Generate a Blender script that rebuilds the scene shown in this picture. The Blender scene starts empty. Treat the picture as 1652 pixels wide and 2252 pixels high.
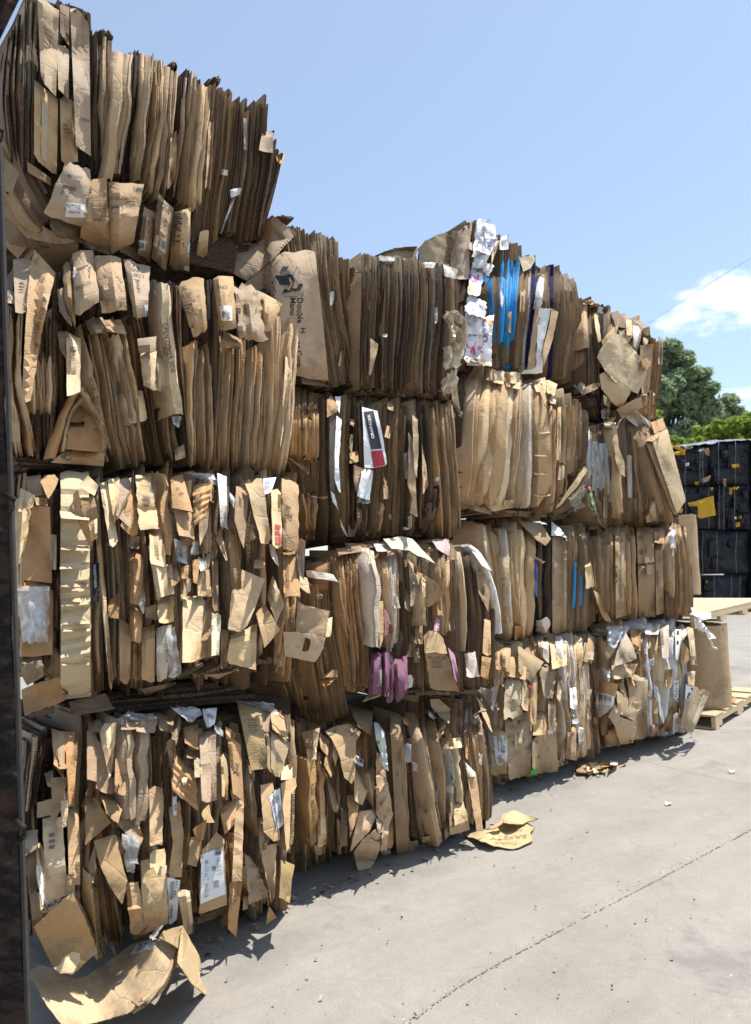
import bpy, math, random
import numpy as np
from mathutils import Vector, Matrix
from mathutils.bvhtree import BVHTree
from mathutils.geometry import delaunay_2d_cdt

# ------------------------------------------------------------------ camera, world, sun, exposure
SC = bpy.context.scene
COL = SC.collection
IW, IH, F = 1652.0, 2252.0, 1690.0          # the measuring grid of the photograph, focal length in its units
CAM = np.array([0.0, 0.0, 1.55])
PITCH, ROLL = math.radians(3.7), math.radians(2.0)
_r0 = np.array([1.0, 0, 0]); FW = np.array([0, math.cos(PITCH), math.sin(PITCH)]); _u0 = np.array([0, -math.sin(PITCH), math.cos(PITCH)])
RT = _r0 * math.cos(ROLL) - _u0 * math.sin(ROLL)
UP = _u0 * math.cos(ROLL) + _r0 * math.sin(ROLL)

cd = bpy.data.cameras.new('camera'); cam = bpy.data.objects.new('camera', cd); COL.objects.link(cam)
M = Matrix.Identity(4)
for i in range(3):
    M[i][0], M[i][1], M[i][2], M[i][3] = RT[i], UP[i], -FW[i], CAM[i]
cam.matrix_world = M
cd.sensor_fit = 'VERTICAL'; cd.sensor_height = 24.0; cd.lens = 24.0 * F / IH
cd.clip_start = 0.05; cd.clip_end = 2000
cd.dof.use_dof = True; cd.dof.focus_distance = 4.2; cd.dof.aperture_fstop = 2.6
SC.camera = cam

WU = np.array([0.80, 0.60, 0.0]); WN = np.array([0.60, -0.80, 0.0])      # along the bale wall, out of it
SUN = WU * 0.40 + WN * 0.10 + np.array([0, 0, 1.0]); SUN /= np.linalg.norm(SUN)
SUN_EL = math.asin(SUN[2]); SUN_AZ = math.atan2(SUN[0], SUN[1])
sl = bpy.data.lights.new('sun', 'SUN'); sl.energy = 5.0; sl.angle = math.radians(0.53); sl.color = (1.0, 0.96, 0.89)
so = bpy.data.objects.new('sun', sl); COL.objects.link(so)
so.rotation_euler = Vector(SUN).to_track_quat('Z', 'Y').to_euler(); so.location = (0, 0, 30)

SC.view_settings.view_transform = 'Standard'; SC.view_settings.look = 'None'
SC.view_settings.exposure = 0.49; SC.view_settings.gamma = 1.0
SC.cycles.max_bounces = 6; SC.cycles.diffuse_bounces = 4; SC.cycles.transparent_max_bounces = 12
SC.cycles.use_denoising = True


def ray(px, py):
    return RT * ((px - IW / 2) / F) - UP * ((py - IH / 2) / F) + FW


class NT:
    """small node-tree helper"""
    def __init__(s, tree): s.t = tree; s.n = tree.nodes; s.l = tree.links
    def __call__(s, kind, **kw):
        nd = s.n.new(kind)
        for k, v in kw.items():
            if k.startswith('i_'):
                key = k[2:]; key = int(key) if key.isdigit() else key.replace('_', ' ')
                if hasattr(v, 'is_linked'): s.l.new(v, nd.inputs[key])
                else: nd.inputs[key].default_value = v
            else: setattr(nd, k, v)
        return nd
    def math(s, op, a, b=0.0, clamp=False):
        nd = s.n.new('ShaderNodeMath'); nd.operation = op; nd.use_clamp = clamp
        for i, v in enumerate((a, b)):
            if hasattr(v, 'is_linked'): s.l.new(v, nd.inputs[i])
            else: nd.inputs[i].default_value = v
        return nd.outputs[0]
    def mix(s, fac, a, b, mode='MIX'):
        nd = s.n.new('ShaderNodeMix'); nd.data_type = 'RGBA'; nd.blend_type = mode
        for i, v in ((0, fac), (6, a), (7, b)):
            if hasattr(v, 'is_linked'): s.l.new(v, nd.inputs[i])
            else: nd.inputs[i].default_value = v if i == 0 else tuple(v)[:3] + (1,)
        return nd.outputs[2]
    def ramp(s, fac, lo, hi):
        nd = s.n.new('ShaderNodeMapRange'); s.l.new(fac, nd.inputs[0]); nd.inputs[1].default_value = lo; nd.inputs[2].default_value = hi
        nd.interpolation_type = 'SMOOTHSTEP'
        return nd.outputs[0]


# world: Nishita sky with a few real-direction cumulus patches
wd = bpy.data.worlds.new('World'); SC.world = wd; wd.use_nodes = True
w = NT(wd.node_tree); w.n.clear()
sky = w('ShaderNodeTexSky', sky_type='NISHITA', sun_disc=False, sun_elevation=SUN_EL, sun_rotation=SUN_AZ,
        altitude=60, air_density=1.0, dust_density=0.6, ozone_density=1.6)
tc = w('ShaderNodeTexCoord')
mp = w('ShaderNodeMapping', i_Scale=(1, 1, 2.2)); w.l.new(tc.outputs['Generated'], mp.inputs[0])
nz = w('ShaderNodeTexNoise', i_Scale=13.0, i_Detail=7.0, i_Roughness=0.58); w.l.new(mp.outputs[0], nz.inputs['Vector'])
tot = None
for (cx, cy, rad, amt) in ((1655, 665, 0.080, 1.35), (1590, 676, 0.066, 1.3), (1525, 692, 0.050, 1.1), (1730, 890, 0.085, 1.15), (1590, 765, 0.03, 0.3),
                           (2300, 760, 0.3, 0.9), (-900, 900, 0.35, 0.8), (3600, 900, 0.4, 0.9), (-2600, 1000, 0.5, 0.8)):
    d = ray(cx, cy); d /= np.linalg.norm(d)
    vs = w('ShaderNodeVectorMath', operation='SUBTRACT'); w.l.new(tc.outputs['Generated'], vs.inputs[0]); vs.inputs[1].default_value = tuple(d)
    vm = w('ShaderNodeVectorMath', operation='MULTIPLY'); w.l.new(vs.outputs[0], vm.inputs[0]); vm.inputs[1].default_value = (1, 1, 1.9)
    ln = w('ShaderNodeVectorMath', operation='LENGTH'); w.l.new(vm.outputs[0], ln.inputs[0])
    g = w.math('SUBTRACT', 1.0, w.math('DIVIDE', ln.outputs['Value'], rad * 1.25), clamp=True)
    g = w.math('MULTIPLY', g, amt)
    tot = g if tot is None else w.math('MAXIMUM', tot, g)
mask = w.ramp(w.math('ADD', tot, w.math('MULTIPLY', w.math('SUBTRACT', nz.outputs[0], 0.5), 2.6)), 0.30, 1.05)
mask = w.math('MULTIPLY', w.math('MULTIPLY', mask, w.math('MULTIPLY', tot, 3.0, True)), 0.9)
hsv = w('ShaderNodeHueSaturation', i_Saturation=0.95, i_Value=1.0); w.l.new(sky.outputs[0], hsv.inputs['Color'])
SKY_STR = 0.130
veil = w.mix(0.20, w.mix(1.0, hsv.outputs[0], (.90, 1.0, 1.06), 'MULTIPLY'), (6.1, 6.6, 7.0))         # thin high haze over the whole sky
csky = w.mix(mask, veil, (8.6, 8.7, 8.9))
bg = w('ShaderNodeBackground', i_Strength=SKY_STR); w.l.new(csky, bg.inputs[0])
wo = w('ShaderNodeOutputWorld'); w.l.new(bg.outputs[0], wo.inputs[0])

# ------------------------------------------------------------------ materials
def new_mat(name):
    m = bpy.data.materials.new(name); m.use_nodes = True
    t = NT(m.node_tree); t.n.clear()
    p = t('ShaderNodeBsdfPrincipled'); o = t('ShaderNodeOutputMaterial'); t.l.new(p.outputs[0], o.inputs[0])
    return m, t, p


def bump(t, p, h, strength, dist):
    b = t('ShaderNodeBump', i_Strength=strength, i_Distance=dist); t.l.new(h, b.inputs['Height']); t.l.new(b.outputs[0], p.inputs['Normal'])


def mat_card(name, edge=False):
    m, t, p = new_mat(name)
    oi = t('ShaderNodeObjectInfo'); tc = t('ShaderNodeTexCoord'); uv = t('ShaderNodeUVMap')
    off = t('ShaderNodeVectorMath', operation='ADD'); t.l.new(tc.outputs['Object'], off.inputs[0])
    cmb = t('ShaderNodeCombineXYZ'); r9 = t.math('MULTIPLY', oi.outputs['Random'], 37.0)
    for i in range(3): t.l.new(r9, cmb.inputs[i])
    t.l.new(cmb.outputs[0], off.inputs[1])
    V = off.outputs[0]
    n1 = t('ShaderNodeTexNoise', i_Scale=5.0, i_Detail=5.0, i_Roughness=0.6); t.l.new(V, n1.inputs['Vector'])
    n2 = t('ShaderNodeTexNoise', i_Scale=42.0, i_Detail=5.0, i_Roughness=0.65); t.l.new(V, n2.inputs['Vector'])
    base = oi.outputs['Color']
    val = t.math('ADD', 0.54, t.math('MULTIPLY', n1.outputs[0], 0.58))
    val = t.math('ADD', val, t.math('MULTIPLY', n2.outputs[0], 0.34))
    c = t.mix(1.0, base, (1, 1, 1), 'MULTIPLY')
    sc = t('ShaderNodeVectorMath', operation='SCALE'); t.l.new(c, sc.inputs[0]); t.l.new(val, sc.inputs['Scale'])
    # water stains and scuffs with their own outline
    n3 = t('ShaderNodeTexNoise', i_Scale=2.6, i_Detail=8.0, i_Roughness=0.7); t.l.new(V, n3.inputs['Vector'])
    st = t.math('MULTIPLY', t.ramp(n3.outputs[0], 0.55, 0.63), 0.42)
    c2 = t.mix(st, sc.outputs[0], (0.20, 0.125, 0.065))
    n5 = t('ShaderNodeTexNoise', i_Scale=9.0, i_Detail=6.0, i_Roughness=0.75); t.l.new(V, n5.inputs['Vector'])
    c2 = t.mix(t.math('MULTIPLY', t.ramp(n5.outputs[0], 0.64, 0.72), 0.28), c2, (0.62, 0.53, 0.40))
    if edge:
        sep = t('ShaderNodeSeparateXYZ'); t.l.new(uv.outputs[0], sep.inputs[0])
        n4 = t('ShaderNodeTexNoise', i_Scale=120.0, i_Detail=3.0, i_Roughness=0.7); t.l.new(V, n4.inputs['Vector'])
        fl = t.math('SINE', t.math('ADD', t.math('MULTIPLY', sep.outputs[1], 700.0), t.math('MULTIPLY', n1.outputs[0], 30.0)))
        k = t.math('ADD', t.math('MULTIPLY', fl, 0.13), n4.outputs[0])
        k = t.ramp(k, 0.36, 0.76)
        dk = t('ShaderNodeVectorMath', operation='SCALE', i_Scale=0.15); t.l.new(c2, dk.inputs[0])  # dark flutes, lowered further to paint shade on the upper bales
        br = t('ShaderNodeVectorMath', operation='SCALE', i_Scale=0.80); t.l.new(c2, br.inputs[0])
        c3 = t.mix(k, dk.outputs[0], br.outputs[0])
        h = k; bump(t, p, h, 0.6, 0.004)
        p.inputs['Roughness'].default_value = 0.95
    else:
        sep = t('ShaderNodeSeparateXYZ'); t.l.new(uv.outputs[0], sep.inputs[0])
        wob = t.math('MULTIPLY', n1.outputs[0], 4.0)
        rib = t.math('SINE', t.math('ADD', t.math('MULTIPLY', sep.outputs[1], 2 * math.pi / 0.0125), wob))
        ribm = t.math('MULTIPLY', t.ramp(n1.outputs[0], 0.46, 0.66), t.ramp(rib, 0.55, 1.0))
        dk = t('ShaderNodeVectorMath', operation='SCALE', i_Scale=0.80); t.l.new(c2, dk.inputs[0])
        c3 = t.mix(t.math('MULTIPLY', ribm, 0.42), c2, dk.outputs[0])
        n6 = t('ShaderNodeTexNoise', i_Scale=16.0, i_Detail=3.0, i_Roughness=0.55); t.l.new(V, n6.inputs['Vector'])
        n7 = t('ShaderNodeTexVoronoi', i_Scale=9.0, feature='DISTANCE_TO_EDGE'); t.l.new(V, n7.inputs['Vector'])
        cre = t.math('MULTIPLY', t.ramp(n7.outputs[0], 0.0, 0.05), 0.5)
        h = t.math('ADD', t.math('MULTIPLY', rib, 0.018), t.math('MULTIPLY', n6.outputs[0], 0.8))
        h = t.math('ADD', h, t.math('ADD', t.math('MULTIPLY', n2.outputs[0], 0.25), t.math('MULTIPLY', cre, 0.35)))
        bump(t, p, h, 0.75, 0.010)
        p.inputs['Roughness'].default_value = 0.82
    p.inputs['Specular IOR Level'].default_value = 0.25
    t.l.new(c3, p.inputs['Base Color'])
    return m


CARD, EDGE = mat_card('corrugated_card'), mat_card('corrugated_edge', True)


def mat_plain(name, col, rough=0.7, noise=0.25, scale=20.0, bumpd=0.0, spec=0.4, objcol=False, metal=0.0):
    m, t, p = new_mat(name)
    tc = t('ShaderNodeTexCoord'); n1 = t('ShaderNodeTexNoise', i_Scale=scale, i_Detail=6.0, i_Roughness=0.65); t.l.new(tc.outputs['Object'], n1.inputs['Vector'])
    v = t.math('ADD', 1.0 - noise, t.math('MULTIPLY', n1.outputs[0], 2 * noise))
    sc = t('ShaderNodeVectorMath', operation='SCALE'); t.l.new(v, sc.inputs['Scale'])
    if objcol:
        oi = t('ShaderNodeObjectInfo'); t.l.new(oi.outputs['Color'], sc.inputs[0])
    else: sc.inputs[0].default_value = col
    t.l.new(sc.outputs[0], p.inputs['Base Color'])
    p.inputs['Roughness'].default_value = rough; p.inputs['Specular IOR Level'].default_value = spec; p.inputs['Metallic'].default_value = metal
    if bumpd: bump(t, p, n1.outputs[0], 0.8, bumpd)
    return m


PAPER = mat_plain('label_paper', (0.72, 0.72, 0.72), 0.6, 0.08, 30)
TAPE = mat_plain('parcel_tape', (.4, .3, .18), 0.28, 0.15, 30, 0.002, 0.55, objcol=True)
INK = mat_plain('print_ink', (0.02, 0.02, 0.025), 0.7, 0.4, 90, objcol=True)


def mat_film():
    m, t, p = new_mat('clear_film')
    tc = t('ShaderNodeTexCoord'); n1 = t('ShaderNodeTexNoise', i_Scale=14.0, i_Detail=3.0, i_Roughness=0.5, i_Distortion=0.8); t.l.new(tc.outputs['Object'], n1.inputs['Vector'])
    oi = t('ShaderNodeObjectInfo'); t.l.new(oi.outputs['Color'], p.inputs['Base Color'])
    p.inputs['Roughness'].default_value = 0.22; p.inputs['Specular IOR Level'].default_value = 0.6
    bump(t, p, n1.outputs[0], 0.6, 0.012)
    tr = t('ShaderNodeBsdfTransparent'); mx = t('ShaderNodeMixShader')
    t.l.new(t.ramp(n1.outputs[0], 0.35, 0.62), mx.inputs[0])
    f2 = t.math('ADD', 0.22, t.math('MULTIPLY', t.ramp(n1.outputs[0], 0.42, 0.70), 0.60)); t.l.new(f2, mx.inputs[0])
    t.l.new(tr.outputs[0], mx.inputs[1]); t.l.new(p.outputs[0], mx.inputs[2])
    o = [n for n in t.n if n.type == 'OUTPUT_MATERIAL'][0]; t.l.new(mx.outputs[0], o.inputs[0])
    return m


FILM = mat_film()


def mat_wood():
    m, t, p = new_mat('pine_boards')
    tc = t('ShaderNodeTexCoord'); uv = t('ShaderNodeUVMap')
    mp = t('ShaderNodeMapping', i_Scale=(3.0, 40.0, 40.0)); t.l.new(uv.outputs[0], mp.inputs[0])
    oi = t('ShaderNodeObjectInfo')
    n1 = t('ShaderNodeTexNoise', i_Scale=1.0, i_Detail=6.0, i_Roughness=0.6, i_Distortion=0.6); t.l.new(mp.outputs[0], n1.inputs['Vector'])
    v = t.math('ADD', 0.70, t.math('MULTIPLY', n1.outputs[0], 0.6))
    sc = t('ShaderNodeVectorMath', operation='SCALE'); t.l.new(v, sc.inputs['Scale']); t.l.new(oi.outputs['Color'], sc.inputs[0])
    t.l.new(sc.outputs[0], p.inputs['Base Color']); p.inputs['Roughness'].default_value = 0.75
    bump(t, p, n1.outputs[0], 0.5, 0.003)
    return m


WOOD = mat_wood()

TONES = dict(Q=(.40, .33, .26), K=(.475, .320, .180), L=(.63, .468, .280), O=(.455, .272, .130), G=(.385, .284, .188), D=(.19, .126, .077), Z=(.085, .058, .039),  # D and Z also darken filler sheets, painting shade into the gaps
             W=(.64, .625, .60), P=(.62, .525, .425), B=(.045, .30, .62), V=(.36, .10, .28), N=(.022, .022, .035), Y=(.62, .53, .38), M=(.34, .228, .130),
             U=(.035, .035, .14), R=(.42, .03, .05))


def tone(c, rng, var=0.13):
    c = TONES[c]; k = 1 + rng.uniform(-var, var); h = rng.uniform(-0.05, 0.05)
    return (c[0] * k, c[1] * k * (1 + h * .5), c[2] * k * (1 + h * 2), 1)


# ------------------------------------------------------------------ object helpers
def tag(o, label=None, cat=None, group=None, kind=None):
    if label: o['label'] = label
    if cat: o['category'] = cat
    if group: o['group'] = group
    if kind: o['kind'] = kind
    return o


def empty(name, loc, label=None, cat=None, group=None):
    o = bpy.data.objects.new(name, None); COL.objects.link(o); o.location = tuple(loc); o.empty_display_size = 0.2
    return tag(o, label, cat, group)


def build(name, V, Fc, mats, parent=None, color=None, midx=None, uv=None, smooth=False, sharp=None):
    org = np.array(parent_world(parent)) if parent is not None else np.zeros(3)
    V = np.asarray(V, float) - org
    me = bpy.data.meshes.new(name); me.from_pydata(V.tolist(), [], [list(f) for f in Fc])
    for m in (mats if isinstance(mats, (list, tuple)) else [mats]): me.materials.append(m)
    if midx is not None: me.polygons.foreach_set('material_index', np.asarray(midx, np.int32))
    if uv is not None:
        lay = me.uv_layers.new(name='UVMap'); li = np.zeros(len(me.loops), np.int32); me.loops.foreach_get('vertex_index', li)
        lay.data.foreach_set('uv', np.asarray(uv, np.float32)[li].ravel())
    if smooth:
        me.polygons.foreach_set('use_smooth', np.ones(len(me.polygons), bool))
        if sharp: me.set_sharp_from_angle(angle=math.radians(sharp))
    me.update()
    o = bpy.data.objects.new(name, me); COL.objects.link(o)
    if parent is not None: o.parent = parent
    if color is not None: o.color = tuple(color)[:3] + (1,)
    return o


def parent_world(o):
    p = np.zeros(3)
    while o is not None: p = p + np.array(o.location); o = o.parent
    return p


def box_mesh(c, ax, ay, az):
    """box from its centre and three half-axis vectors"""
    c, ax, ay, az = map(np.asarray, (c, ax, ay, az))
    V = [c + sx * ax + sy * ay + sz * az for sx in (-1, 1) for sy in (-1, 1) for sz in (-1, 1)]
    Fc = [(0, 1, 3, 2), (4, 6, 7, 5), (0, 4, 5, 1), (2, 3, 7, 6), (0, 2, 6, 4), (1, 5, 7, 3)]
    return V, Fc


def tube(pts, r, k=6):
    pts = np.asarray(pts, float); V, Fc = [], []
    n = len(pts)
    for i in range(n):
        t = pts[min(i + 1, n - 1)] - pts[max(i - 1, 0)]; t /= np.linalg.norm(t) + 1e-9
        a = np.cross(t, (0.3, 0.2, 1.0)); a /= np.linalg.norm(a) + 1e-9; b = np.cross(t, a)
        rr = r[i] if hasattr(r, '__len__') else r
        for j in range(k):
            q = 2 * math.pi * j / k; V.append(pts[i] + rr * (a * math.cos(q) + b * math.sin(q)))
    for i in range(n - 1):
        for j in range(k):
            Fc.append((i * k + j, i * k + (j + 1) % k, (i + 1) * k + (j + 1) % k, (i + 1) * k + j))
    Fc.append(tuple(range(k - 1, -1, -1))); Fc.append(tuple((n - 1) * k + j for j in range(k)))
    return V, Fc


def ground(px, py, z=0.0):
    d = ray(px, py); return CAM + d * ((z - CAM[2]) / d[2])


class Face:
    """a vertical plane standing on two ground points"""
    def __init__(s, a, b):
        s.a, s.b = ground(*a), ground(*b)
        u = s.b - s.a; u[2] = 0; s.u = u / np.linalg.norm(u); s.n = np.array([s.u[1], -s.u[0], 0.0])
    def P(s, px, py, d=0.0):
        r = ray(px, py); return CAM + r * ((np.dot(s.a - CAM, s.n) + d) / np.dot(r, s.n))


def wave(rng, n=3, f0=1.0):
    """a smooth random function of one variable in about [-1, 1]"""
    cs = [(rng.uniform(0.6, 1.4) * f0 * (k + 1), rng.uniform(0, 6.28), 1.0 / (k + 1)) for k in range(n)]
    s = sum(c[2] for c in cs)
    return lambda x: sum(a * np.sin(6.283 * f * x + p) for f, p, a in cs) / s


def wave2(rng, n=5, f0=1.0):
    cs = [(rng.uniform(-1, 1) * f0 * (1 + k * .7), rng.uniform(-1, 1) * f0 * (1 + k * .7), rng.uniform(0, 6.28), 1.0 / (1 + .6 * k)) for k in range(n)]
    s = sum(c[3] for c in cs)
    return lambda x, y: sum(a * np.sin(6.283 * (f * x + g * y) + p) for f, g, p, a in cs) / s


def spline(path, n):
    """n points through the path, Catmull-Rom, evenly by parameter"""
    p = np.asarray(path, float)
    if len(p) == 2:
        t = np.linspace(0, 1, n)[:, None]; return p[0] * (1 - t) + p[1] * t
    q = np.vstack([2 * p[0] - p[1], p, 2 * p[-1] - p[-2]]); out = []
    for t in np.linspace(0, len(p) - 1 - 1e-6, n):
        i = int(t); f = t - i; a, b, c, d = q[i], q[i + 1], q[i + 2], q[i + 3]
        out.append(0.5 * (2 * b + (c - a) * f + (2 * a - 5 * b + 4 * c - d) * f * f + (3 * b - a - 3 * c + d) * f ** 3))
    return np.array(out)


# how far each bale's face leans: its top out (+) or its foot out (-), in metres over its height
LEAN = {11: .21, 12: .06, 13: -.09, 14: -.07, 21: .08, 22: .11, 23: .08, 24: -.03, 31: .06, 33: .04, 34: -.07, 43: .03, 44: -.07}


class Bale:
    """one bale: an Empty with sheets, cartons and flaps as its parts"""
    def __init__(s, label, face, quad, seed, off=0.0, cat='cardboard bale', group='cardboard bales stacked in the wall', name='cardboard_bale', core=True, depth=1.3, inset=0.16, top=0.06):
        s.f, s.q, s.o = face, quad, off; s.wv = wave2(random.Random(seed * 7 + 1), 5, .9); s.lean = LEAN.get(seed, 0.0); s.rng = random.Random(seed); s.parts = {}
        (tl, tr, br, bl) = quad
        B0, B1 = face.P(*bl, off), face.P(*br, off)
        base = (B0 + B1) / 2 - face.n * depth / 2; base[2] = min(B0[2], B1[2])
        s.e = empty(name, base, label, cat, group)
        if core:
            zb = max(0.02, max(B0[2], B1[2]) + 0.02)
            T0, T1 = face.P(*tl, off), face.P(*tr, off)
            V = []
            for dd in (-inset, -depth):
                for (p, q) in ((B0, T0), (B1, T1)):
                    sgn = 0.03 if p is B0 else -0.03
                    V.append(np.array([p[0], p[1], zb]) + face.n * dd + face.u * sgn)
                    V.append(np.array([q[0], q[1], q[2] - top]) + face.n * dd + face.u * sgn)
            # V: f-left-b, f-left-t, f-right-b, f-right-t, back ...
            Fc = [(0, 2, 3, 1), (4, 5, 7, 6), (0, 1, 5, 4), (2, 6, 7, 3), (1, 3, 7, 5), (0, 4, 6, 2)]
            build('packed_core', V, Fc, [CARD, EDGE], s.e, TONES['D'], [1] * 6, [(v[0] * 1.0, v[2]) for v in V])  # dark core colour paints the shade seen through the gaps

    def bul(s, px, py):
        """how far the squeezed face stands out there: fullest in the middle, rounded off towards the rims, with a slow swell"""
        tl, tr, br, bl = s.q; v = (py - (tl[1] + tr[1]) / 2) / ((bl[1] + br[1]) / 2 - (tl[1] + tr[1]) / 2)
        xl, xr = tl[0] + (bl[0] - tl[0]) * v, tr[0] + (br[0] - tr[0]) * v; u = (px - xl) / (xr - xl); u, v = min(1.1, max(-.1, u)), min(1.1, max(-.1, v))
        return s.lean * (.5 - v) + .03 - .085 * abs(2 * v - 1) ** 5 - .04 * abs(2 * u - 1) ** 8 + .022 * float(s.wv(u * 2.2, v * 1.3))

    # -------------------------------------------------------------- one upright sheet or folded carton
    def slab(s, path, wpx, kind='e', tn='K', d=0.0, D=0.3, rows=9, rough=1.0, twist=0.0, name=None, mat=None, pinch=0.0, lump=1.0):
        rng, f = s.rng, s.f
        pts = spline(path, rows); mid = pts[rows // 2]
        w = np.linalg.norm(f.P(mid[0] + wpx / 2, mid[1], d + s.o) - f.P(mid[0] - wpx / 2, mid[1], d + s.o))
        tt = np.linspace(0, 1, rows)
        wd_, wa, ww, wt = wave(rng, 3, 1.2), wave(rng, 3, 1.5), wave(rng, 2, 1.5), wave(rng, 2, .8)
        ad = 0.010 * rough * lump; dd = d + s.o + ad * wd_(tt)
        if kind[0] == 'f': dd = dd + rng.uniform(.0, .035) * rough * np.sin(np.pi * tt) + rng.uniform(-.03, .045) * rough * (tt - .5)
        else: dd = dd + rng.uniform(-.012, .02) * (tt - .5)
        if type(s) is Bale: dd = dd + np.array([s.bul(p[0], p[1]) for p in pts])
        kt = np.sort(np.array([0, 1] + [rng.uniform(.05, .95) for _ in range(3)])); dd = dd + np.interp(tt, kt, [rng.uniform(-1, 1) for _ in kt]) * .008 * rough; kl = np.interp(tt, kt, [rng.uniform(-1, 1) for _ in kt])
        if pinch: dd = dd - pinch * (np.abs(2 * tt - 1) ** 5)
        C = np.array([f.P(p[0], p[1], q) for p, q in zip(pts, dd)])
        if kind == 'e': prof = [(-.5, -D), (-.5, 0), (.5, 0), (.5, -D)]; mi = [0, 1, 0]
        elif kind == 'e3':
            k = rng.choice((3, 3, 4)); cu = sorted([-.5, .5] + [-.5 + (i + 1) / k + rng.uniform(-.3, .3) / k for i in range(k - 1)]); prof = [(-.5, -D)]; mi = []
            for i in range(k):
                j = rng.uniform(0, .022); prof += [(cu[i] + (.035 if i else 0), -j), (cu[i + 1] - .035 * (i < k - 1), -j)]; mi += [0, 1]
                if i < k - 1: prof += [(cu[i + 1] - .03, -.035), (cu[i + 1] + .03, -.035)]; mi += [0, 0]
            prof.append((.5, -D)); mi.append(0)
        elif kind == 'e2':
            j = rng.uniform(0, .02); g = rng.uniform(-.1, .1)
            prof = [(-.5, -D), (-.5, 0), (g - .12, -.002), (g - .06, -.03), (g + .06, -.03), (g + .12, -j), (.5, -j), (.5, -D)]; mi = [0, 1, 0, 0, 0, 1, 0]
        else:
            r = min(w * .5, 0.045 if kind == 'f' else 0.012); k = rng.uniform(-.28, .28); sl = rng.uniform(-.5, .5) * min(w, .05)
            a0 = r / w; prof = [(-.5, -D), (-.5, -r + min(sl, 0)), (-.5 + .3 * a0, -.3 * r + sl * .5), (-.5 + .75 * a0, -.06 * r + sl * .3), (k * .6, rng.uniform(-.2, .3) * min(w, .03)),
                                (.5 - .75 * a0, -.06 * r - sl * .3), (.5 - .3 * a0, -.3 * r - sl * .5), (.5, -r + min(-sl, 0)), (.5, -D)]; mi = [0] * 8
        K = len(prof); V = np.zeros((rows, K, 3)); U = np.zeros((rows, K, 2))
        nz2 = wave2(rng, 5, 2.0)
        seglen = np.concatenate([[0], np.cumsum(np.linalg.norm(np.diff(C, axis=0), axis=1))])
        u0, v0 = rng.uniform(0, 3), rng.uniform(0, 3)
        for i in range(rows):
            T = C[min(i + 1, rows - 1)] - C[max(i - 1, 0)]; T /= np.linalg.norm(T)
            a = np.cross(T, f.n); a /= np.linalg.norm(a)
            if np.dot(a, f.u) < 0 and abs(T[2]) > .4: a = -a
            th = twist + 0.10 * rough * wt(tt[i]); a2 = a * math.cos(th) + f.n * math.sin(th); n2 = f.n * math.cos(th) - a * math.sin(th)
            wi = w * (1 + 0.16 * rough * ww(tt[i])); sh = (0.24 if kind[0] == 'f' else .14) * rough * min(w, .04) * (wa(tt[i] * 1.7) + .6 * kl[i])
            acc = 0
            for j, (pa, pd) in enumerate(prof):
                q = 0 if pd <= -D + 1e-9 else (0.006 if kind[0] == 'f' else 0.002) * rough * lump * float(nz2(tt[i] * 2.0, pa * 2))
                V[i, j] = C[i] + a2 * (pa * wi + sh) + n2 * (pd + q)
                if j: acc += math.hypot((pa - prof[j - 1][0]) * w, pd - prof[j - 1][1])
                U[i, j] = (u0 + acc, v0 + seglen[i])
        # ragged ends
        for i, sg in ((0, 1), (rows - 1, -1)):
            for j in range(K): V[i, j, 2] += rng.uniform(-1, 1) * 0.006 * rough
        Vf = V.reshape(-1, 3); Fc, Mi = [], []
        for i in range(rows - 1):
            for j in range(K - 1):
                Fc.append((i * K + j, (i + 1) * K + j, (i + 1) * K + j + 1, i * K + j + 1)); Mi.append(mi[j])
        Fc.append(tuple(range(K))); Mi.append(1); Fc.append(tuple((rows - 1) * K + j for j in range(K - 1, -1, -1))); Mi.append(1)
        nm = name or ('cardboard_sheet' if kind[0] == 'e' else 'folded_carton')
        o = build(nm, Vf, Fc, mat or [CARD, EDGE], s.e, tone(tn, rng), Mi, U.reshape(-1, 2), smooth=True, sharp=38 if kind[0] == 'f' else 25)
        return o, Vf, Fc

    def seg(s, tl, tr, br, bl, n, kind='e', tn='K', d=(-.05, .02), bow=0.0, D=0.32, jit=5.0, fill=(.78, 1.04), rows=11, rough=1.0, twist=(0, 0), ml=None, mr=None, pinch=None):
        """n upright sheets side by side between a top and a bottom edge (ml, mr: how far the middle is pushed sideways)"""
        rng = s.rng; ml = bow if ml is None else ml; mr = bow if mr is None else mr
        cuts = [0.0]; cwv = wave(rng, 3, 1.0); cam_ = min(9.0, abs(bl[1] - tl[1]) * .016) * (1 if rough > .35 else .3)
        for i in range(n): cuts.append(cuts[-1] + rng.uniform(.4, 1.7))
        cuts = [c / cuts[-1] for c in cuts]
        for i in range(n):
            a = (cuts[i] + cuts[i + 1]) / 2; k = cuts[i + 1] - cuts[i]
            L = lambda p, q, t: (p[0] * (1 - t) + q[0] * t, p[1] * (1 - t) + q[1] * t)
            T, B = L(tl, tr, a), L(bl, br, a)
            T = (T[0], T[1] + rng.gauss(0, 1) * jit); B = (B[0], B[1] + rng.gauss(0, 1) * jit)
            m = ml * (1 - a) + mr * a
            cw = [m * .72 + cwv(.25) * cam_, m + cwv(.5) * cam_, m * .72 + cwv(.75) * cam_]; kk = (.28 if kind == 'f' else .12) * k * abs(tr[0] - tl[0])
            pth = [T] + [(T[0] + (B[0] - T[0]) * e + cw[i_] + rng.uniform(-1, 1) * kk, T[1] + (B[1] - T[1]) * e) for i_, e in enumerate((.25, .5, .75))] + [B] if rough > .35 else [T, B]
            _old = [T, ((T[0] + B[0]) / 2 + m + rng.uniform(-1, 1) * (.3 if kind == 'f' else .14) * k * abs(tr[0] - tl[0]), (T[1] + B[1]) / 2), B] if (m or rough) else [T, B]
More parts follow.
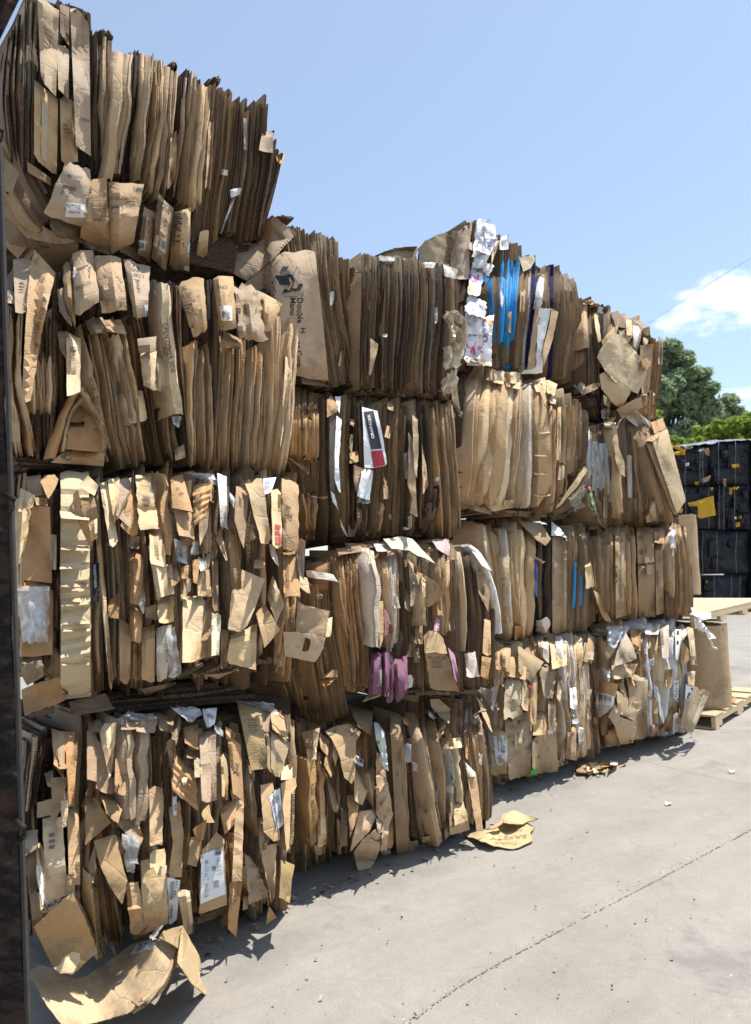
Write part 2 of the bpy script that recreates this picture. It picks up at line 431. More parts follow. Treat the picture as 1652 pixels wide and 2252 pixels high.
            wpx = k * 0.5 * (math.hypot(tr[0] - tl[0], 0) + math.hypot(br[0] - bl[0], 0)) * rng.uniform(*fill)
            kd = kind if kind != 'm' else rng.choice(['e', 'e2', 'f', 'f'])
            if kd == 'e': kd = rng.choice(('e', 'e2', 'e3', 'e3', 'e3')) if wpx > 6 else rng.choice(('e', 'e2', 'e3'))
            dz, tz = rng.uniform(*d), rng.choice(tn)
            if kd == 'f' and n > 3 and s.q is not None and rng.random() < .20: kd, tz, dz, wpx = 'e3', rng.choice('DZD'), dz - .04, wpx * .8      # a sunken edge coloured dark, painting the shaded gap between folds
            s.slab(pth, max(wpx, 1.6), kd, tz, dz, D if i else max(D, .5), rows, rough, rng.uniform(*twist), pinch=pinch if pinch is not None else (0.045 if kd[0] == 'f' else 0.006))

    # -------------------------------------------------------------- a panel, flap, film or label given by its four corners
    def flap(s, c, tn='K', d=0.03, bend=0.0, bulge=0.0, noise=0.015, ragged=1.0, zig=None, rib=0, th=0.0045, name='torn_flap', mat=None, res=1.0, parent=None, tuck=0.0, fold=None, label=None, color=None):
        rng, f = s.rng, s.f
        dc = d if hasattr(d, '__len__') else (d + rng.uniform(-.012, .012), d + rng.uniform(-.012, .012), d + rng.uniform(-.012, .012), d + rng.uniform(-.012, .012))
        if not hasattr(d, '__len__') and type(s) is Bale and mat is None:
            tl_ = min(.12, abs(c[3][1] - c[0][1]) * 3.4 / F * rng.uniform(.10, .55)); dc = (dc[0] - tl_ * .25, dc[1] - tl_ * .25, dc[2] + tl_ * .75, dc[3] + tl_ * .75)
        P4 = [f.P(c[i][0], c[i][1], dc[i] + s.o) for i in range(4)]
        wm = .5 * (np.linalg.norm(P4[1] - P4[0]) + np.linalg.norm(P4[2] - P4[3])); hm = .5 * (np.linalg.norm(P4[3] - P4[0]) + np.linalg.norm(P4[2] - P4[1]))
        nu = int(min(16, max(3, wm / .022 * res))) + 1; nv = int(min(34, max(4, hm / .025 * res))) + 1
        if zig: nv = max(nv, 40)
        n2 = wave2(rng, 6, 1.3); n3 = wave2(rng, 6, 4.0); re = [wave(rng, 4, 3.0) for _ in range(4)]
        fx = fold if fold is not None else rng.uniform(.25, .75); fa = rng.uniform(-1, 1) * noise * 1.2
        cuv = [rng.uniform(-.02, .07) * min(1.0, ragged) if mat is None else 0 for _ in range(3)]
        cc = np.asarray(c, float); A = np.zeros((nv, nu, 3)); U = np.zeros((nv, nu, 2)); u0, v0 = rng.uniform(0, 2), rng.uniform(0, 2)
        tin = rng.uniform(.03, .07) if (mat is None and type(s) is Bale and tuck == 0 and parent is None and rng.random() < .7) else 0
        rg = ragged * (1.3 if rng.random() < .55 else 3.2) * (1 if ragged > .55 else .4)
        pxm = hm / max(1e-6, np.linalg.norm(cc[3] - cc[0]))
        cutc = [rng.random() < .35 * min(ragged, 1) for _ in range(4)]; cuta = [rng.uniform(.04, .13) for _ in range(4)]
        for i in range(nv):
            t = i / (nv - 1)
            for j in range(nu):
                q = j / (nu - 1)
                ss = q + (rg / 60) * (re[0](t) * (q == 0) + re[1](t) * (q == 1)); t2 = t + (rg / 70) * (re[2](q) * (i == 0) + re[3](q) * (i == nv - 1))
                if i == 0:
                    if cutc[0] and q < cuta[0] * 2: t2 += cuta[0] * (1 - q / (cuta[0] * 2)) * .6
                    if cutc[1] and q > 1 - cuta[1] * 2: t2 += cuta[1] * (1 - (1 - q) / (cuta[1] * 2)) * .6
                if i == nv - 1:
                    if cutc[2] and q > 1 - cuta[2] * 2: t2 -= cuta[2] * (1 - (1 - q) / (cuta[2] * 2)) * .6
                    if cutc[3] and q < cuta[3] * 2: t2 -= cuta[3] * (1 - q / (cuta[3] * 2)) * .6
                p = (cc[0] * (1 - ss) + cc[1] * ss) * (1 - t2) + (cc[3] * (1 - ss) + cc[2] * ss) * t2
                dd = (dc[0] * (1 - q) + dc[1] * q) * (1 - t) + (dc[3] * (1 - q) + dc[2] * q) * t
                dd += bend * ((t - .5) ** 2 * 4 - .33) + bulge * (1 - (2 * q - 1) ** 2) * (0.5 + 0.5 * math.sin(math.pi * min(1, max(0, t))))
                dd += fa * max(0, 1 - abs(q - fx) / .3) - tuck * max(0, t - .6) ** 2 * 6 - tuck * .6 * max(0, .25 - t) ** 2 * 16
                if zig: dd += float(np.interp(t, [z[0] for z in zig], [z[1] for z in zig]))
                dd += noise * n2(q * wm * 4, t * hm * 4) + noise * .35 * n3(q * wm * 5, t * hm * 5)
                dd -= tin * max(0, 1 - t * hm / .035)
                dd += (s.bul(p[0], p[1]) if type(s) is Bale else 0) + cuv[0] * max(0, q + t - 1.35) ** 2 * 3 + cuv[1] * max(0, (1 - q) + t - 1.35) ** 2 * 3 + cuv[2] * max(0, q + 1 - t - 1.4) ** 2 * 3
                A[i, j] = f.P(p[0], p[1], dd + s.o)
                U[i, j] = (u0 + q * wm, v0 + t * hm) if rib == 0 else (v0 + t * hm, u0 + q * wm)
        o = s._sheet(A, U, tn, th, name, mat, parent, label, color)
        if mat is None and type(s) is Bale and parent is None and wm > .05 and hm > .13 and name == 'torn_flap' and rng.random() < .22:
            if rng.random() < .45:      # a strip of parcel tape, or a little faded print
                x_, y_ = rng.uniform(.25, .75), rng.uniform(.3, .7); L_ = lambda q, t: tuple((cc[0] * (1 - q) + cc[1] * q) * (1 - t) + (cc[3] * (1 - q) + cc[2] * q) * t)
                decal(o, [L_(x_ - .13, .06), L_(x_ + .13, .06), L_(x_ + .13, .94), L_(x_ - .13, .94)], TAPE, (.42, .31, .19), 'tape_strip', 3, 9, .0035)
            else:
                x_, y_ = rng.uniform(.12, .4), rng.uniform(.2, .6); L_ = lambda q, t: tuple((cc[0] * (1 - q) + cc[1] * q) * (1 - t) + (cc[3] * (1 - q) + cc[2] * q) * t)
                lines(o, [L_(x_, y_), L_(x_ + .45, y_), L_(x_ + .45, y_ + .22), L_(x_, y_ + .22)], rng.choice((3, 4, 6)), (.19, .135, .09), rng=rng)
        return o

    def clutter(s, n, tones, d=(-.05, .02), wpx=(10, 34), hpx=(35, 110), lean=.22, box=(.06, .95, .05, .93)):
        """small loose scraps caught between the bigger flaps"""
        rng = s.rng; tl, tr, br, bl = [np.array(p, float) for p in s.q]
        for i in range(n):
            u_, v_ = rng.uniform(*box[:2]), rng.uniform(*box[2:]); c = (tl * (1 - u_) + tr * u_) * (1 - v_) + (bl * (1 - u_) + br * u_) * v_
            w_, h_ = rng.uniform(*wpx) / 2, rng.uniform(*hpx) / 2; a_ = rng.gauss(0, lean); ca, sa = math.cos(a_), math.sin(a_)
            q_ = [(c[0] + x * ca - y * sa, c[1] + x * sa + y * ca) for x, y in ((-w_ * rng.uniform(.6, 1), -h_), (w_, -h_ * rng.uniform(.7, 1)), (w_ * rng.uniform(.5, 1), h_), (-w_, h_ * rng.uniform(.7, 1)))]
            s.flap(q_, rng.choice(tones), rng.uniform(*d), noise=.018, bulge=rng.uniform(-.01, .04), ragged=2.0, name='loose_scrap', res=.8)

    def _sheet(s, A, U, tn, th, name, mat, parent, label, color=None):
        nv, nu = A.shape[:2]; n = nv * nu
        V = np.vstack([A.reshape(-1, 3), A.reshape(-1, 3) - s.f.n * th]); UV = np.vstack([U.reshape(-1, 2)] * 2)
        Fc, Mi = [], []
        for i in range(nv - 1):
            for j in range(nu - 1):
                a, b, c_, d_ = i * nu + j, i * nu + j + 1, (i + 1) * nu + j + 1, (i + 1) * nu + j
                Fc.append((a, d_, c_, b)); Mi.append(0); Fc.append((n + a, n + b, n + c_, n + d_)); Mi.append(0)
        nf = len(Fc)
        bd = [j for j in range(nu)] + [i * nu + nu - 1 for i in range(1, nv)] + [(nv - 1) * nu + j for j in range(nu - 2, -1, -1)] + [i * nu for i in range(nv - 2, 0, -1)]
        for k in range(len(bd)):
            a, b = bd[k], bd[(k + 1) % len(bd)]; Fc.append((a, b, n + b, n + a)); Mi.append(1)
        mats = mat if mat is not None else [CARD, EDGE]
        if not isinstance(mats, (list, tuple)): mats = [mats]; Mi = [0] * len(Fc)
        o = build(name, V, Fc, mats, parent or s.e, color or tone(tn, s.rng), Mi, UV, smooth=True, sharp=32)
        if label: o['label'] = label
        return o, V, Fc

    def poly(s, pts, tn='K', d=0.04, noise=0.012, bend=None, th=0.0045, name='torn_flap', mat=None, rib=0.0, parent=None, ragged=1.0, label=None, hole=None, color=None):
        """a sheet with any outline; bend(px, py) adds an outward offset"""
        rng, f = s.rng, s.f
        P = [np.array(p, float) for p in pts]; out = []
        for i in range(len(P)):
            a, b = P[i], P[(i + 1) % len(P)]; k = max(1, int(np.linalg.norm(b - a) / 9))
            nn = np.array([b[1] - a[1], a[0] - b[0]]); nn /= np.linalg.norm(nn) + 1e-9
            for q in range(k): out.append(a + (b - a) * q / k + (nn * rng.uniform(-1, 1) * .9 * ragged if q else 0))
        x0, y0 = np.min(out, axis=0); x1, y1 = np.max(out, axis=0)
        st = max(7.0, max(x1 - x0, y1 - y0) / 26); inner = []
        def inside(x, y, pl):
            r = False; m = len(pl)
            for i in range(m):
                (xa, ya), (xb, yb) = pl[i], pl[i - 1]
                if (ya > y) != (yb > y) and x < (xb - xa) * (y - ya) / (yb - ya) + xa: r = not r
            return r
        y = y0 + st / 2; r = 0
        while y < y1:
            x = x0 + st / 2 * (1 + r % 2)
            while x < x1:
                if inside(x, y, out) and min(np.linalg.norm(np.array((x, y)) - o_) for o_ in out) > st * .4: inner.append(np.array((x, y)))
                x += st
            y += st * .87; r += 1
        allp = [Vector((p[0], p[1])) for p in out + inner]; ed = [(i, (i + 1) % len(out)) for i in range(len(out))]
        holes = []
        if hole:
            k0 = len(allp); allp += [Vector(h) for h in hole]; ed += [(k0 + i, k0 + (i + 1) % len(hole)) for i in range(len(hole))]
        vv, ee, ff, *_ = delaunay_2d_cdt(allp, ed, [], 0, 1e-4)
        tri = []
        for t in ff:
            cx = sum(vv[i][0] for i in t) / len(t); cy = sum(vv[i][1] for i in t) / len(t)
            if inside(cx, cy, out) and not (hole and inside(cx, cy, [tuple(h) for h in hole])): tri.append(tuple(t))
        tl_ = min(rng.uniform(.08, .46) * 3.4 / F, .12 / (max(p_[1] for p_ in pts) - min(p_[1] for p_ in pts))) if (type(s) is Bale and not callable(d)) else 0
        n2 = wave2(rng, 6, 1.4); n3 = wave2(rng, 6, 4.0); T = []; UV = []
        ctr = f.P((x0 + x1) / 2, (y0 + y1) / 2, s.o); ca, sa = math.cos(rib), math.sin(rib)
        for v in vv:
            q = f.P(v[0], v[1], s.o) - ctr; a, b = float(np.dot(q, f.u)), float(q[2])
            dd = (d(v[0], v[1]) if callable(d) else d) + noise * n2(a * 4, b * 4) + noise * .35 * n3(a * 5, b * 5)
            dd += tl_ * (v[1] - y0 - .3 * (y1 - y0)) + (s.bul(v[0], v[1]) if type(s) is Bale else 0)
            if bend: dd += bend(v[0], v[1])
            T.append(f.P(v[0], v[1], dd + s.o)); UV.append((a * ca + b * sa, b * ca - a * sa))
        T = np.array(T); n = len(T); V = np.vstack([T, T - f.n * th]); Fc, Mi = [], []
        cnt = {}
        for t in tri:
            nrm = np.cross(T[t[1]] - T[t[0]], T[t[2]] - T[t[0]])
            t = t if np.dot(nrm, f.n) > 0 else t[::-1]
            Fc.append(t); Fc.append(tuple(n + i for i in t[::-1])); Mi += [0, 0]
            for i in range(len(t)):
                e = (t[i], t[(i + 1) % len(t)]); cnt[e] = 1
        for (a, b) in list(cnt):
            if (b, a) not in cnt: Fc.append((b, a, n + a, n + b)); Mi.append(1)
        mats = mat if mat is not None else [CARD, EDGE]
        if not isinstance(mats, (list, tuple)): mats = [mats]; Mi = [0] * len(Fc)
        o = build(name, V, Fc, mats, parent or s.e, color or tone(tn, rng), Mi, UV + UV, smooth=True, sharp=32)
        if label: o['label'] = label
        return o, V, Fc

    def film(s, c, d=0.05, noise=0.03, col=(.8, .8, .8), name='plastic_film', **kw):
        return s.flap(c, 'W', d, noise=noise, mat=FILM, th=.0015, name=name, ragged=3.0, res=1.4, color=col, **kw)


def on_surface(part, px, py, lift=0.0025):
    """the point of a part's surface behind a place of the measuring grid, lifted along the surface normal"""
    bvh = part[3] if len(part) > 3 else BVHTree.FromPolygons([Vector(v) for v in part[1]], [list(f) for f in part[2]])
    r = Vector(ray(px, py)).normalized(); h = bvh.ray_cast(Vector(CAM), r)
    if h[0] is None:
        q = bvh.find_nearest(Vector(CAM) + r * float(np.mean(np.linalg.norm(np.asarray(part[1]) - CAM, axis=1))))
        h = q
    nrm = h[1] if h[1].dot(r) < 0 else -h[1]
    return np.array(h[0] + nrm * lift)


def with_bvh(part):
    return part if len(part) > 3 else tuple(part) + (BVHTree.FromPolygons([Vector(v) for v in part[1]], [list(f) for f in part[2]]),)


def decal(part, c, mat=None, color=(.75, .75, .75), name='paper_label', nu=5, nv=6, lift=0.003, th=0.0012):
    """a printed or pasted quad following the part's surface; a child of the part"""
    part = with_bvh(part); cc = np.asarray(c, float); V = []
    for i in range(nv):
        for j in range(nu):
            t, q = i / (nv - 1), j / (nu - 1); p = (cc[0] * (1 - q) + cc[1] * q) * (1 - t) + (cc[3] * (1 - q) + cc[2] * q) * t
            V.append(on_surface(part, p[0], p[1], lift))
    Fc = [(i * nu + j, (i + 1) * nu + j, (i + 1) * nu + j + 1, i * nu + j + 1) for i in range(nv - 1) for j in range(nu - 1)]
    o = build(name, V, Fc, mat or PAPER, part[0], color, smooth=True)
    return o, np.array(V), Fc


_tc = {}
def text_shape(txt, bold=0.0):
    if (txt, bold) in _tc: return _tc[(txt, bold)]
    cu = bpy.data.curves.new('lettering', 'FONT'); cu.body = txt; cu.resolution_u = 2; cu.offset = bold
    o = bpy.data.objects.new('lettering', cu); me = o.to_mesh()
    V = np.array([v.co[:] for v in me.vertices]); Fc = [tuple(p.vertices) for p in me.polygons]
    o.to_mesh_clear(); bpy.data.objects.remove(o); bpy.data.curves.remove(cu)
    if len(V) == 0: V = np.zeros((0, 3))
    _tc[(txt, bold)] = (V, Fc); return V, Fc


def write(part, txt, org, ex, ey, color=(.03, .03, .035), bold=0.0, lift=0.003, name='printed_text', parent=None):
    """lettering on a part: org is the lower left corner, ex the end of the baseline, ey the top of a capital above org"""
    part = with_bvh(part); V, Fc = text_shape(txt, bold)
    x0, x1 = V[:, 0].min(), V[:, 0].max(); h = 0.69
    org, ex, ey = map(lambda p: np.array(p, float), (org, ex, ey))
    W = [on_surface(part, *(org + (ex - org) * (v[0] - x0) / (x1 - x0) + (ey - org) * v[1] / h), lift) for v in V]
    return build(name, W, Fc, INK, parent or part[0], color)


def lines(part, c, n, color=(.12, .12, .12), name='printed_lines', lift=.005, rng=random.Random(5), duty=.5, ragged=True, vertical=False):
    """rows of small print (or the bars of a barcode) as thin strips in one mesh"""
    part = with_bvh(part); cc = np.asarray(c, float); V, Fc = [], []
    for i in range(n):
        t0 = i / n; t1 = t0 + duty / n * rng.uniform(.5, 1.3); q1 = rng.uniform(.55, 1) if ragged else 1
        for (a, b) in ((0, t0), (q1, t0), (q1, t1), (0, t1)):
            q, t = (b, a) if vertical else (a, b)
            p = (cc[0] * (1 - q) + cc[1] * q) * (1 - t) + (cc[3] * (1 - q) + cc[2] * q) * t
            V.append(on_surface(part, p[0], p[1], lift))
        k = len(V); Fc.append((k - 4, k - 1, k - 2, k - 3))
    return build(name, V, Fc, INK, part[0], color)


def qz(k):
    ox, oy, sc = {1: (0, 0, .4), 2: (0, 528.6, .4), 3: (0, 1024.3, .4), 4: (0, 1552.9, .4), 5: (528.6, 462.6, .36), 6: (594.7, 859, .32),
                  7: (594.7, 1156.4, .3374), 8: (991.2, 429.5, .4), 9: (991.2, 793, .4), 10: (991.2, 1255.5, .4), 0: (0, 0, 1)}[k]
    return lambda *p: [(x * sc + ox, y * sc + oy) for x, y in zip(p[::2], p[1::2])]

# ------------------------------------------------------------------ the bale wall: four columns, four tiers
C1 = Face((70, 2177), (640, 1975)); C2 = Face((645, 1955), (1080, 1815)); C3 = Face((1085, 1742), (1320, 1672)); C4 = Face((1325, 1668), (1535, 1612))


def S(b, q, a, n, kind='e', tn='K', **k):
    p = q(*a); b.seg(p[0], p[1], p[2], p[3], n, kind, tn, **k)


# ---- first column, top tier
b = Bale('dark top bale at the near end, its long sheets bowed against the sky', C1, [(30, 40), (610, 260), (560, 590), (60, 500)], 11, -0.12, top=0.10); q = qz(1)  # its darker sheet tones also paint the shade on the top tier
S(b, q, (20, 240, 150, 30, 130, 930, 30, 850), 10, 'e', 'DZGM', ml=-16, mr=-4, d=(-.10, 0), D=.6)
for k in range(9):                     # sheets sweeping round the lower corner
    o_ = k * 22
    b.slab(q(-20 + o_ * .9, 760 + o_ * .15, 60 + o_ * .7, 985 - o_ * .1, 180 + o_ * .5, 1190 - o_ * .35, 300 + o_ * .35, 1290 - o_ * .35, 430, 1335 - o_ * .2), 26, 'f2', 'MDM'[k % 3], .03 - .022 * k, .35, 14, .5)
b.poly(q(0, 840, 105, 950, 60, 1090, 20, 1040, 0, 1000), 'M', .05, name='torn_flap')
b.poly(q(-20, 1010, 60, 1090, 150, 1190, 300, 1280, 425, 1330, 330, 1345, 150, 1310, 40, 1200, -20, 1120), 'M', .02, noise=.02, bend=lambda x, y: .05 * math.sin((x + y) * .02)); b.poly(q(-20, 1130, 60, 1200, 180, 1310, 330, 1350, 200, 1370, 60, 1340, -20, 1260), 'D', -.02, noise=.02)
S(b, q, (140, 10, 215, 0, 190, 900, 130, 930), 5, 'e', 'DGM', d=(-.06, -.02))
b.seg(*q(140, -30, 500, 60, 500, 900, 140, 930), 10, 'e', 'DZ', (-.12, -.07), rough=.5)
b.flap(q(205, -30, 325, 60, 308, 530, 226, 440), 'G', (.05, .03, .03, .06), .01, ragged=.4, rib=1)
b.flap(q(190, 440, 320, 545, 312, 970, 188, 868), 'K', (.03, .0, .0, .03), ragged=.4, rib=1)
b.flap(q(150, 885, 282, 980, 278, 1020, 152, 945), 'K', -.03, ragged=.4)
b.flap(q(330, 20, 382, 40, 380, 250, 332, 190), 'D', -.02, ragged=.6)
p = b.flap(q(385, 15, 490, 110, 500, 858, 418, 800), 'G', (.04, .02, .0, .03), .02, ragged=.4)
lines(p, q(425, 480, 470, 490, 470, 505, 425, 495), 5, vertical=True, rng=random.Random(2))
lines(p, q(440, 645, 490, 655, 490, 680, 440, 670), 6, vertical=True, rng=random.Random(3))
b.flap(q(312, 245, 380, 258, 378, 545, 322, 490), 'G', (.02, .0, -.02, .02), ragged=.4)
b.flap(q(330, 520, 412, 560, 430, 890, 338, 905), 'K', (.0, -.02, -.02, .02), ragged=.5)
S(b, q, (500, 165, 625, 215, 585, 965, 505, 940), 6, 'f', 'GMD', d=(-.05, .0), bow=3)
p = b.slab(q(660, 285, 640, 620, 600, 985), 26, 'f', 'K', .0, .3)
b.slab(q(705, 290, 690, 560, 650, 960), 22, 'f', 'G', -.01, .3)
b.slab(q(725, 295, 715, 560, 672, 900), 10, 'f', 'G', -.03, .3)
write(p, 'OPEN OTHER SIDE', q(668, 760)[0], q(694, 480)[0], q(650, 755)[0], (.06, .055, .05))
S(b, q, (728, 282, 775, 285, 715, 1000, 640, 1000), 6, 'e', 'Z', d=(-.06, -.01), fill=(.7, .95))  # near-black sheets painting the dark gap between the folds
S(b, q, (775, 290, 850, 320, 782, 1000, 718, 985), 3, 'f', 'KKG', d=(-.02, .01), bow=3)
S(b, q, (850, 325, 940, 375, 868, 1110, 790, 1020), 4, 'f', 'KGM', d=(-.03, .01), bow=6)
S(b, q, (940, 385, 1030, 420, 960, 1110, 872, 1060), 6, 'f', 'KGM', d=(-.05, .01), bow=3)
S(b, q, (1030, 380, 1105, 445, 1062, 1140, 960, 1120), 5, 'f', 'GMK', d=(-.04, .01), bow=4)
S(b, q, (1100, 470, 1150, 482, 1110, 1140, 1060, 1130), 2, 'f', 'LK', d=(-.02, .02), bow=3)
b.flap(q(940, 740, 972, 720, 970, 960, 920, 1060), 'K', .03, noise=.02)
S(b, q, (1150, 462, 1282, 510, 1200, 1330, 1062, 1300), 15, 'e', 'KGM', d=(-.05, .02), bow=2, jit=6)
S(b, q, (1284, 575, 1480, 570, 1405, 1310, 1200, 1265), 22, 'e', 'GDM', d=(-.05, .02), bow=5, jit=7)
S(b, q, (1482, 690, 1560, 870, 1450, 1310, 1400, 1320), 8, 'e', 'DGZ', d=(-.12, -.03), jit=8)
b.flap(q(1515, 840, 1568, 850, 1550, 905, 1525, 890), 'O', -.06)
for (a, tn, l) in (((1150, 640, 1180, 650, 1160, 1040, 1130, 1030), 'K', 0), ((1440, 720, 1505, 730, 1500, 840, 1425, 830), 'G', 0)):
    b.flap(q(*a), tn, .03)
for a in ((1220, 930, 1255, 935, 1250, 965, 1218, 960), (1265, 1040, 1330, 1030, 1320, 1070, 1270, 1090), (1340, 645, 1358, 650, 1360, 815, 1342, 815), (1225, 1240, 1280, 1090, 1290, 1100, 1215, 1290)):
    b.film(q(*a), .05)
S(b, q, (1040, 1130, 1100, 1150, 1080, 1500, 1020, 1500), 4, 'e', 'ZD', d=(-.08, -.02))
bbq = []
for (a, tn, d) in (((360, 890, 497, 930, 500, 1260, 240, 1180), 'G', .08), ((472, 1000, 585, 968, 610, 1385, 440, 1310), 'K', .09), ((596, 1000, 792, 1010, 735, 1335, 612, 1395), 'K', .11),
                   ((792, 1140, 862, 1165, 822, 1440, 760, 1400), 'K', .08), ((872, 1060, 955, 1150, 915, 1490, 835, 1420), 'G', .09), ((960, 1165, 1050, 1140, 1040, 1490, 930, 1480), 'K', .09)):
    bbq.append(b.flap(q(*a), tn, d, bulge=b.rng.uniform(.03, .11), tuck=b.rng.uniform(.03, .09), noise=b.rng.uniform(.014, .034), ragged=b.rng.uniform(.7, 2.0), name='crushed_sauce_carton'))
for (a, tn) in (((250, 1150, 500, 1240, 470, 1340, 300, 1290), 'D'), ((440, 1310, 610, 1380, 600, 1400, 470, 1360), 'M'), ((680, 1330, 830, 1430, 820, 1470, 660, 1380), 'M'), ((800, 1420, 900, 1480, 900, 1500, 820, 1470), 'D')):
    b.flap(q(*a), tn, .04, noise=.03)
dk = (.10, .088, .07)
write(bbq[0], 'BBQ SAUCE', q(372, 975)[0], q(450, 985)[0], q(374, 958)[0], dk)
lines(bbq[0], q(345, 1010, 430, 1030, 400, 1090, 330, 1080), 7, dk)
lab = decal(bbq[0], q(366, 1112, 470, 1125, 484, 1195, 358, 1192)); lines(lab, q(378, 1122, 440, 1130, 440, 1172, 378, 1168), 18, vertical=True, ragged=False)
write(bbq[1], 'B', q(484, 1060)[0], q(508, 1062)[0], q(482, 1030)[0], (.05, .09, .08)); write(bbq[1], 'BBQ SAUC', q(496, 1095)[0], q(582, 1078)[0], q(494, 1078)[0], dk)
lines(bbq[1], q(505, 1120, 580, 1120, 570, 1215, 510, 1220), 11, dk)
write(bbq[2], 'Q SAUCE', q(606, 1098)[0], q(698, 1098)[0], q(606, 1080)[0], dk); write(bbq[2], '9400', q(732, 1052)[0], q(780, 1058)[0], q(735, 1026)[0], (.05, .10, .11))
lines(bbq[2], q(612, 1130, 690, 1120, 680, 1210, 614, 1215), 11, dk); lines(bbq[2], q(692, 1105, 745, 1105, 740, 1150, 692, 1150), 5, dk)
lines(bbq[3], q(800, 1190, 840, 1200, 820, 1330, 785, 1320), 12, dk)
lab = decal(bbq[3], q(762, 1315, 802, 1325, 800, 1370, 755, 1375)); lines(lab, q(768, 1330, 795, 1335, 792, 1362, 764, 1362), 9, vertical=True, ragged=False)
write(bbq[4], 'GFGB', q(885, 1150)[0], q(930, 1175)[0], q(890, 1110)[0], (.05, .09, .08)); lines(bbq[4], q(880, 1190, 935, 1215, 920, 1290, 870, 1280), 9, dk)
lab = decal(bbq[4], q(862, 1290, 915, 1310, 908, 1395, 846, 1348)); lines(lab, q(878, 1315, 910, 1325, 905, 1370, 872, 1350), 12, vertical=True, ragged=False)
lines(bbq[5], q(965, 1180, 1010, 1175, 1010, 1360, 955, 1360), 14, dk)
decal(bbq[5], q(1028, 1345, 1048, 1335, 1042, 1395, 1030, 1420))
for k in range(16):                    # flattened dark layers squeezed out below the right part
    y = 1345 + k * 11 + random.Random(k).uniform(-8, 8)
    b.slab(q(1080 + (k * 37) % 60, y + 10 + (k % 5) * 14, 1240, y - 6, 1390 - (k * 5), y - 55 + k * 10), 5 + k % 3, 'e', 'ZDG'[k % 3], -.06 + .01 * (k % 5), .3, 9, .8)
b.flap(q(1100, 1275, 1150, 1260, 1140, 1400, 1075, 1440), 'L', .05)
b.slab(q(560, 215, 580, 165, 605, 215), 22, 'f', 'Z', -.1, .1); b.slab(q(930, 365, 960, 340, 972, 350), 10, 'f', 'Z', -.08, .1); b.slab(q(1165, 445, 1190, 432, 1215, 436), 10, 'f', 'Z', -.08, .1)

# ---- first column, second tier
b = Bale('bale of folded sauce cartons leaning in tall folds, straight under the bowed top bale', C1, [(15, 580), (640, 660), (635, 1040), (25, 1015)], 12, -0.03); q = qz(2)
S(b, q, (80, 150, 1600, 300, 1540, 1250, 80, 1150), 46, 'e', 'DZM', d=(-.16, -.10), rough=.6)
S(b, q, (20, 380, 130, 390, 200, 1180, 60, 1200), 8, 'f', 'KGK', d=(-.03, .02), ml=-3, mr=-14)
p = b.poly(q(190, 52, 305, 178, 235, 480, 170, 880, 120, 900, 135, 600, 150, 330, 165, 150), 'K', .07, bend=lambda x, y: .03 * math.sin(x * .14))
write(p, 'THIS SIDE UP', q(212, 520)[0], q(262, 320)[0], q(190, 512)[0], (.10, .095, .085))
b.flap(q(72, 105, 180, 92, 140, 410, 85, 395), 'G', .04, ragged=.5)
p = b.flap(q(22, 270, 102, 290, 112, 352, 22, 342), 'G', .06); write(p, 'GFGB', q(62, 330)[0], q(62, 276)[0], q(36, 330)[0], (.06, .14, .11))
b.flap(q(40, 930, 105, 925, 110, 1110, 45, 1100), 'K', -.0)
S(b, q, (190, 430, 322, 435, 312, 1130, 178, 1170), 13, 'e', 'DMG', d=(-.04, -.01), jit=8)
S(b, q, (180, 615, 305, 640, 300, 970, 180, 950), 10, 'f2', 'KKL', d=(-.02, .01), rough=.5, jit=7)
S(b, q, (315, 470, 375, 480, 400, 1010, 320, 1180), 7, 'e', 'DZM', d=(-.08, -.02))
S(b, q, (440, 470, 575, 440, 725, 1240, 590, 1230), 11, 'f', 'KLKG', d=(-.05, .03), ml=-4, mr=-2)
p = b.slab(q(470, 560, 520, 800, 560, 1010), 16, 'f', 'K', .035, .2); write(p, 'HONEY BBQ SAUCE', q(488, 760)[0], q(562, 1000)[0], q(508, 752)[0], dk)
S(b, q, (570, 445, 700, 470, 815, 1200, 722, 1235), 8, 'f', 'KLLM', d=(-.04, .03), ml=8, mr=6)
p = b.slab(q(640, 520, 690, 780, 740, 1010), 18, 'f', 'L', .04, .2); write(p, 'OPEN OTHER SIDE', q(664, 700)[0], q(712, 975)[0], q(686, 694)[0], dk)
S(b, q, (690, 330, 765, 350, 905, 1240, 830, 1210), 8, 'e', 'DZM', d=(-.08, -.01))
b.flap(q(755, 820, 785, 830, 812, 990, 770, 1000), 'L', .05)
S(b, q, (860, 830, 950, 960, 1010, 1210, 900, 1240), 5, 'f', 'MKD', d=(-.06, .0))
b.flap(q(960, 1150, 1012, 1120, 1020, 1195, 965, 1210), 'K', .05); b.film(q(945, 970, 1000, 965, 985, 1030, 955, 1010), .05)
b.flap(q(755, 540, 862, 528, 855, 612, 765, 618), 'G', .10, bulge=.03); b.flap(q(770, 620, 862, 612, 850, 832, 790, 800), 'L', .09, bulge=.04)
b.flap(q(840, 640, 900, 640, 910, 830, 850, 820), 'K', .05, bulge=.03)
S(b, q, (835, 215, 900, 240, 980, 965, 935, 955), 2, 'f', 'KG', d=(.0, .02), bow=2)
p = b.slab(q(905, 235, 945, 600, 985, 955), 30, 'f', 'L', .05, .3); write(p, 'OPEN OTHER SIDE', q(892, 460)[0], q(940, 730)[0], q(918, 455)[0], dk)
S(b, q, (930, 200, 1000, 300, 1060, 1250, 1025, 1250), 6, 'e', 'DZG', d=(-.06, .0))
S(b, q, (1060, 560, 1160, 600, 1170, 1270, 1050, 1250), 8, 'f', 'KLKM', d=(-.04, .03), ml=-3, mr=4)
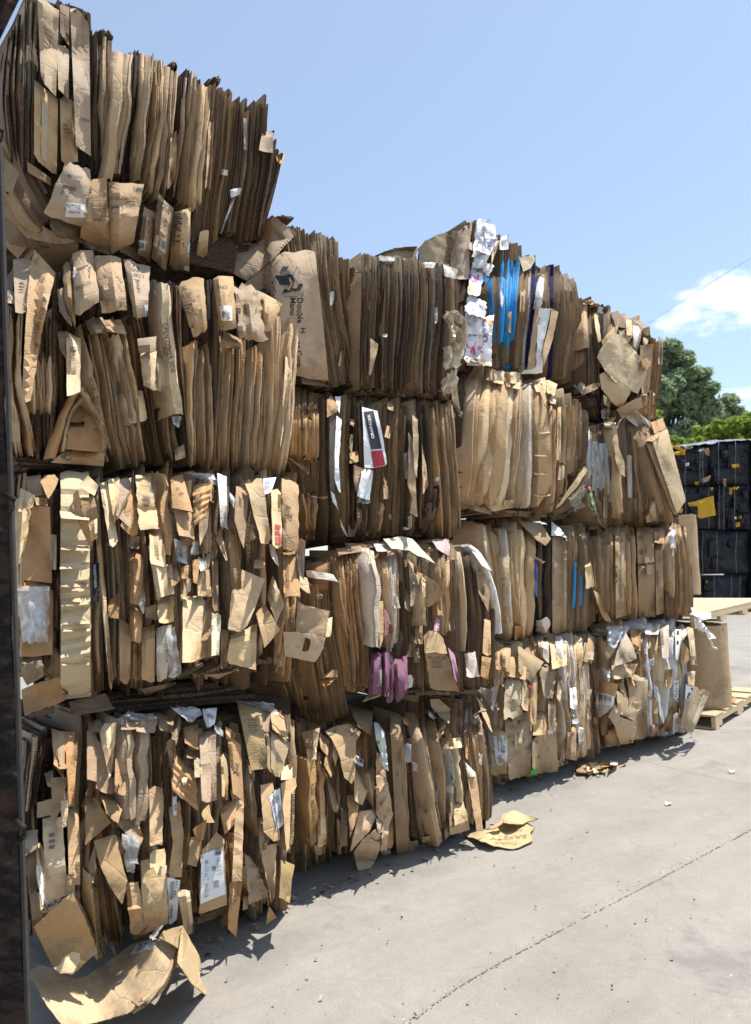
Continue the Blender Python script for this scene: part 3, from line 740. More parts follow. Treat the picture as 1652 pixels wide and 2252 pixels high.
S(b, q, (1120, 225, 1195, 225, 1200, 1200, 1150, 1200), 5, 'e', 'ZDM', d=(-.07, -.01))
S(b, q, (1200, 540, 1350, 560, 1320, 1290, 1180, 1265), 11, 'f', 'KLKM', d=(-.05, .02), bow=3)
S(b, q, (1350, 590, 1485, 610, 1440, 1290, 1310, 1290), 9, 'f', 'KLKG', d=(-.05, .02), bow=4)
S(b, q, (1500, 385, 1655, 440, 1565, 1310, 1440, 1290), 6, 'f', 'LKLK', d=(-.03, .03), bow=6)
b.flap(q(1570, 640, 1610, 650, 1585, 900, 1540, 1150), 'L', .04)
sc = []
for (a, tn, d) in (((345, 140, 405, 80, 415, 480, 362, 380), 'M', .04), ((398, 62, 512, 48, 548, 330, 415, 430), 'G', .10), ((518, 85, 662, 84, 702, 382, 560, 400), 'K', .11), ((680, 100, 826, 150, 812, 420, 738, 430), 'G', .08),
                   ((972, 235, 1118, 188, 1142, 490, 1065, 535), 'K', .09), ((1172, 195, 1282, 196, 1302, 485, 1212, 500), 'K', .10), ((1283, 242, 1432, 262, 1468, 552, 1318, 545), 'G', .10), ((1420, 275, 1555, 345, 1485, 500, 1450, 500), 'K', .06)):
    sc.append(b.flap(q(*a), tn, d, bulge=b.rng.uniform(.02, .10), tuck=b.rng.uniform(.02, .08), noise=b.rng.uniform(.014, .036), ragged=b.rng.uniform(.7, 2.2), name='crushed_sauce_carton'))
write(sc[1], 'BBQ SAUCE', q(418, 275)[0], q(500, 240)[0], q(414, 258)[0], dk); lines(sc[1], q(425, 160, 500, 130, 505, 210, 440, 230), 9, dk)
decal(sc[1], q(382, 155, 418, 148, 420, 200, 392, 218))
write(sc[2], 'BBQ SAUCE', q(684, 312)[0], q(590, 316)[0], q(684, 328)[0], dk); write(sc[2], 'GB', q(698, 336)[0], q(652, 334)[0], q(699, 364)[0], (.06, .14, .11)); lines(sc[2], q(610, 200, 682, 205, 682, 290, 610, 275), 10, dk)
write(sc[3], 'GB', q(720, 165)[0], q(768, 178)[0], q(724, 138)[0], (.06, .10, .09)); write(sc[3], 'BBQ S', q(732, 198)[0], q(790, 208)[0], q(736, 180)[0], dk); lines(sc[3], q(725, 215, 790, 225, 780, 300, 730, 290), 7, dk)
lab = decal(sc[3], q(790, 355, 828, 350, 826, 435, 798, 435)); lines(lab, q(798, 385, 822, 385, 822, 415, 800, 415), 8, vertical=True, ragged=False)
write(sc[4], 'GB', q(988, 285)[0], q(1030, 275)[0], q(982, 262)[0], (.06, .14, .11)); write(sc[4], 'NEY BBQ', q(985, 322)[0], q(1062, 300)[0], q(982, 305)[0], dk); lines(sc[4], q(1000, 345, 1070, 325, 1075, 420, 1012, 430), 9, dk)
write(sc[5], 'AUCE', q(1200, 268)[0], q(1250, 268)[0], q(1200, 250)[0], dk); lines(sc[5], q(1210, 285, 1270, 285, 1270, 350, 1212, 350), 7, dk)
lab = decal(sc[5], q(1212, 362, 1272, 362, 1275, 440, 1222, 440)); lines(lab, q(1222, 392, 1262, 392, 1264, 412, 1224, 412), 14, vertical=True, ragged=False)
write(sc[6], 'SAUCE', q(1302, 338)[0], q(1358, 342)[0], q(1302, 320)[0], dk); write(sc[6], '940', q(1388, 308)[0], q(1420, 310)[0], q(1390, 282)[0], (.06, .14, .16)); lines(sc[6], q(1350, 350, 1425, 358, 1420, 420, 1352, 410), 7, dk)
for (a, tn, d) in (((470, 440, 560, 420, 600, 500, 500, 520), 'G', .02), ((560, 440, 660, 430, 700, 520, 590, 500), 'K', .02), ((1230, 500, 1330, 545, 1320, 600, 1210, 590), 'M', .03), ((315, 270, 350, 260, 400, 480, 330, 400), 'G', .03)):
    b.flap(q(*a), tn, d, noise=.03, bulge=.03)
b.flap(q(365, 505, 445, 540, 442, 835, 368, 855), 'L', .10, bulge=.03)
b.flap(q(318, 500, 372, 500, 370, 660, 330, 600), 'M', .05, noise=.02)
p = b.flap(q(390, 1000, 572, 985, 578, 1168, 362, 1148), 'O', (.03, .03, .07, .07), ragged=.4)
p2 = b.flap(q(362, 1150, 578, 1168, 570, 1242, 280, 1222), 'O', (.07, .07, .05, .05), ragged=.5)
b.flap(q(375, 890, 462, 868, 470, 1000, 385, 1005), 'M', -.02, noise=.02); b.flap(q(460, 870, 540, 950, 572, 1010, 465, 1060), 'K', -.01, noise=.02)
b.slab(q(455, 805, 500, 890, 555, 970, 580, 1090, 578, 1160), 5, 'e', 'L', .09, .12, 12); b.slab(q(462, 870, 400, 940, 375, 1030, 362, 1150), 5, 'e', 'L', .09, .12, 12)
b.slab(q(455, 810, 400, 880, 360, 990, 300, 1200), 9, 'f', 'O', .06, .1, 12)
part = with_bvh(p2); V = [on_surface(part, *pt) for pt in q(328, 1182, 362, 1188, 360, 1178, 396, 1198, 366, 1212, 366, 1203, 340, 1196)]
build('printed_arrow', V, [(0, 1, 5, 6), (2, 3, 4), (1, 2, 4, 5)], INK, p2[0], (.05, .14, .15))
for k in range(5): b.slab(q(60 + k * 10, 1190 + k * 8, 170, 1205 + k * 9, 300 + k * 20, 1225 + k * 5), 6, 'e', 'DZM'[k % 3], -.02, .3, 8)
b.slab(q(1560, 1185, 1600, 1240, 1612, 1290, 1590, 1315), .9, 'e', 'G', .09, .003, 10, .2, name='baling_wire')

# ---- first column, third tier
b = Bale('bale of loose flaps with a pale accordion strip and a clear plastic bag', C1, [(30, 1055), (660, 1060), (680, 1470), (40, 1500)], 13, 0.12); q = qz(3)
S(b, q, (80, 60, 1650, 80, 1640, 1100, 90, 1150), 62, 'm', 'DZZM', d=(-.17, -.10), rough=1.3, jit=10)  # filler coloured near black, painting the deep shade between the flaps
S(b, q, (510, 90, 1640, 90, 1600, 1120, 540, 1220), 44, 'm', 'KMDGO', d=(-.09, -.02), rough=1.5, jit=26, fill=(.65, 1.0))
zz = []
for (t, v) in ((0, .03), (.095, .03), (.10, .0), (.17, .02), (.175, 0), (.24, .02), (.245, .0), (.32, .03), (.325, .0), (.345, .015), (.40, .01), (.42, .035), (.425, .005), (.49, .03), (.51, .0), (.53, .03), (.57, .0), (.59, .04), (.595, .0),
               (.66, .03), (.68, .0), (.69, .03), (.75, .0), (.78, .035), (.79, .0), (.82, .04), (.83, .0), (.86, .04), (.865, .01), (1, .02)): zz.append((t, v * .8))
p = b.flap(q(333, 28, 490, 36, 500, 1240, 335, 1282), 'L', .07, zig=zz, noise=.006, ragged=.8, name='stacked_card_strip', color=(.56, .45, .285))
for a in ((332, 250, 490, 262, 488, 300, 335, 290), (335, 432, 492, 440, 490, 468, 336, 462), (330, 535, 488, 528, 488, 560, 332, 568), (332, 640, 486, 632, 486, 664, 334, 668), (336, 738, 488, 732, 488, 762, 338, 772), (346, 846, 498, 838, 496, 868, 348, 872), (347, 872, 500, 868, 498, 908, 350, 912), (340, 1055, 492, 1050, 492, 1094, 342, 1098), (365, 1245, 500, 1232, 500, 1270, 362, 1284)):
    b.flap(q(*a), 'L', (.135, .135, .155, .155), noise=.004, ragged=1.0, color=(.57, .46, .30))
S(b, q, (60, 210, 130, 150, 120, 1050, 90, 1050), 3, 'f', 'LOK', d=(-.05, .0))
b.flap(q(70, 190, 190, 150, 138, 460, 72, 620), 'L', .05, noise=.03, bulge=.03); b.flap(q(110, 120, 195, 165, 180, 230, 100, 260), 'L', .06, noise=.03)
bk = b.flap(q(145, 212, 275, 226, 286, 645, 122, 628), 'O', (.05, .08, .06, .05), ragged=.5, bend=.01)
b.flap(q(120, 628, 292, 655, 290, 1040, 98, 1052), 'O', (.04, .05, .06, .05), ragged=.6); b.flap(q(85, 820, 122, 830, 122, 1050, 88, 1030), 'L', .06)
b.film(q(98, 662, 275, 668, 262, 975, 122, 970), .075, noise=.02, col=(.85, .85, .83), name='clear_bag', bulge=.03)
b.film(q(150, 690, 240, 705, 250, 940, 190, 950), .10, noise=.03, col=(.9, .9, .9))
b.flap(q(92, 660, 275, 662, 272, 690, 95, 688), 'W', .095, mat=FILM, name='bag_hem', color=(.85, .85, .82))
b.poly(q(222, 88, 250, 52, 300, 48, 322, 75, 300, 130, 266, 182), 'O', .09)
b.flap(q(145, 60, 225, 50, 235, 160, 150, 180), 'M', .0, noise=.03); b.flap(q(190, 170, 260, 180, 262, 220, 200, 215), 'K', .06)
b.flap(q(272, 375, 312, 380, 310, 570, 274, 572), 'L', .05); S(b, q, (280, 120, 330, 120, 330, 900, 290, 900), 4, 'e', 'MDG', d=(-.06, .0))
b.flap(q(92, 1058, 238, 1048, 240, 1155, 150, 1212), 'G', .0, noise=.03); b.flap(q(240, 1050, 300, 1060, 300, 1150, 245, 1130), 'M', -.02, noise=.03)
b.flap(q(126, 1222, 332, 1158, 372, 1290, 142, 1372), 'O', (.05, .08, .12, .10), fold=.72, noise=.01); b.flap(q(378, 1300, 580, 1250, 632, 1340, 402, 1376), 'M', (.0, .0, .08, .08))
b.flap(q(150, 1370, 300, 1320, 300, 1360, 170, 1390), 'D', .02)
b.flap(q(378, 185, 428, 128, 508, 442, 488, 432), 'K', (.10, .12, .12, .12)); b.flap(q(428, 182, 516, 165, 546, 282, 480, 322), 'M', (.15, .17, .14, .12)); b.flap(q(438, 118, 482, 52, 545, 110, 520, 165), 'L', .13)
b.flap(q(485, 295, 535, 285, 535, 400, 500, 420), 'L', .09, noise=.02)
S(b, q, (500, 60, 560, 90, 580, 1240, 505, 1240), 6, 'm', 'KGM', d=(-.04, .02))
p = b.flap(q(508, 530, 545, 535, 545, 750, 512, 745), 'N', .05, ragged=.3, noise=.004); write(p, '74020X7VAR00', q(512, 545)[0], q(518, 672)[0], q(524, 543)[0], (.75, .75, .72))
b.flap(q(545, 85, 588, 84, 655, 440, 606, 442), 'L', .05, noise=.015); b.flap(q(528, 398, 556, 402, 626, 1212, 604, 1216), 'L', (.06, .06, .04, .04), noise=.015)
b.flap(q(590, 76, 660, 68, 652, 242, 630, 322), 'L', .07); b.flap(q(655, 68, 722, 68, 720, 345, 640, 275), 'G', .05); b.flap(q(720, 130, 760, 180, 755, 400, 660, 345), 'O', (.08, .06, .06, .10))
b.flap(q(640, 240, 725, 120, 722, 145, 645, 300), 'G', .11)
b.flap(q(745, 42, 826, 60, 878, 352, 766, 346), 'L', (.08, .07, .09, .10), zig=[(0, 0), (.58, .0), (.62, -.012), (1, .02)]); b.slab(q(835, 60, 850, 250, 890, 420), 18, 'f', 'K', .0, .2); b.slab(q(905, 48, 915, 260, 925, 490), 26, 'f', 'O', .05, .2)
for a, d in (((820, 355, 886, 362, 906, 560, 828, 540), .06), ((812, 440, 902, 420, 926, 700, 868, 740), .09), ((835, 550, 947, 540, 957, 702, 860, 735), .075), ((860, 732, 957, 710, 956, 862, 878, 872), .09)):
    b.flap(q(*a), 'L', d)
p = b.flap(q(860, 890, 946, 870, 918, 1170, 864, 1198), 'P', .07, color=(.55, .47, .37)); write(p, 'ORGA', q(908, 980)[0], q(912, 1080)[0], q(926, 980)[0], (.1, .1, .1))
b.film(q(915, 900, 960, 880, 1000, 1150, 930, 1165), .08); b.film(q(955, 400, 1032, 420, 1030, 545, 975, 530), .05, col=(.7, .72, .74)); b.film(q(1060, 420, 1102, 410, 1090, 490, 1050, 490), .05); b.film(q(1095, 500, 1145, 540, 1130, 580, 1100, 575), .06)
b.flap(q(705, 450, 790, 460, 786, 765, 715, 765), 'O', .03, bulge=.04, noise=.02); b.flap(q(710, 760, 786, 770, 776, 972, 725, 962), 'O', .03, bulge=.03, noise=.02); b.flap(q(600, 740, 662, 700, 650, 842, 594, 830), 'O', .06, noise=.02)
b.flap(q(690, 370, 770, 390, 765, 460, 700, 450), 'G', -.02, noise=.03)
b.flap(q(655, 840, 722, 870, 716, 1195, 660, 1205), 'K', .04); b.flap(q(780, 895, 852, 868, 850, 1180, 780, 1188), 'K', .05, bulge=.03); b.flap(q(730, 970, 775, 975, 772, 1180, 735, 1180), 'O', .03, noise=.02)
b.flap(q(735, 690, 790, 640, 800, 760, 790, 820), 'P', .06); b.flap(q(800, 780, 860, 760, 865, 850, 800, 835), 'M', .06, noise=.03)
p = b.flap(q(938, 60, 1005, 48, 1062, 255, 948, 232), 'O', .07, bulge=.02); write(p, 'DC', q(970, 136)[0], q(990, 136)[0], q(970, 120)[0], dk); write(p, 'ION', q(985, 165)[0], q(1008, 160)[0], q(983, 150)[0], dk)
b.flap(q(955, 226, 1064, 258, 1072, 402, 985, 382), 'K', .09); b.flap(q(985, 385, 1075, 300, 1072, 440, 1010, 445), 'O', .05)
b.flap(q(1005, 85, 1055, 80, 1050, 180, 1015, 170), 'O', .05, noise=.03)
b.flap(q(1060, 108, 1172, 78, 1132, 282, 1068, 335), 'O', .07, noise=.028, zig=[(i / 12, (i % 2) * .02) for i in range(13)])
b.flap(q(1090, 260, 1160, 150, 1140, 350, 1100, 440), 'G', .03); b.slab(q(1145, 280, 1145, 480), 16, 'f', 'G', .0, .2)
b.flap(q(1195, 42, 1247, 60, 1252, 345, 1215, 338), 'W', .08, color=(.62, .58, .50)); b.flap(q(1185, 395, 1215, 340, 1252, 520, 1243, 522), 'L', .06)
b.film(q(1020, 35, 1180, 45, 1195, 110, 1150, 90), .05, col=(.6, .6, .58))
b.film(q(1265, 150, 1310, 200, 1300, 250, 1270, 210), .06); b.flap(q(1300, 100, 1370, 150, 1340, 470, 1290, 300), 'M', .01)
b.flap(q(1250, 350, 1302, 348, 1332, 682, 1274, 684), 'O', (.08, .10, .12, .10), color=(.30, .19, .095))
b.poly(q(1330, 570, 1456, 622, 1400, 790, 1360, 880, 1320, 915, 1255, 900, 1276, 690, 1320, 650), 'K', .09, rib=.25)
b.flap(q(1270, 930, 1412, 870, 1408, 1122, 1243, 1085), 'L', (.05, .05, .09, .09)); b.flap(q(1215, 900, 1260, 905, 1255, 1100, 1215, 1120), 'K', .0, noise=.02)
b.flap(q(1005, 720, 1126, 715, 1098, 1072, 1004, 1086), 'L', .08); b.flap(q(1110, 722, 1166, 762, 1162, 1052, 1090, 1062), 'K', .05); b.flap(q(1085, 600, 1150, 560, 1165, 720, 1090, 715), 'K', .04, bulge=.03)
b.flap(q(995, 560, 1040, 540, 1035, 620, 1000, 620), 'O', .07); b.poly(q(1058, 520, 1095, 512, 1102, 545, 1090, 600, 1085, 650, 1062, 640), 'O', .07); b.poly(q(1025, 620, 1050, 620, 1048, 690, 1028, 700), 'L', .07); b.flap(q(920, 540, 960, 530, 1000, 630, 945, 670), 'M', .07)
b.flap(q(1165, 808, 1216, 815, 1206, 1042, 1164, 1044), 'W', .10, color=(.66, .58, .42)); b.flap(q(1165, 480, 1200, 460, 1200, 800, 1170, 800), 'M', .0)
b.flap(q(1350, 92, 1442, 68, 1492, 412, 1438, 432), 'L', (.07, .09, .10, .08)); p = b.flap(q(1490, 118, 1545, 130, 1552, 462, 1500, 445), 'L', .07)
for k, a in enumerate(((1510, 322, 1542, 328, 1542, 352, 1510, 348), (1510, 358, 1542, 362, 1542, 382, 1510, 378), (1512, 390, 1544, 394, 1544, 430, 1514, 430))): decal(p, q(*a), INK, (.42, .05, .06), 'red_print', 3, 3)
write(p, 'EDM', q(1522, 425)[0], q(1522, 328)[0], q(1512, 425)[0], (.6, .5, .38))
b.flap(q(1550, 68, 1642, 112, 1642, 472, 1556, 465), 'K', .06, bulge=.03); b.flap(q(1556, 475, 1652, 470, 1650, 725, 1562, 700), 'O', .05)
lab = b.flap(q(1448, 70, 1520, 62, 1490, 150, 1450, 160), 'W', .05, mat=PAPER, name='shipping_label', noise=.006); lines(lab, q(1452, 85, 1480, 82, 1480, 140, 1452, 140), 14, ragged=False)
b.flap(q(1408, 808, 1460, 764, 1540, 902, 1455, 1002), 'K', .09); b.flap(q(1470, 720, 1500, 600, 1565, 760, 1520, 872), 'L', .07, noise=.02); b.flap(q(1400, 520, 1450, 500, 1460, 560, 1395, 568), 'K', .05); b.flap(q(1480, 430, 1515, 425, 1535, 560, 1490, 500), 'P', .06, noise=.02)
S(b, q, (1560, 700, 1640, 720, 1600, 1090, 1510, 1090), 5, 'f', 'KOM', d=(-.05, .02))
q7 = qz(7)
b.poly(q7(175, 490, 240, 522, 388, 555, 372, 640, 362, 728, 250, 705, 168, 688), 'K', lambda x, y: .06 + .14 * (x - 650) / 90, rib=1.2)
b.poly(q7(85, 690, 180, 690, 362, 728, 345, 800, 318, 850, 292, 888, 240, 880, 160, 862, 95, 850), 'K', lambda x, y: .10 + .12 * (x - 625) / 90, rib=1.2, hole=q7(228, 728, 258, 738, 266, 760, 248, 815, 222, 822, 206, 812), color=(.50, .36, .22), label='wide flap with a cut hand hole')
b.flap(q7(372, 600, 405, 595, 395, 720, 360, 725), 'L', .17)
b.flap(q7(160, 160, 200, 75, 232, 100, 215, 440), 'P', .07); b.poly(q7(172, 180, 208, 330, 240, 340, 262, 440, 240, 438, 195, 400), 'L', .10)
b.flap(q7(80, 170, 190, 165, 195, 455, 95, 470), 'O', .05, bulge=.03)
for a, tn in (((60, 190, 75, 350, 70, 450), 'G'),): b.slab(q(*a), 10, 'f', tn, -.02, .2)
for k in range(7): b.slab(q(900 + k * 80, 1190 - k * 18, 1010 + k * 80, 1150 - k * 12, 1120 + k * 60, 1095 - k * 5), 7, 'e', 'MDK'[k % 3], .0, .25, 8)
for k in range(7): b.slab(q(330 + k * 30, 1300 + k * 14, 700, 1250 + k * 16, 1150 + k * 50, 1190 + k * 14), 9, 'e', 'ZDZM'[k % 4], -.10 + .012 * k, .3, 9, 1.2)
b.flap(q(760, 1230, 960, 1190, 975, 1200, 800, 1262), 'M', .06); b.poly(q(1120, 1150, 1230, 1140, 1310, 1120, 1200, 1172), 'M', .03)

b.clutter(30, 'KKLMOGG', (-.10, -.03))

# ---- first column, bottom tier
b = Bale('bale of crushed cartons on the ground with a big white shipping sheet', C1, [(50, 1615), (645, 1540), (650, 1950), (60, 2080)], 14, 0.19); q = qz(4)
S(b, q, (110, 150, 1640, 40, 1600, 1060, 130, 1250), 58, 'm', 'DZZM', d=(-.18, -.10), rough=1.3, jit=10)  # dark filler layer, its colour standing in for shade behind the cartons
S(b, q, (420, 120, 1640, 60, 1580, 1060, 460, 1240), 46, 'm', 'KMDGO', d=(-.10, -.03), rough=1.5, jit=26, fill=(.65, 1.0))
S(b, q, (130, 190, 262, 130, 200, 520, 100, 620), 9, 'e', 'DGM', d=(-.06, .0), D=.4)
S(b, q, (440, 60, 480, 90, 470, 700, 430, 700), 4, 'e', 'MDG', d=(-.06, 0))
b.flap(q(285, 128, 412, 140, 385, 355, 300, 335), 'O', .03, noise=.035); b.flap(q(358, 188, 432, 180, 402, 545, 380, 545), 'O', .06); b.flap(q(300, 200, 360, 250, 350, 400, 300, 330), 'M', .03, noise=.03)
b.flap(q(245, 370, 290, 350, 290, 450, 262, 440), 'G', .04)
b.poly(q(280, 395, 372, 390, 342, 560, 318, 600, 300, 632, 276, 600, 205, 615, 205, 530, 288, 510), 'G', .07)
b.flap(q(234, 610, 342, 598, 372, 1040, 250, 1076), 'L', (.07, .08, .09, .07), zig=[(0, 0), (.7, .01), (.72, -.004), (1, .01)]); b.poly(q(333, 520, 372, 514, 376, 560, 366, 662, 340, 668), 'L', .11)
b.flap(q(370, 556, 432, 548, 442, 990, 380, 985), 'K', .06); b.poly(q(368, 930, 410, 920, 412, 1060, 390, 1090, 360, 1070), 'K', .12)
b.flap(q(120, 690, 210, 680, 205, 780, 130, 830), 'P', .03, noise=.03, color=(.40, .30, .20)); b.flap(q(150, 790, 215, 780, 218, 1010, 158, 1030), 'M', .05); b.flap(q(118, 650, 138, 720, 152, 1100, 132, 1100), 'L', .03); b.flap(q(165, 1030, 232, 1020, 232, 1260, 185, 1275), 'M', .04)
p = b.flap(q(195, 760, 232, 755, 258, 1100, 225, 1125), 'L', .06); decal(p, q(200, 872, 230, 880, 255, 1070, 228, 1100)); 
p = b.flap(q(230, 1075, 345, 1035, 300, 1120, 235, 1140), 'W', .06, mat=PAPER, name='shipping_label', noise=.006); write(p, 'JALA', q(255, 1115)[0], q(320, 1075)[0], q(245, 1095)[0], (.06, .07, .10), .01); lines(p, q(235, 1090, 255, 1085, 255, 1125, 238, 1130), 8, rng=random.Random(8))
b.poly(q(188, 1212, 300, 1110, 400, 1022, 470, 1170, 540, 1352, 470, 1410, 400, 1478, 345, 1470, 296, 1440, 240, 1330), 'K', lambda x, y: .13 + .10 * (y - 1960) / 180, rib=.7, noise=.008, name='tilted_carton', color=(.46, .31, .155))
b.poly(q(296, 1440, 330, 1420, 360, 1370, 400, 1350, 440, 1358, 440, 1400, 400, 1470, 330, 1470), 'L', .26, noise=.006)
b.slab(q(400, 1025, 470, 1160, 545, 1352, 560, 1390), 7, 'e', 'L', .11, .10, 10); b.slab(q(505, 940, 530, 1150, 548, 1390), 7, 'e2', 'L', .12, .1, 10); b.slab(q(530, 1000, 545, 1200, 575, 1370), 6, 'e2', 'L', .09, .1, 10)
b.flap(q(478, 128, 532, 120, 532, 412, 480, 402), 'M', .04); b.flap(q(540, 108, 642, 88, 622, 300, 606, 418), 'L', (.08, .10, .10, .10)); b.flap(q(530, 180, 600, 250, 625, 480, 530, 470), 'K', .04)
b.flap(q(638, 165, 692, 200, 692, 505, 630, 470), 'O', .05); b.flap(q(640, 345, 690, 300, 690, 400, 660, 440), 'K', .08)
p = b.slab(q(705, 85, 715, 350, 725, 620), 34, 'f', 'G', .08, .25, lump=1.4); p = b.slab(q(805, 85, 800, 350, 785, 640), 36, 'f', 'G', .08, .25, lump=1.4); b.flap(q(660, 80, 745, 78, 750, 130, 668, 130), 'G', .09); b.flap(q(745, 85, 866, 78, 850, 150, 750, 140), 'G', .10, noise=.02)
b.flap(q(468, 500, 522, 500, 612, 642, 470, 762), 'O', (.06, .06, .10, .10), color=(.33, .215, .115)); b.flap(q(540, 465, 692, 520, 650, 645, 590, 600), 'O', .08, color=(.37, .24, .125))
b.poly(q(515, 740, 640, 705, 672, 860, 702, 960, 690, 1020, 672, 1090, 600, 985, 548, 870), 'O', .10, rib=.5, color=(.36, .235, .12)); b.poly(q(690, 700, 640, 640, 690, 560, 760, 650, 790, 720, 770, 770), 'M', .05, noise=.03)
b.flap(q(470, 920, 525, 760, 530, 900, 515, 975), 'L', .09); b.film(q(665, 700, 765, 720, 760, 870, 690, 860), .10, col=(.85, .84, .82)); b.film(q(690, 840, 745, 850, 740, 915, 700, 910), .08)
S(b, q, (530, 880, 640, 1000, 700, 1290, 600, 1290), 9, 'e', 'MGDK', d=(.0, .05), jit=10, twist=(-.3, .3))
S(b, q, (640, 650, 700, 700, 720, 900, 660, 880), 3, 'f', 'MG', d=(-.02, .03))
b.poly(q(820, 460, 850, 440, 895, 450, 900, 530, 892, 765, 862, 760, 826, 770), 'K', .08); b.slab(q(850, 520, 850, 700, 860, 830), 20, 'f', 'G', .03, .2)
b.flap(q(775, 850, 872, 815, 922, 930, 918, 1210, ), 'K', .08) if 0 else b.poly(q(775, 850, 820, 840, 870, 818, 918, 930, 925, 1195, 800, 1250, 780, 1050), 'L', .08, rib=1.5, noise=.01, color=(.50, .36, .20)); b.poly(q(825, 812, 850, 790, 905, 785, 912, 820, 912, 885, 880, 880, 862, 930, 845, 885, 826, 892), 'L', .12); b.poly(q(865, 880, 918, 876, 915, 915, 900, 932, 870, 930), 'L', .11)
b.flap(q(690, 980, 762, 970, 806, 1240, 722, 1255), 'K', .10, bulge=.03, zig=[(0, 0), (.45, .0), (.52, .03), (.62, -.02), (1, 0)]); b.flap(q(720, 1235, 806, 1225, 800, 1270, 745, 1285), 'K', .08, noise=.03)
p = b.flap(q(922, 952, 992, 940, 972, 1182, 930, 1205), 'W', .09, mat=PAPER, name='shipping_label', noise=.01); lines(p, q(935, 965, 958, 960, 950, 1060, 932, 1065), 20, ragged=False); lines(p, q(965, 960, 980, 960, 962, 1060, 950, 1060), 6, rng=random.Random(9)); lines(p, q(938, 1090, 955, 1085, 950, 1160, 934, 1165), 9, rng=random.Random(4))
b.poly(q(930, 560, 990, 520, 1010, 700, 1000, 940, 925, 950, 950, 760), 'K', .04, rib=1.5); p = b.flap(q(950, 500, 972, 495, 972, 600, 952, 600), 'W', .06, mat=PAPER, name='shipping_label', noise=.004); lines(p, q(954, 540, 970, 540, 970, 580, 954, 580), 8, ragged=False)
p = b.poly(q(1110, 790, 1150, 750, 1190, 690, 1225, 720, 1240, 900, 1248, 1095, 1170, 1120, 1096, 1142, 1100, 960), 'K', .10, noise=.008, name='labelled_carton_panel'); lab = decal(p, q(1108, 815, 1218, 775, 1240, 1030, 1100, 1086), nu=7, nv=9)
for a in ((1180, 780, 1210, 772, 1215, 820, 1182, 826), (1165, 880, 1185, 878, 1185, 905, 1167, 905), (1170, 960, 1200, 955, 1202, 995, 1172, 998)): lines(lab, q(*a), 9, (.09, .09, .10), ragged=False, duty=.6)
lines(lab, q(1125, 850, 1150, 840, 1150, 1050, 1120, 1060), 14, (.30, .30, .31), rng=random.Random(31), duty=.35); lines(lab, q(1190, 840, 1225, 830, 1230, 930, 1192, 940), 9, (.28, .28, .30), duty=.35); lines(lab, q(1128, 850, 1142, 845, 1144, 865, 1130, 868), 5, (.08, .08, .09), ragged=False)
b.flap(q(1096, 140, 1188, 130, 1192, 522, 1110, 532), 'G', .09, noise=.02); b.flap(q(1012, 118, 1092, 98, 1092, 245, 1018, 202), 'O', .07); b.flap(q(1020, 240, 1110, 250, 1080, 290, 1030, 285), 'M', .07); b.flap(q(958, 250, 1080, 375, 1088, 575, 945, 462), 'O', .08, zig=[(i / 10, (i % 2) * .014) for i in range(11)], noise=.018)
b.flap(q(985, 360, 1040, 380, 1020, 430, 1010, 440), 'L', .11); b.poly(q(1068, 300, 1088, 282, 1112, 300, 1114, 390, 1072, 392), 'L', .12); b.flap(q(915, 190, 965, 175, 970, 430, 930, 300), 'K', .05)
b.flap(q(1250, 168, 1322, 200, 1342, 525, 1282, 482), 'O', .08, bulge=.03, noise=.02); b.flap(q(1213, 250, 1262, 270, 1252, 515, 1222, 490), 'L', .09, noise=.02); b.flap(q(1238, 110, 1300, 150, 1290, 200, 1245, 180), 'O', .07, noise=.03)
b.flap(q(1208, 560, 1302, 508, 1292, 652, 1236, 705), 'O', .12); b.poly(q(1270, 460, 1300, 432, 1312, 470, 1308, 515, 1340, 518, 1332, 960, 1276, 965, 1290, 640), 'K', .10, rib=1.5); b.flap(q(1262, 955, 1332, 960, 1300, 1272, 1254, 1225), 'O', .12, noise=.02); b.flap(q(1210, 1190, 1265, 1100, 1262, 1190, 1230, 1225), 'K', .10)
S(b, q, (1230, 720, 1290, 720, 1290, 1060, 1240, 1060), 4, 'm', 'OKM', d=(.0, .06)); S(b, q, (1030, 900, 1095, 900, 1090, 1130, 1040, 1150), 4, 'm', 'OMK', d=(.0, .05))
b.flap(q(1060, 680, 1140, 620, 1120, 735, 1080, 730), 'O', .08); b.poly(q(1050, 720, 1110, 720, 1105, 800, 1080, 885, 1030, 870), 'O', .09); b.poly(q(1105, 590, 1150, 540, 1160, 600, 1180, 640, 1130, 640), 'K', .12)
b.flap(q(974, 1012, 1042, 1008, 1068, 1240, 1022, 1272), 'L', (.15, .17, .17, .14), bulge=.02); b.flap(q(1042, 1005, 1062, 1040, 1068, 1250, 1055, 1250), 'K', .12)
b.flap(q(1305, -20, 1432, -10, 1478, 345, 1382, 352), 'O', (.06, .08, .09, .07), ragged=.5, color=(.38, .27, .14)); b.flap(q(1465, 125, 1596, 188, 1545, 405, 1472, 345), 'K', (.10, .07, .06, .08), color=(.36, .27, .155)); b.flap(q(1430, 0, 1480, 0, 1500, 250, 1450, 300), 'G', .03); b.flap(q(1480, -10, 1560, 60, 1585, 180, 1500, 130), 'K', .04, noise=.025)
p = b.poly(q(1432, 435, 1500, 418, 1530, 560, 1540, 735, 1505, 745, 1450, 690), 'K', .08, rib=1.5); lab = decal(p, q(1480, 500, 1512, 462, 1528, 650, 1520, 690)); lines(lab, q(1492, 520, 1508, 500, 1520, 620, 1508, 640), 8, rng=random.Random(6))
p = b.flap(q(1505, 470, 1540, 450, 1560, 655, 1530, 672), 'W', .10, mat=PAPER, name='shipping_label', noise=.006); lines(p, q(1512, 500, 1540, 480, 1550, 640, 1530, 650), 14, rng=random.Random(7))
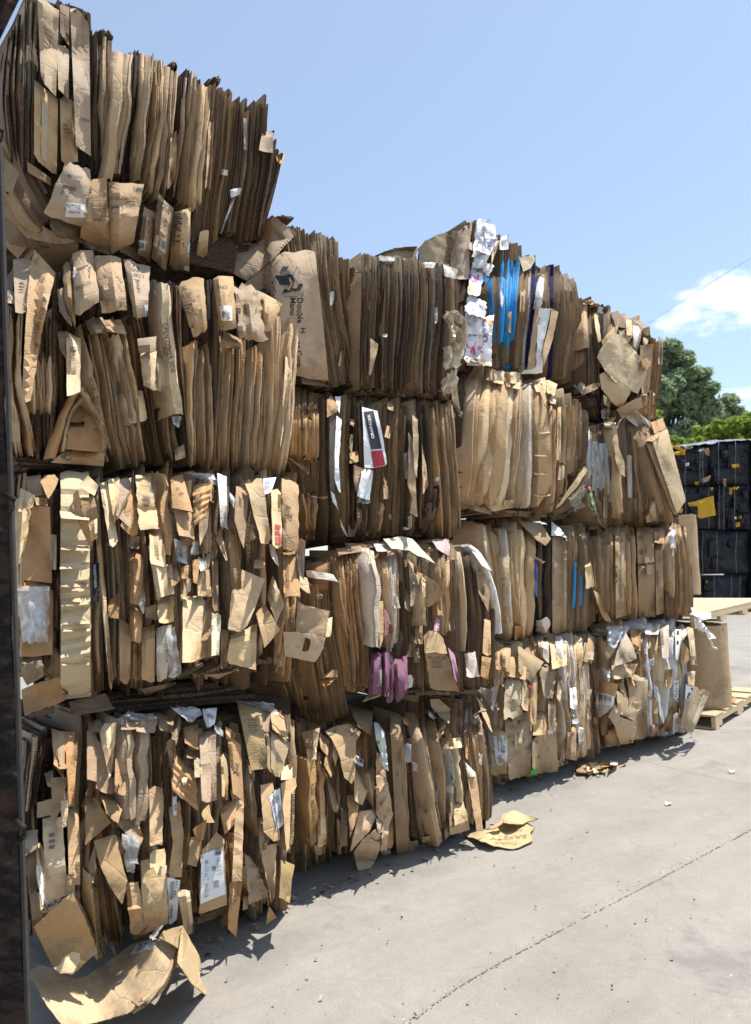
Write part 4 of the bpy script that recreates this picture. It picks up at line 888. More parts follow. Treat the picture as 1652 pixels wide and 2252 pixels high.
b.flap(q(1550, 340, 1606, 308, 1612, 405, 1548, 405), 'L', .12); b.poly(q(1545, 425, 1625, 392, 1632, 440, 1612, 475, 1600, 480, 1592, 780, 1575, 800), 'K', .10, rib=1.5); b.slab(q(1615, 480, 1610, 700, 1590, 800), 5, 'e', 'L', .10, .1)
b.flap(q(1548, 850, 1618, 872, 1592, 1085, 1535, 1052), 'O', .12, color=(.35, .24, .11)); S(b, q, (1340, 800, 1430, 1000, 1470, 1060, 1370, 1100), 5, 'e', 'GLK', d=(.02, .08)); b.flap(q(1345, 800, 1400, 860, 1480, 1040, 1370, 1098), 'G', .06, zig=[(0, 0), (1, 0)], noise=.02)
b.flap(q(1430, 780, 1520, 760, 1512, 1060, 1490, 1072), 'K', .07); b.flap(q(1420, 600, 1460, 640, 1470, 780, 1430, 800), 'K', .05)
S(b, q, (1310, 80, 1380, 350, 1430, 760, 1330, 480), 6, 'm', 'KGM', d=(.0, .05)); b.poly(q(1478, 1095, 1495, 1120, 1520, 1162, 1490, 1180, 1464, 1202), 'O', .14, name='hanging_scrap')
b.slab(q(1480, 1040, 1480, 1100), 2, 'e', 'G', .13, .01, 5)
b.film(q(635, 85, 700, 30, 870, 60, 850, 100), .03, col=(.72, .72, .74), bulge=.03); b.film(q(930, 5, 1080, 5, 1110, 50, 1040, 95), .03, col=(.8, .8, .82)); p = b.flap(q(1110, 15, 1195, 10, 1180, 100, 1140, 125), 'W', .07, mat=PAPER, name='shipping_label', noise=.012); lines(p, q(1140, 35, 1180, 60, 1170, 80, 1135, 58), 14, vertical=True, ragged=False)
b.film(q(1270, -30, 1500, -20, 1540, 60, 1430, 10), .02, col=(.5, .5, .48)); b.film(q(1175, 100, 1225, 130, 1225, 170, 1190, 150), .09, col=(.85, .85, .8))
for a, tn, d in (((860, 40, 960, 60, 950, 150, 880, 130), 'M', .02), ((700, 40, 850, 40, 860, 90, 720, 90), 'G', .02), ((480, 90, 560, 70, 560, 140, 490, 150), 'M', .02)): b.flap(q(*a), tn, d, noise=.035)
for k in range(6): b.slab(q(1070 + k * 12, 1190 - k * 14, 1160, 1165 - k * 20, 1260 + k * 10, 1110 - k * 14), 7, 'e', 'OMD'[k % 3], .03, .25, 8)
b.flap(q(1340, 1050, 1365, 1040, 1365, 1115, 1335, 1120), 'K', .05)
b.clutter(30, 'KKLMOGG', (-.10, -.03))

# ---- second column, top tier: two bales
b = Bale('bale of thin grey edges behind a flat carton printed with a black emblem', C2, [(600, 520), (770, 590), (770, 850), (600, 850)], 21, -0.08, top=0.12); q = qz(5)
S(b, q, (280, 85, 600, 190, 700, 1050, 470, 1060), 30, 'e', 'GKGDM', d=(-.06, .0), ml=-6, mr=-8, jit=5, D=.5)
S(b, q, (560, 215, 700, 350, 715, 1060, 600, 1060), 10, 'e', 'GDM', d=(-.10, -.03), ml=2, mr=4, jit=6)
S(b, q, (20, 300, 300, 160, 480, 1000, 60, 1000), 12, 'e', 'DZ', d=(-.14, -.08))
b.poly(q(195, 28, 345, 140, 300, 190, 200, 300, 40, 430, -60, 380, -30, 250, 80, 110), 'G', lambda x, y: .02 + .05 * (x - 560) / 80, noise=.015, color=(.34, .25, .165))
for k in range(7): b.slab(q(248 + k * 13, 222 - k * 12, 268 + k * 11, 232 - k * 11), 1.6, 'e', 'N', .12, .004, 3, .2, name='torn_ribs')
b.slab(q(235, 40, 270, 32, 325, 45), 10, 'f', 'Z', .0, .1, 6)
p = b.poly(q(10, 470, 130, 340, 270, 252, 330, 258, 400, 240, 455, 252, 480, 450, 508, 700, 540, 1040, 420, 1030, 320, 1002, 120, 960), 'K', lambda x, y: .05 + .03 * (x - 640) / 60, noise=.007, rib=1.5, ragged=.5, name='printed_carton_panel', color=(.45, .325, .215))
p = with_bvh(p); bl = (.018, .018, .022)
write(p, 'Double', q(348, 535)[0], q(348, 690)[0], q(382, 535)[0], bl, .012); write(p, 'H', q(368, 720)[0], q(368, 748)[0], q(398, 720)[0], bl, .012)
write(p, 'Manu', q(304, 535)[0], q(304, 640)[0], q(338, 535)[0], bl, .012); write(p, 'ng Corp.', q(338, 800)[0], q(345, 965)[0], q(372, 800)[0], bl, .012)
def face_mark(part, polys, col, name):
    V, Fc = [], []
    for pl in polys:
        k = len(V); V += [on_surface(part, *pt, .003) for pt in pl]; Fc.append(tuple(range(k, k + len(pl))))
    build(name, V, Fc, INK, part[0], col)
face_mark(p, [q(238, 385, 258, 345, 350, 345, 325, 395), q(195, 445, 218, 400, 290, 400, 290, 385, 322, 398, 322, 418, 345, 402, 322, 462, 240, 452), q(300, 490, 318, 455, 318, 478, 345, 478, 358, 450, 385, 452, 368, 492, 330, 495, 318, 496), q(256, 510, 272, 480, 325, 495, 305, 500)], bl, 'printed_emblem')
for a in ((350, 345, 362, 368, 345, 408, 325, 395), (322, 398, 345, 402, 372, 410, 380, 440, 358, 450), (256, 510, 305, 500, 375, 505, 378, 524, 272, 528)):
    face_mark(p, [q(*a)], (.33, .25, .17), 'printed_emblem')
for (x0, y0, x1, y1) in ((350, 345, 362, 368), (362, 368, 345, 408), (240, 452, 290, 470), (290, 470, 318, 430), (272, 528, 378, 524), (378, 524, 382, 495), (195, 445, 240, 490), (360, 400, 382, 440)):
    face_mark(p, [q(x0, y0, x1, y1, x1 + 3, y1 + 3, x0 + 3, y0 + 3)], (.06, .05, .045), 'printed_emblem')
write(p, 'TM', q(203, 468)[0], q(203, 490)[0], q(214, 468)[0], bl)
b.flap(q(370, 1020, 500, 1050, 560, 1085, 380, 1060), 'D', .02); S(b, q, (500, 1040, 700, 1060, 660, 1110, 560, 1085), 8, 'e', 'DZ', d=(-.10, -.04))
b.film(q(545, 500, 575, 500, 570, 560, 550, 590), .02, noise=.01); b.flap(q(610, 860, 640, 860, 630, 960, 600, 950), 'K', .01)

b = Bale('dark grey bale of tightly packed corrugated edges with yellowed film hanging off its side', C2, [(790, 585), (1005, 605), (998, 870), (790, 855)], 22, -0.04, top=0.10); q = qz(5)
b.flap(q(688, 335, 738, 275, 762, 585, 728, 612), 'K', (-.14, .0, .0, -.14), ragged=.4); b.flap(q(700, 610, 765, 580, 740, 1070, 690, 1060), 'M', (-.14, -.01, -.01, -.14), ragged=.4)
S(b, q, (738, 270, 950, 290, 930, 1110, 728, 1075), 27, 'e', 'GDZMDQ', d=(-.03, .02), bow=2, jit=3, D=.5)
S(b, q, (950, 295, 1262, 335, 1235, 1145, 930, 1115), 40, 'e', 'DMZMDQ', d=(-.04, .02), bow=3, jit=4)
S(b, q, (1255, 330, 1335, 390, 1305, 1135, 1228, 1140), 7, 'e', 'YYGM', d=(-.04, .01), bow=4, jit=5)
b.poly(q(795, 780, 842, 815, 832, 880, 800, 1000, 788, 1010), 'K', .05)
for a in ((850, 275, 950, 285, 940, 312, 860, 310), (1120, 320, 1200, 315, 1190, 350, 1130, 350), (1240, 330, 1330, 360, 1320, 420, 1250, 400), (870, 755, 900, 755, 895, 775, 868, 772), (1188, 590, 1208, 590, 1205, 690, 1190, 700)): b.film(q(*a), .05, noise=.02, col=(.72, .68, .6))
yc = (.66, .59, .44)
b.film(q(1285, 640, 1372, 645, 1395, 780, 1350, 880), .08, noise=.05, col=yc, res=.8) if 0 else None
b.slab(q(1285, 650, 1330, 642, 1372, 665, 1395, 760, 1370, 840, 1345, 880), 13, 'f', 'Y', .10, .012, 14, 2.0, mat=[FILM, FILM], name='plastic_film'); b.slab(q(1290, 640, 1310, 720, 1300, 780, 1330, 850, 1320, 960), 14, 'f', 'Y', .08, .012, 12, 2.5, mat=[FILM, FILM], name='plastic_film'); b.slab(q(1345, 720, 1350, 800, 1345, 880), 9, 'f', 'Y', .09, .01, 8, 2.5, mat=[FILM, FILM], name='plastic_film')
b.film(q(1240, 840, 1290, 830, 1350, 950, 1250, 970), .06, col=yc); b.film(q(1230, 1040, 1330, 950, 1325, 1110, 1240, 1130), .06, col=yc); b.film(q(1280, 1060, 1325, 1060, 1340, 1200, 1300, 1190), .05, col=yc); b.slab(q(1318, 1150, 1330, 1210, 1358, 1255), 9, 'f', 'Y', .05, .01, 8, 2.5, mat=[FILM, FILM], name='plastic_film')
for k in range(14): b.slab(q(650 + k * 44, 1092 + (k % 4) * 9 - k, 700 + k * 44, 1100 + k * 3 + (k % 3) * 8), 5, 'e', 'DGM'[k % 3], -.02 + .01 * (k % 4), .3, 5, 1.0)

# ---- second column, second tier
b = Bale('dark brown bale with white torn strips and a red, black and white printed box', C2, [(618, 865), (1000, 895), (1010, 1180), (645, 1160)], 23, -0.06); q = qz(6)
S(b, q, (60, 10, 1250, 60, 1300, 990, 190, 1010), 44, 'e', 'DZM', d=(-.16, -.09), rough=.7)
S(b, q, (120, -10, 335, 15, 335, 690, 180, 690), 16, 'e', 'OMD', d=(-.05, -.015), jit=4); S(b, q, (112, 145, 338, 150, 338, 500, 112, 460), 14, 'f2', 'O', d=(-.01, .02), rough=.3, jit=5)
for (x, y) in ((127, 180), (222, 260), (278, 190), (236, 455), (333, 465)):
    b.slab(q(x, y - 8, x, y + 8), 6, 'e', 'N', .03, .01, 3, .1, name='printed_mark')
S(b, q, (190, 680, 330, 690, 320, 1010, 245, 1020), 6, 'f', 'OMD', d=(-.06, .0)); S(b, q, (335, 60, 405, 60, 425, 1050, 335, 1050), 6, 'e', 'DZM', d=(-.09, -.04))  # the last sheets coloured dark to paint a shaded gap
b.flap(q(95, 445, 150, 470, 270, 540, 262, 575), 'K', .06); b.flap(q(235, 715, 300, 740, 402, 722, 380, 750), 'G', .06, noise=.03)
b.poly(q(390, 60, 420, 30, 470, 110, 455, 150, 390, 185), 'O', .05, noise=.03)
wc = (.75, .75, .76)
b.flap(q(405, 185, 446, 178, 440, 712, 412, 690), 'W', (-.04, .02, .02, -.04), mat=None, color=(.60, .57, .53)); b.poly(q(455, 172, 490, 200, 478, 400, 470, 520, 486, 705, 470, 690, 440, 600, 444, 380), 'W', .05, color=wc); b.poly(q(445, 40, 485, 42, 480, 110, 475, 158, 455, 110), 'W', .05, color=wc); b.poly(q(415, 690, 440, 710, 468, 825, 430, 765), 'W', .03, color=wc); b.poly(q(480, 880, 510, 950, 532, 1008, 512, 985, 485, 930), 'W', .05, color=wc)  # first flap a greyer white, painting its shadowed side
S(b, q, (490, 50, 560, 60, 560, 1000, 478, 1000), 8, 'e', 'KMD', d=(-.04, .01), bow=-2); S(b, q, (560, 60, 640, 60, 655, 1000, 560, 1000), 8, 'e', 'DMZ', d=(-.07, -.01)); b.flap(q(548, 300, 572, 310, 560, 440, 545, 400), 'L', .0); b.flap(q(545, 410, 600, 420, 608, 490, 548, 500), 'K', .02, noise=.02); b.flap(q(550, 195, 580, 195, 575, 245, 548, 235), 'K', .0)
gp = with_bvh(b.poly(q(630, 112, 736, 140, 770, 300, 802, 500, 790, 515, 708, 532, 648, 532, 640, 300), 'W', .07, noise=.005, ragged=.4, name='printed_box_panel', color=(.78, .78, .78), rib=1.5))
decal(gp, q(640, 148, 708, 140, 766, 400, 690, 405), INK, (.025, .025, .035), 'printed_band', 6, 8); decal(gp, q(690, 415, 769, 410, 788, 512, 708, 530), INK, (.36, .025, .05), 'printed_band', 6, 5)
write(gp, 'GRAINGER', q(712, 330)[0], q(684, 165)[0], q(692, 332)[0], (.80, .80, .80), .02, lift=.0055)
for (x0, y0, x1, y1) in ((719, 326, 688, 168),): face_mark(with_bvh(gp), [[(x + dx * .32, y) for (x, y), dx in zip(q(x0, y0, x1, y1, x1 + 3, y1, x0 + 3, y0), (0, 0, 0, 0))]], (.8, .8, .8), 'printed_band') if 0 else None
w2 = b.flap(q(632, 535, 710, 545, 682, 752, 596, 732), 'W', .06, noise=.006, color=(.76, .76, .77)); b.poly(q(575, 510, 645, 540, 620, 640, 598, 740, 572, 600), 'K', .045, noise=.02)
b.film(q(600, 740, 690, 750, 680, 780, 600, 770), .04, col=(.4, .38, .36))
S(b, q, (738, 90, 950, 80, 925, 985, 690, 990), 22, 'e', 'DMKM', d=(-.06, .0), jit=8); S(b, q, (640, 760, 780, 780, 770, 1000, 640, 1000), 7, 'f', 'MDK', d=(-.04, .0))
b.flap(q(540, 870, 630, 870, 580, 1000, 530, 1010), 'G', -.02); p = b.flap(q(590, 800, 632, 810, 630, 1000, 600, 990), 'D', .01); write(p, 'LR', q(610, 870)[0], q(608, 820)[0], q(596, 870)[0], (.4, .4, .4))
b.poly(q(975, 165, 1015, 200, 1018, 400, 1008, 600, 988, 560, 980, 350), 'K', .03, color=(.50, .365, .23)); b.poly(q(948, 285, 985, 340, 1002, 450, 1000, 640, 1012, 870, 958, 842, 975, 740, 945, 650, 950, 480), 'K', .045, color=(.49, .35, .215))
S(b, q, (955, 75, 1110, 80, 1160, 1000, 920, 990), 15, 'e', 'DMZK', d=(-.07, .0), jit=8, bow=3); S(b, q, (1110, 90, 1262, 85, 1312, 950, 1178, 1010), 10, 'f2', 'OMD', d=(-.05, .0), bow=3, jit=6)
b.flap(q(1040, 360, 1070, 500, 1085, 650, 1050, 720), 'K', .03); b.flap(q(800, 240, 830, 250, 820, 330, 785, 320), 'K', .02, noise=.02); b.flap(q(775, 580, 800, 600, 815, 740, 780, 750), 'K', .02, noise=.02); b.flap(q(815, 840, 850, 850, 830, 890, 815, 880), 'K', .03); b.flap(q(800, 75, 850, 80, 845, 140, 810, 130), 'M', .02, noise=.03)
for k in range(7): b.slab(q(1000 + k * 14, 1000 - k * 5, 1080 + k * 12, 920 - k * 20, 1090 + k * 14, 800 - k * 30), 4, 'e', 'DGZ'[k % 3], .0, .2, 8)
for a in ((915, 430, 955, 430, 945, 610, 920, 600), (1125, 600, 1165, 590, 1160, 620, 1130, 625), (1250, 150, 1275, 160, 1270, 190, 1252, 185), (700, 950, 690, 960, 660, 1000, 640, 990)): b.film(q(*a), .02, noise=.02, col=(.55, .52, .48))
b.slab(q(920, 945, 960, 945, 968, 890, 962, 860), 5, 'f', 'P', .02, .02, 9, .5)

# ---- second column, third tier
b = Bale('bale of brown corrugated edges and pale folds with crushed purple boxes at its foot', C2, [(690, 1225), (1070, 1210), (1095, 1500), (700, 1560)], 24, 0.08); q = qz(7)
S(b, q, (240, 220, 1400, 220, 1460, 1040, 420, 1080), 44, 'e', 'DZM', d=(-.17, -.10), rough=.7)
S(b, q, (20, 900, 140, 930, 245, 1315, 170, 1300), 7, 'f2', 'OMD', d=(-.10, -.04)); S(b, q, (130, 900, 250, 880, 340, 1310, 240, 1315), 8, 'f2', 'OM', d=(-.06, -.02), bow=-4); S(b, q, (205, 380, 380, 400, 515, 1225, 320, 1315), 17, 'e', 'OMK', d=(-.03, .02), bow=-5, jit=4)
S(b, q, (370, 225, 600, 200, 655, 1040, 450, 1060), 16, 'e', 'OMO', d=(-.03, .02), jit=6); S(b, q, (430, 225, 610, 215, 640, 900, 500, 900), 7, 'f2', 'O', d=(-.02, .03), jit=25, fill=(.3, .5))
b.flap(q(235, 240, 372, 228, 380, 420, 240, 400), 'O', (-.10, -.0, .0, -.10), ragged=.5); b.poly(q(232, 288, 330, 300, 410, 318, 448, 368, 400, 358, 240, 332), 'W', .12, color=(.66, .58, .48)); b.film(q(300, 440, 345, 450, 335, 485, 300, 470), .03, col=(.5, .45, .38)); b.flap(q(325, 990, 400, 940, 440, 940, 440, 985), 'K', .07); b.flap(q(325, 1000, 440, 985, 380, 1040, 350, 1045), 'O', .06)
pp = (.60, .52, .45)
b.slab(q(655, 160, 690, 400, 680, 600, 692, 790), 24, 'f', 'P', .07, .2, lump=1.3); b.slab(q(640, 140, 655, 200, 668, 300), 14, 'f', 'P', .06, .2); S(b, q, (700, 130, 832, 150, 830, 765, 712, 780), 8, 'f', 'PPGK', d=(-.02, .03), bow=3); b.flap(q(672, 115, 760, 120, 830, 160, 700, 170), 'P', .05, noise=.02)
b.poly(q(735, 85, 850, 68, 925, 85, 1000, 165, 1078, 248, 1010, 210, 960, 195, 905, 160, 790, 150), 'L', lambda x, y: .14, noise=.02, color=(.58, .50, .38)); b.flap(q(430, 150, 640, 120, 650, 160, 450, 190), 'M', .02, noise=.02); b.flap(q(500, 140, 700, 112, 700, 135, 520, 160), 'V', .03, noise=.02, color=(.18, .10, .11))
vv = (.22, .10, .15)
for a, d in (((662, 830, 722, 820, 728, 1085, 638, 1112), .08), ((733, 830, 776, 820, 778, 1112, 742, 1115), .07), ((780, 900, 806, 888, 800, 1155, 756, 1158), .09), ((803, 868, 892, 850, 898, 1085, 822, 1158), .10)): b.flap(q(*a), 'V', d, bulge=.04, noise=.014, ragged=.6, name='crushed_purple_box', color=vv)
vb = b.flap(q(668, 955, 727, 938, 727, 1060, 666, 1062), 'W', .125, noise=.005, color=(.70, .65, .60)); lines(vb, q(690, 970, 722, 965, 722, 1045, 690, 1045), 7, (.45, .40, .38)); b.flap(q(750, 965, 778, 958, 772, 1112, 748, 1112), 'W', .11, color=(.70, .65, .60))
b.flap(q(742, 540, 760, 560, 808, 695, 745, 718), 'V', .06, color=(.27, .13, .12)); b.poly(q(705, 495, 735, 490, 742, 720, 720, 790, 712, 770), 'K', .06); b.flap(q(640, 1090, 725, 1075, 720, 1110, 600, 1150), 'K', .05, noise=.03); b.poly(q(895, 975, 920, 972, 932, 1000, 925, 1050, 900, 1060), 'W', .07, color=(.6, .54, .48)); b.film(q(760, 740, 800, 760, 790, 820, 755, 830), .05, col=(.3, .27, .25))
S(b, q, (838, 180, 1060, 235, 1065, 1080, 900, 1090), 24, 'e', 'GDMG', d=(-.05, .01), jit=9, ml=2); b.flap(q(910, 310, 962, 320, 965, 470, 915, 540), 'G', .02); b.slab(q(1000, 320, 1005, 500, 1015, 650), 9, 'f', 'L', .04, .1)
b.poly(q(988, 318, 1020, 325, 1148, 412, 1105, 480, 1062, 512, 1035, 530, 1008, 528, 1000, 450), 'O', lambda x, y: .05 + .16 * (x - 928) / 50, rib=.9, color=(.46, .31, .16)); b.flap(q(985, 320, 1010, 325, 1012, 470, 990, 430), 'L', .10)
fl = b.flap(q(1010, 828, 1155, 832, 1228, 1082, 1042, 1068), 'O', (.10, .13, .09, .07), ragged=.6, rib=1, color=(.33, .225, .13)); b.poly(q(998, 725, 1030, 685, 1080, 682, 1125, 730, 1155, 835, 1080, 825, 1008, 832), 'K', .13, noise=.012); write(fl, 'DO NOT DI', q(1148, 852)[0], q(1030, 848)[0], q(1146, 872)[0], (.05, .045, .045)); decal(fl, q(1080, 700, 1105, 702, 1105, 718, 1082, 716), INK, (.03, .03, .03), 'printed_mark', 3, 3) if 0 else None
b.flap(q(1160, 800, 1200, 830, 1242, 1055, 1205, 1000), 'V', .08, color=(.34, .19, .26)); b.flap(q(1080, 590, 1105, 600, 1100, 690, 1068, 680), 'V', .05, color=(.50, .33, .42))
S(b, q, (1058, 110, 1165, 105, 1160, 700, 1110, 700), 6, 'f', 'PPK', d=(.0, .05), bow=4); b.flap(q(1050, 85, 1165, 85, 1170, 200, 1085, 150), 'P', .06, noise=.03, color=(.50, .36, .35)); S(b, q, (1160, 130, 1235, 142, 1255, 1060, 1190, 1075), 8, 'e', 'OMG', d=(-.03, .02), bow=3); S(b, q, (1228, 140, 1305, 140, 1335, 800, 1262, 825), 4, 'f', 'LKL', d=(.0, .05), bow=8)
S(b, q, (1300, 160, 1350, 200, 1380, 1030, 1290, 1040), 6, 'e', 'GDM', d=(-.05, .0), bow=3); S(b, q, (1345, 300, 1430, 360, 1470, 1000, 1370, 1020), 7, 'm', 'DMK', d=(-.06, .0), bow=6)
for k in range(4): b.slab(q(1300 + k * 8, 128 + k * 12, 1370 - k * 4, 190 + k * 20, 1440 - k * 8, 320 + k * 20, 1485 - k * 6, 500 + k * 10, 1512 - k * 9, 700), 12, 'f', 'WPGP'[k], .06 - k * .02, .2, 12, .6)
b.flap(q(1310, 160, 1370, 175, 1450, 300, 1380, 260), 'W', .08, color=(.60, .53, .46)); b.flap(q(1340, 300, 1440, 360, 1420, 560, 1360, 440), 'M', .03, noise=.03); b.flap(q(1268, 832, 1335, 820, 1362, 985, 1282, 992), 'W', .07, bulge=.03, color=(.66, .56, .48)); b.flap(q(1395, 590, 1435, 600, 1440, 860, 1385, 830), 'K', .04); b.flap(q(1380, 850, 1440, 860, 1420, 1000, 1370, 980), 'O', .04, noise=.02)
for k in range(5): b.slab(q(880 + k * 70, 1090 + (k % 2) * 10, 990 + k * 90, 1075 + (k % 3) * 8), 5, 'e', 'DMG'[k % 3], .02, .3, 5)

b.clutter(10, 'GKMP', (-.04, .02), (8, 20), (30, 90), .12, (.4, .95, .1, .8))

# ---- second column, bottom tier
b = Bale('orange brown bale of leaning sheets on the ground, crumpled paper at its foot', C2, [(655, 1635), (1050, 1550), (1078, 1800), (655, 1930)], 25, 0.08); q = qz(7)
S(b, q, (180, 1350, 1390, 1150, 1440, 1900, 200, 2200), 46, 'm', 'DMZO', d=(-.17, -.10), rough=.8)
S(b, q, (180, 1350, 480, 1360, 525, 2160, 165, 2210), 19, 'm', 'OKM', d=(-.06, .01), jit=16, bow=2); S(b, q, (100, 1150, 185, 1330, 215, 1700, 190, 1640), 6, 'e', 'KMG', d=(-.04, .02)); S(b, q, (165, 1700, 250, 1750, 240, 2250, 130, 2250), 6, 'm', 'KOM', d=(-.04, .02), jit=20)
p = b.slab(q(272, 1520, 280, 1800, 288, 2075), 23, 'f2', 'O', .06, .2, color=None) if 0 else b.slab(q(272, 1520, 280, 1800, 288, 2075), 23, 'f2', 'O', .06, .2)
p[0].color = (.48, .29, .125, 1); write(p, 'HONEY BBQ SAUCE', q(262, 1680)[0], q(270, 1930)[0], q(282, 1680)[0], (.09, .07, .05)); p2 = b.slab(q(330, 1480, 345, 1700, 340, 2060), 14, 'f2', 'O', .03, .2); write(p2, 'GFGB', q(322, 1520)[0], q(326, 1600)[0], q(338, 1520)[0], (.06, .12, .1))
b.flap(q(200, 1345, 322, 1318, 305, 1445, 230, 1440), 'K', .05, noise=.03, bulge=.04); b.flap(q(230, 1430, 300, 1420, 300, 1525, 245, 1520), 'L', .06, noise=.03); b.flap(q(320, 1345, 388, 1400, 375, 1500, 330, 1460), 'K', .05, noise=.03); b.poly(q(415, 1345, 436, 1345, 432, 1430, 445, 1500, 425, 1570, 405, 1500), 'K', .06); b.flap(q(370, 1440, 412, 1590, 395, 1640, 350, 1560), 'O', .06)
b.flap(q(310, 1890, 362, 1885, 365, 2080, 312, 2100), 'L', .07, noise=.025, bulge=.03); b.flap(q(280, 2080, 360, 2085, 360, 2140, 300, 2150), 'K', .06, noise=.03); b.flap(q(235, 1880, 258, 1870, 260, 2050, 240, 2050), 'P', .04)
p = b.poly(q(358, 1340, 440, 1300, 520, 1290, 592, 1345, 560, 1400, 552, 1640, 530, 1682, 482, 1640, 450, 1500, 400, 1390), 'K', .08, rib=1.2, noise=.014); write(p, 'GFGB', q(545, 1350)[0], q(580, 1325)[0], q(540, 1330)[0], (.06, .10, .12)); write(p, '9400', q(385, 1385)[0], q(430, 1350)[0], q(380, 1360)[0], (.10, .12, .12))
b.flap(q(520, 1195, 668, 1212, 655, 1370, 575, 1310), 'O', .03, color=(.30, .205, .12)); p = b.flap(q(552, 1488, 612, 1528, 602, 1572, 548, 1540), 'W', .09, color=(.62, .60, .56)); write(p, 'FGB', q(558, 1528)[0], q(598, 1552)[0], q(562, 1505)[0], (.05, .07, .09)); b.flap(q(545, 1580, 642, 1700, 600, 1822, 550, 1790), 'K', .08, noise=.02); b.flap(q(500, 1760, 578, 1780, 570, 1900, 520, 2030), 'O', .06, noise=.02)
b.poly(q(580, 1862, 665, 1850, 690, 1900, 640, 2000, 520, 2125, 545, 2010), 'K', .09, noise=.012); b.flap(q(590, 1815, 640, 1760, 665, 1850, 585, 1860), 'Z', .02); S(b, q, (570, 1300, 705, 1300, 690, 1960, 580, 1980), 8, 'm', 'KOM', d=(-.06, .0)); S(b, q, (600, 1560, 670, 1560, 720, 1900, 660, 1900), 4, 'f', 'KGM', d=(-.0, .04))
p = b.poly(q(675, 1280, 705, 1285, 745, 1345, 772, 1600, 740, 1580, 715, 1470, 690, 1400), 'W', .06, noise=.03, color=(.55, .55, .50)); decal(p, q(682, 1392, 712, 1405, 718, 1468, 690, 1466), INK, (.10, .42, .08), 'printed_mark', 3, 4)
b.poly(q(690, 1470, 735, 1500, 800, 1880, 772, 1960, 760, 2120, 720, 2120, 735, 1960, 690, 1870), 'K', .05, noise=.03)
b.poly(q(545, 2130, 600, 2045, 690, 1975, 720, 2010, 716, 2110, 690, 2170, 640, 2255, 570, 2245), 'K', .12, noise=.03, name='crumpled_paper', color=(.43, .32, .21)); b.flap(q(650, 2020, 722, 2030, 715, 2060, 660, 2050), 'R', .15, color=(.26, .10, .08)); b.flap(q(690, 1900, 740, 1930, 735, 2000, 700, 2000), 'G', .10, noise=.03)
p = b.flap(q(778, 1228, 852, 1240, 902, 2125, 826, 2165), 'O', (.05, .06, .06, .03), ragged=.5, color=(.29, .195, .11)); b.slab(q(858, 1245, 885, 1700, 915, 2110), 12, 'f', 'M', .04, .25); write(p, 'O', q(820, 1632)[0], q(834, 1630)[0], q(822, 1600)[0], (.10, .07, .05))
b.flap(q(860, 1180, 930, 1190, 920, 1310, 870, 1290), 'O', -.02); S(b, q, (868, 1120, 1005, 1130, 1135, 2080, 925, 2120), 17, 'm', 'KDMG', d=(-.07, .0), jit=18, bow=-3)
b.slab(q(955, 1250, 1030, 1600, 1110, 2075), 15, 'f', 'K', .05, .25); b.slab(q(920, 1300, 985, 1650, 1050, 1960), 8, 'e2', 'Z', .0, .25); b.film(q(875, 1425, 925, 1430, 920, 1540, 880, 1540), .05, col=(.7, .7, .68)); b.film(q(930, 1540, 965, 1545, 960, 1600, 935, 1600), .05, col=(.6, .6, .56))
b.poly(q(1040, 1130, 1105, 1130, 1178, 1198, 1165, 1290, 1100, 1240, 1050, 1180), 'K', .08, color=(.42, .30, .19)); p = b.flap(q(1030, 1205, 1085, 1248, 1065, 1262, 1035, 1240), 'W', .06, color=(.7, .7, .68)); S(b, q, (1035, 1260, 1165, 1330, 1160, 1910, 1130, 1960), 5, 'f', 'LKL', d=(-.01, .04), bow=8)
S(b, q, (1175, 1120, 1400, 1130, 1445, 1890, 1200, 1990), 24, 'm', 'KMGK', d=(-.06, .02), jit=16, ml=-4, mr=3); b.flap(q(1165, 1385, 1240, 1380, 1250, 1445, 1175, 1455), 'L', .06, noise=.03, bulge=.03); b.slab(q(1225, 1450, 1235, 1600, 1255, 1800), 12, 'f', 'L', .05, .15)
b.slab(q(1180, 1460, 1195, 1600, 1190, 1780), 10, 'f', 'W', .03, .15, mat=[FILM, FILM], name='plastic_film'); p = b.flap(q(1175, 1615, 1192, 1630, 1198, 1700, 1185, 1705), 'B', .05, color=(.08, .32, .12))
p = b.poly(q(1283, 1632, 1342, 1618, 1390, 1990, 1345, 1990), 'O', .06, rib=1.5, color=(.45, .29, .155)); b.flap(q(1270, 1540, 1340, 1610, 1335, 1635, 1285, 1635), 'P', .05); b.poly(q(1168, 1935, 1290, 1895, 1302, 1980, 1240, 2000, 1172, 2015), 'K', .07); b.flap(q(1195, 1790, 1250, 1770, 1290, 1920, 1200, 1960), 'L', .05, noise=.02); b.film(q(1360, 1480, 1385, 1490, 1380, 1560, 1362, 1550), .05, col=(.7, .66, .58))
b.poly(q(1340, 1110, 1375, 1150, 1420, 1240, 1448, 1350, 1425, 1320, 1380, 1220), 'K', .05); b.film(q(870, 2100, 1000, 2080, 1000, 2180, 890, 2190), .03, noise=.04, col=(.40, .33, .24)); b.slab(q(1410, 1200, 1360, 1215, 1330, 1245), 2, 'e', 'P', .07, .01, 5)
for k in range(6): b.flap(q(540 + k * 90, 2180 - k * 30, 600 + k * 90, 2170 - k * 30, 610 + k * 90, 2215 - k * 32, 545 + k * 90, 2225 - k * 32), 'DMK'[k % 3], .0, noise=.03)
b.flap(q(1130, 1930, 1200, 1900, 1180, 2000, 1140, 2050), 'M', .05)

b.clutter(22, 'KMOGG', (-.05, .02), (8, 22), (30, 100), .15)

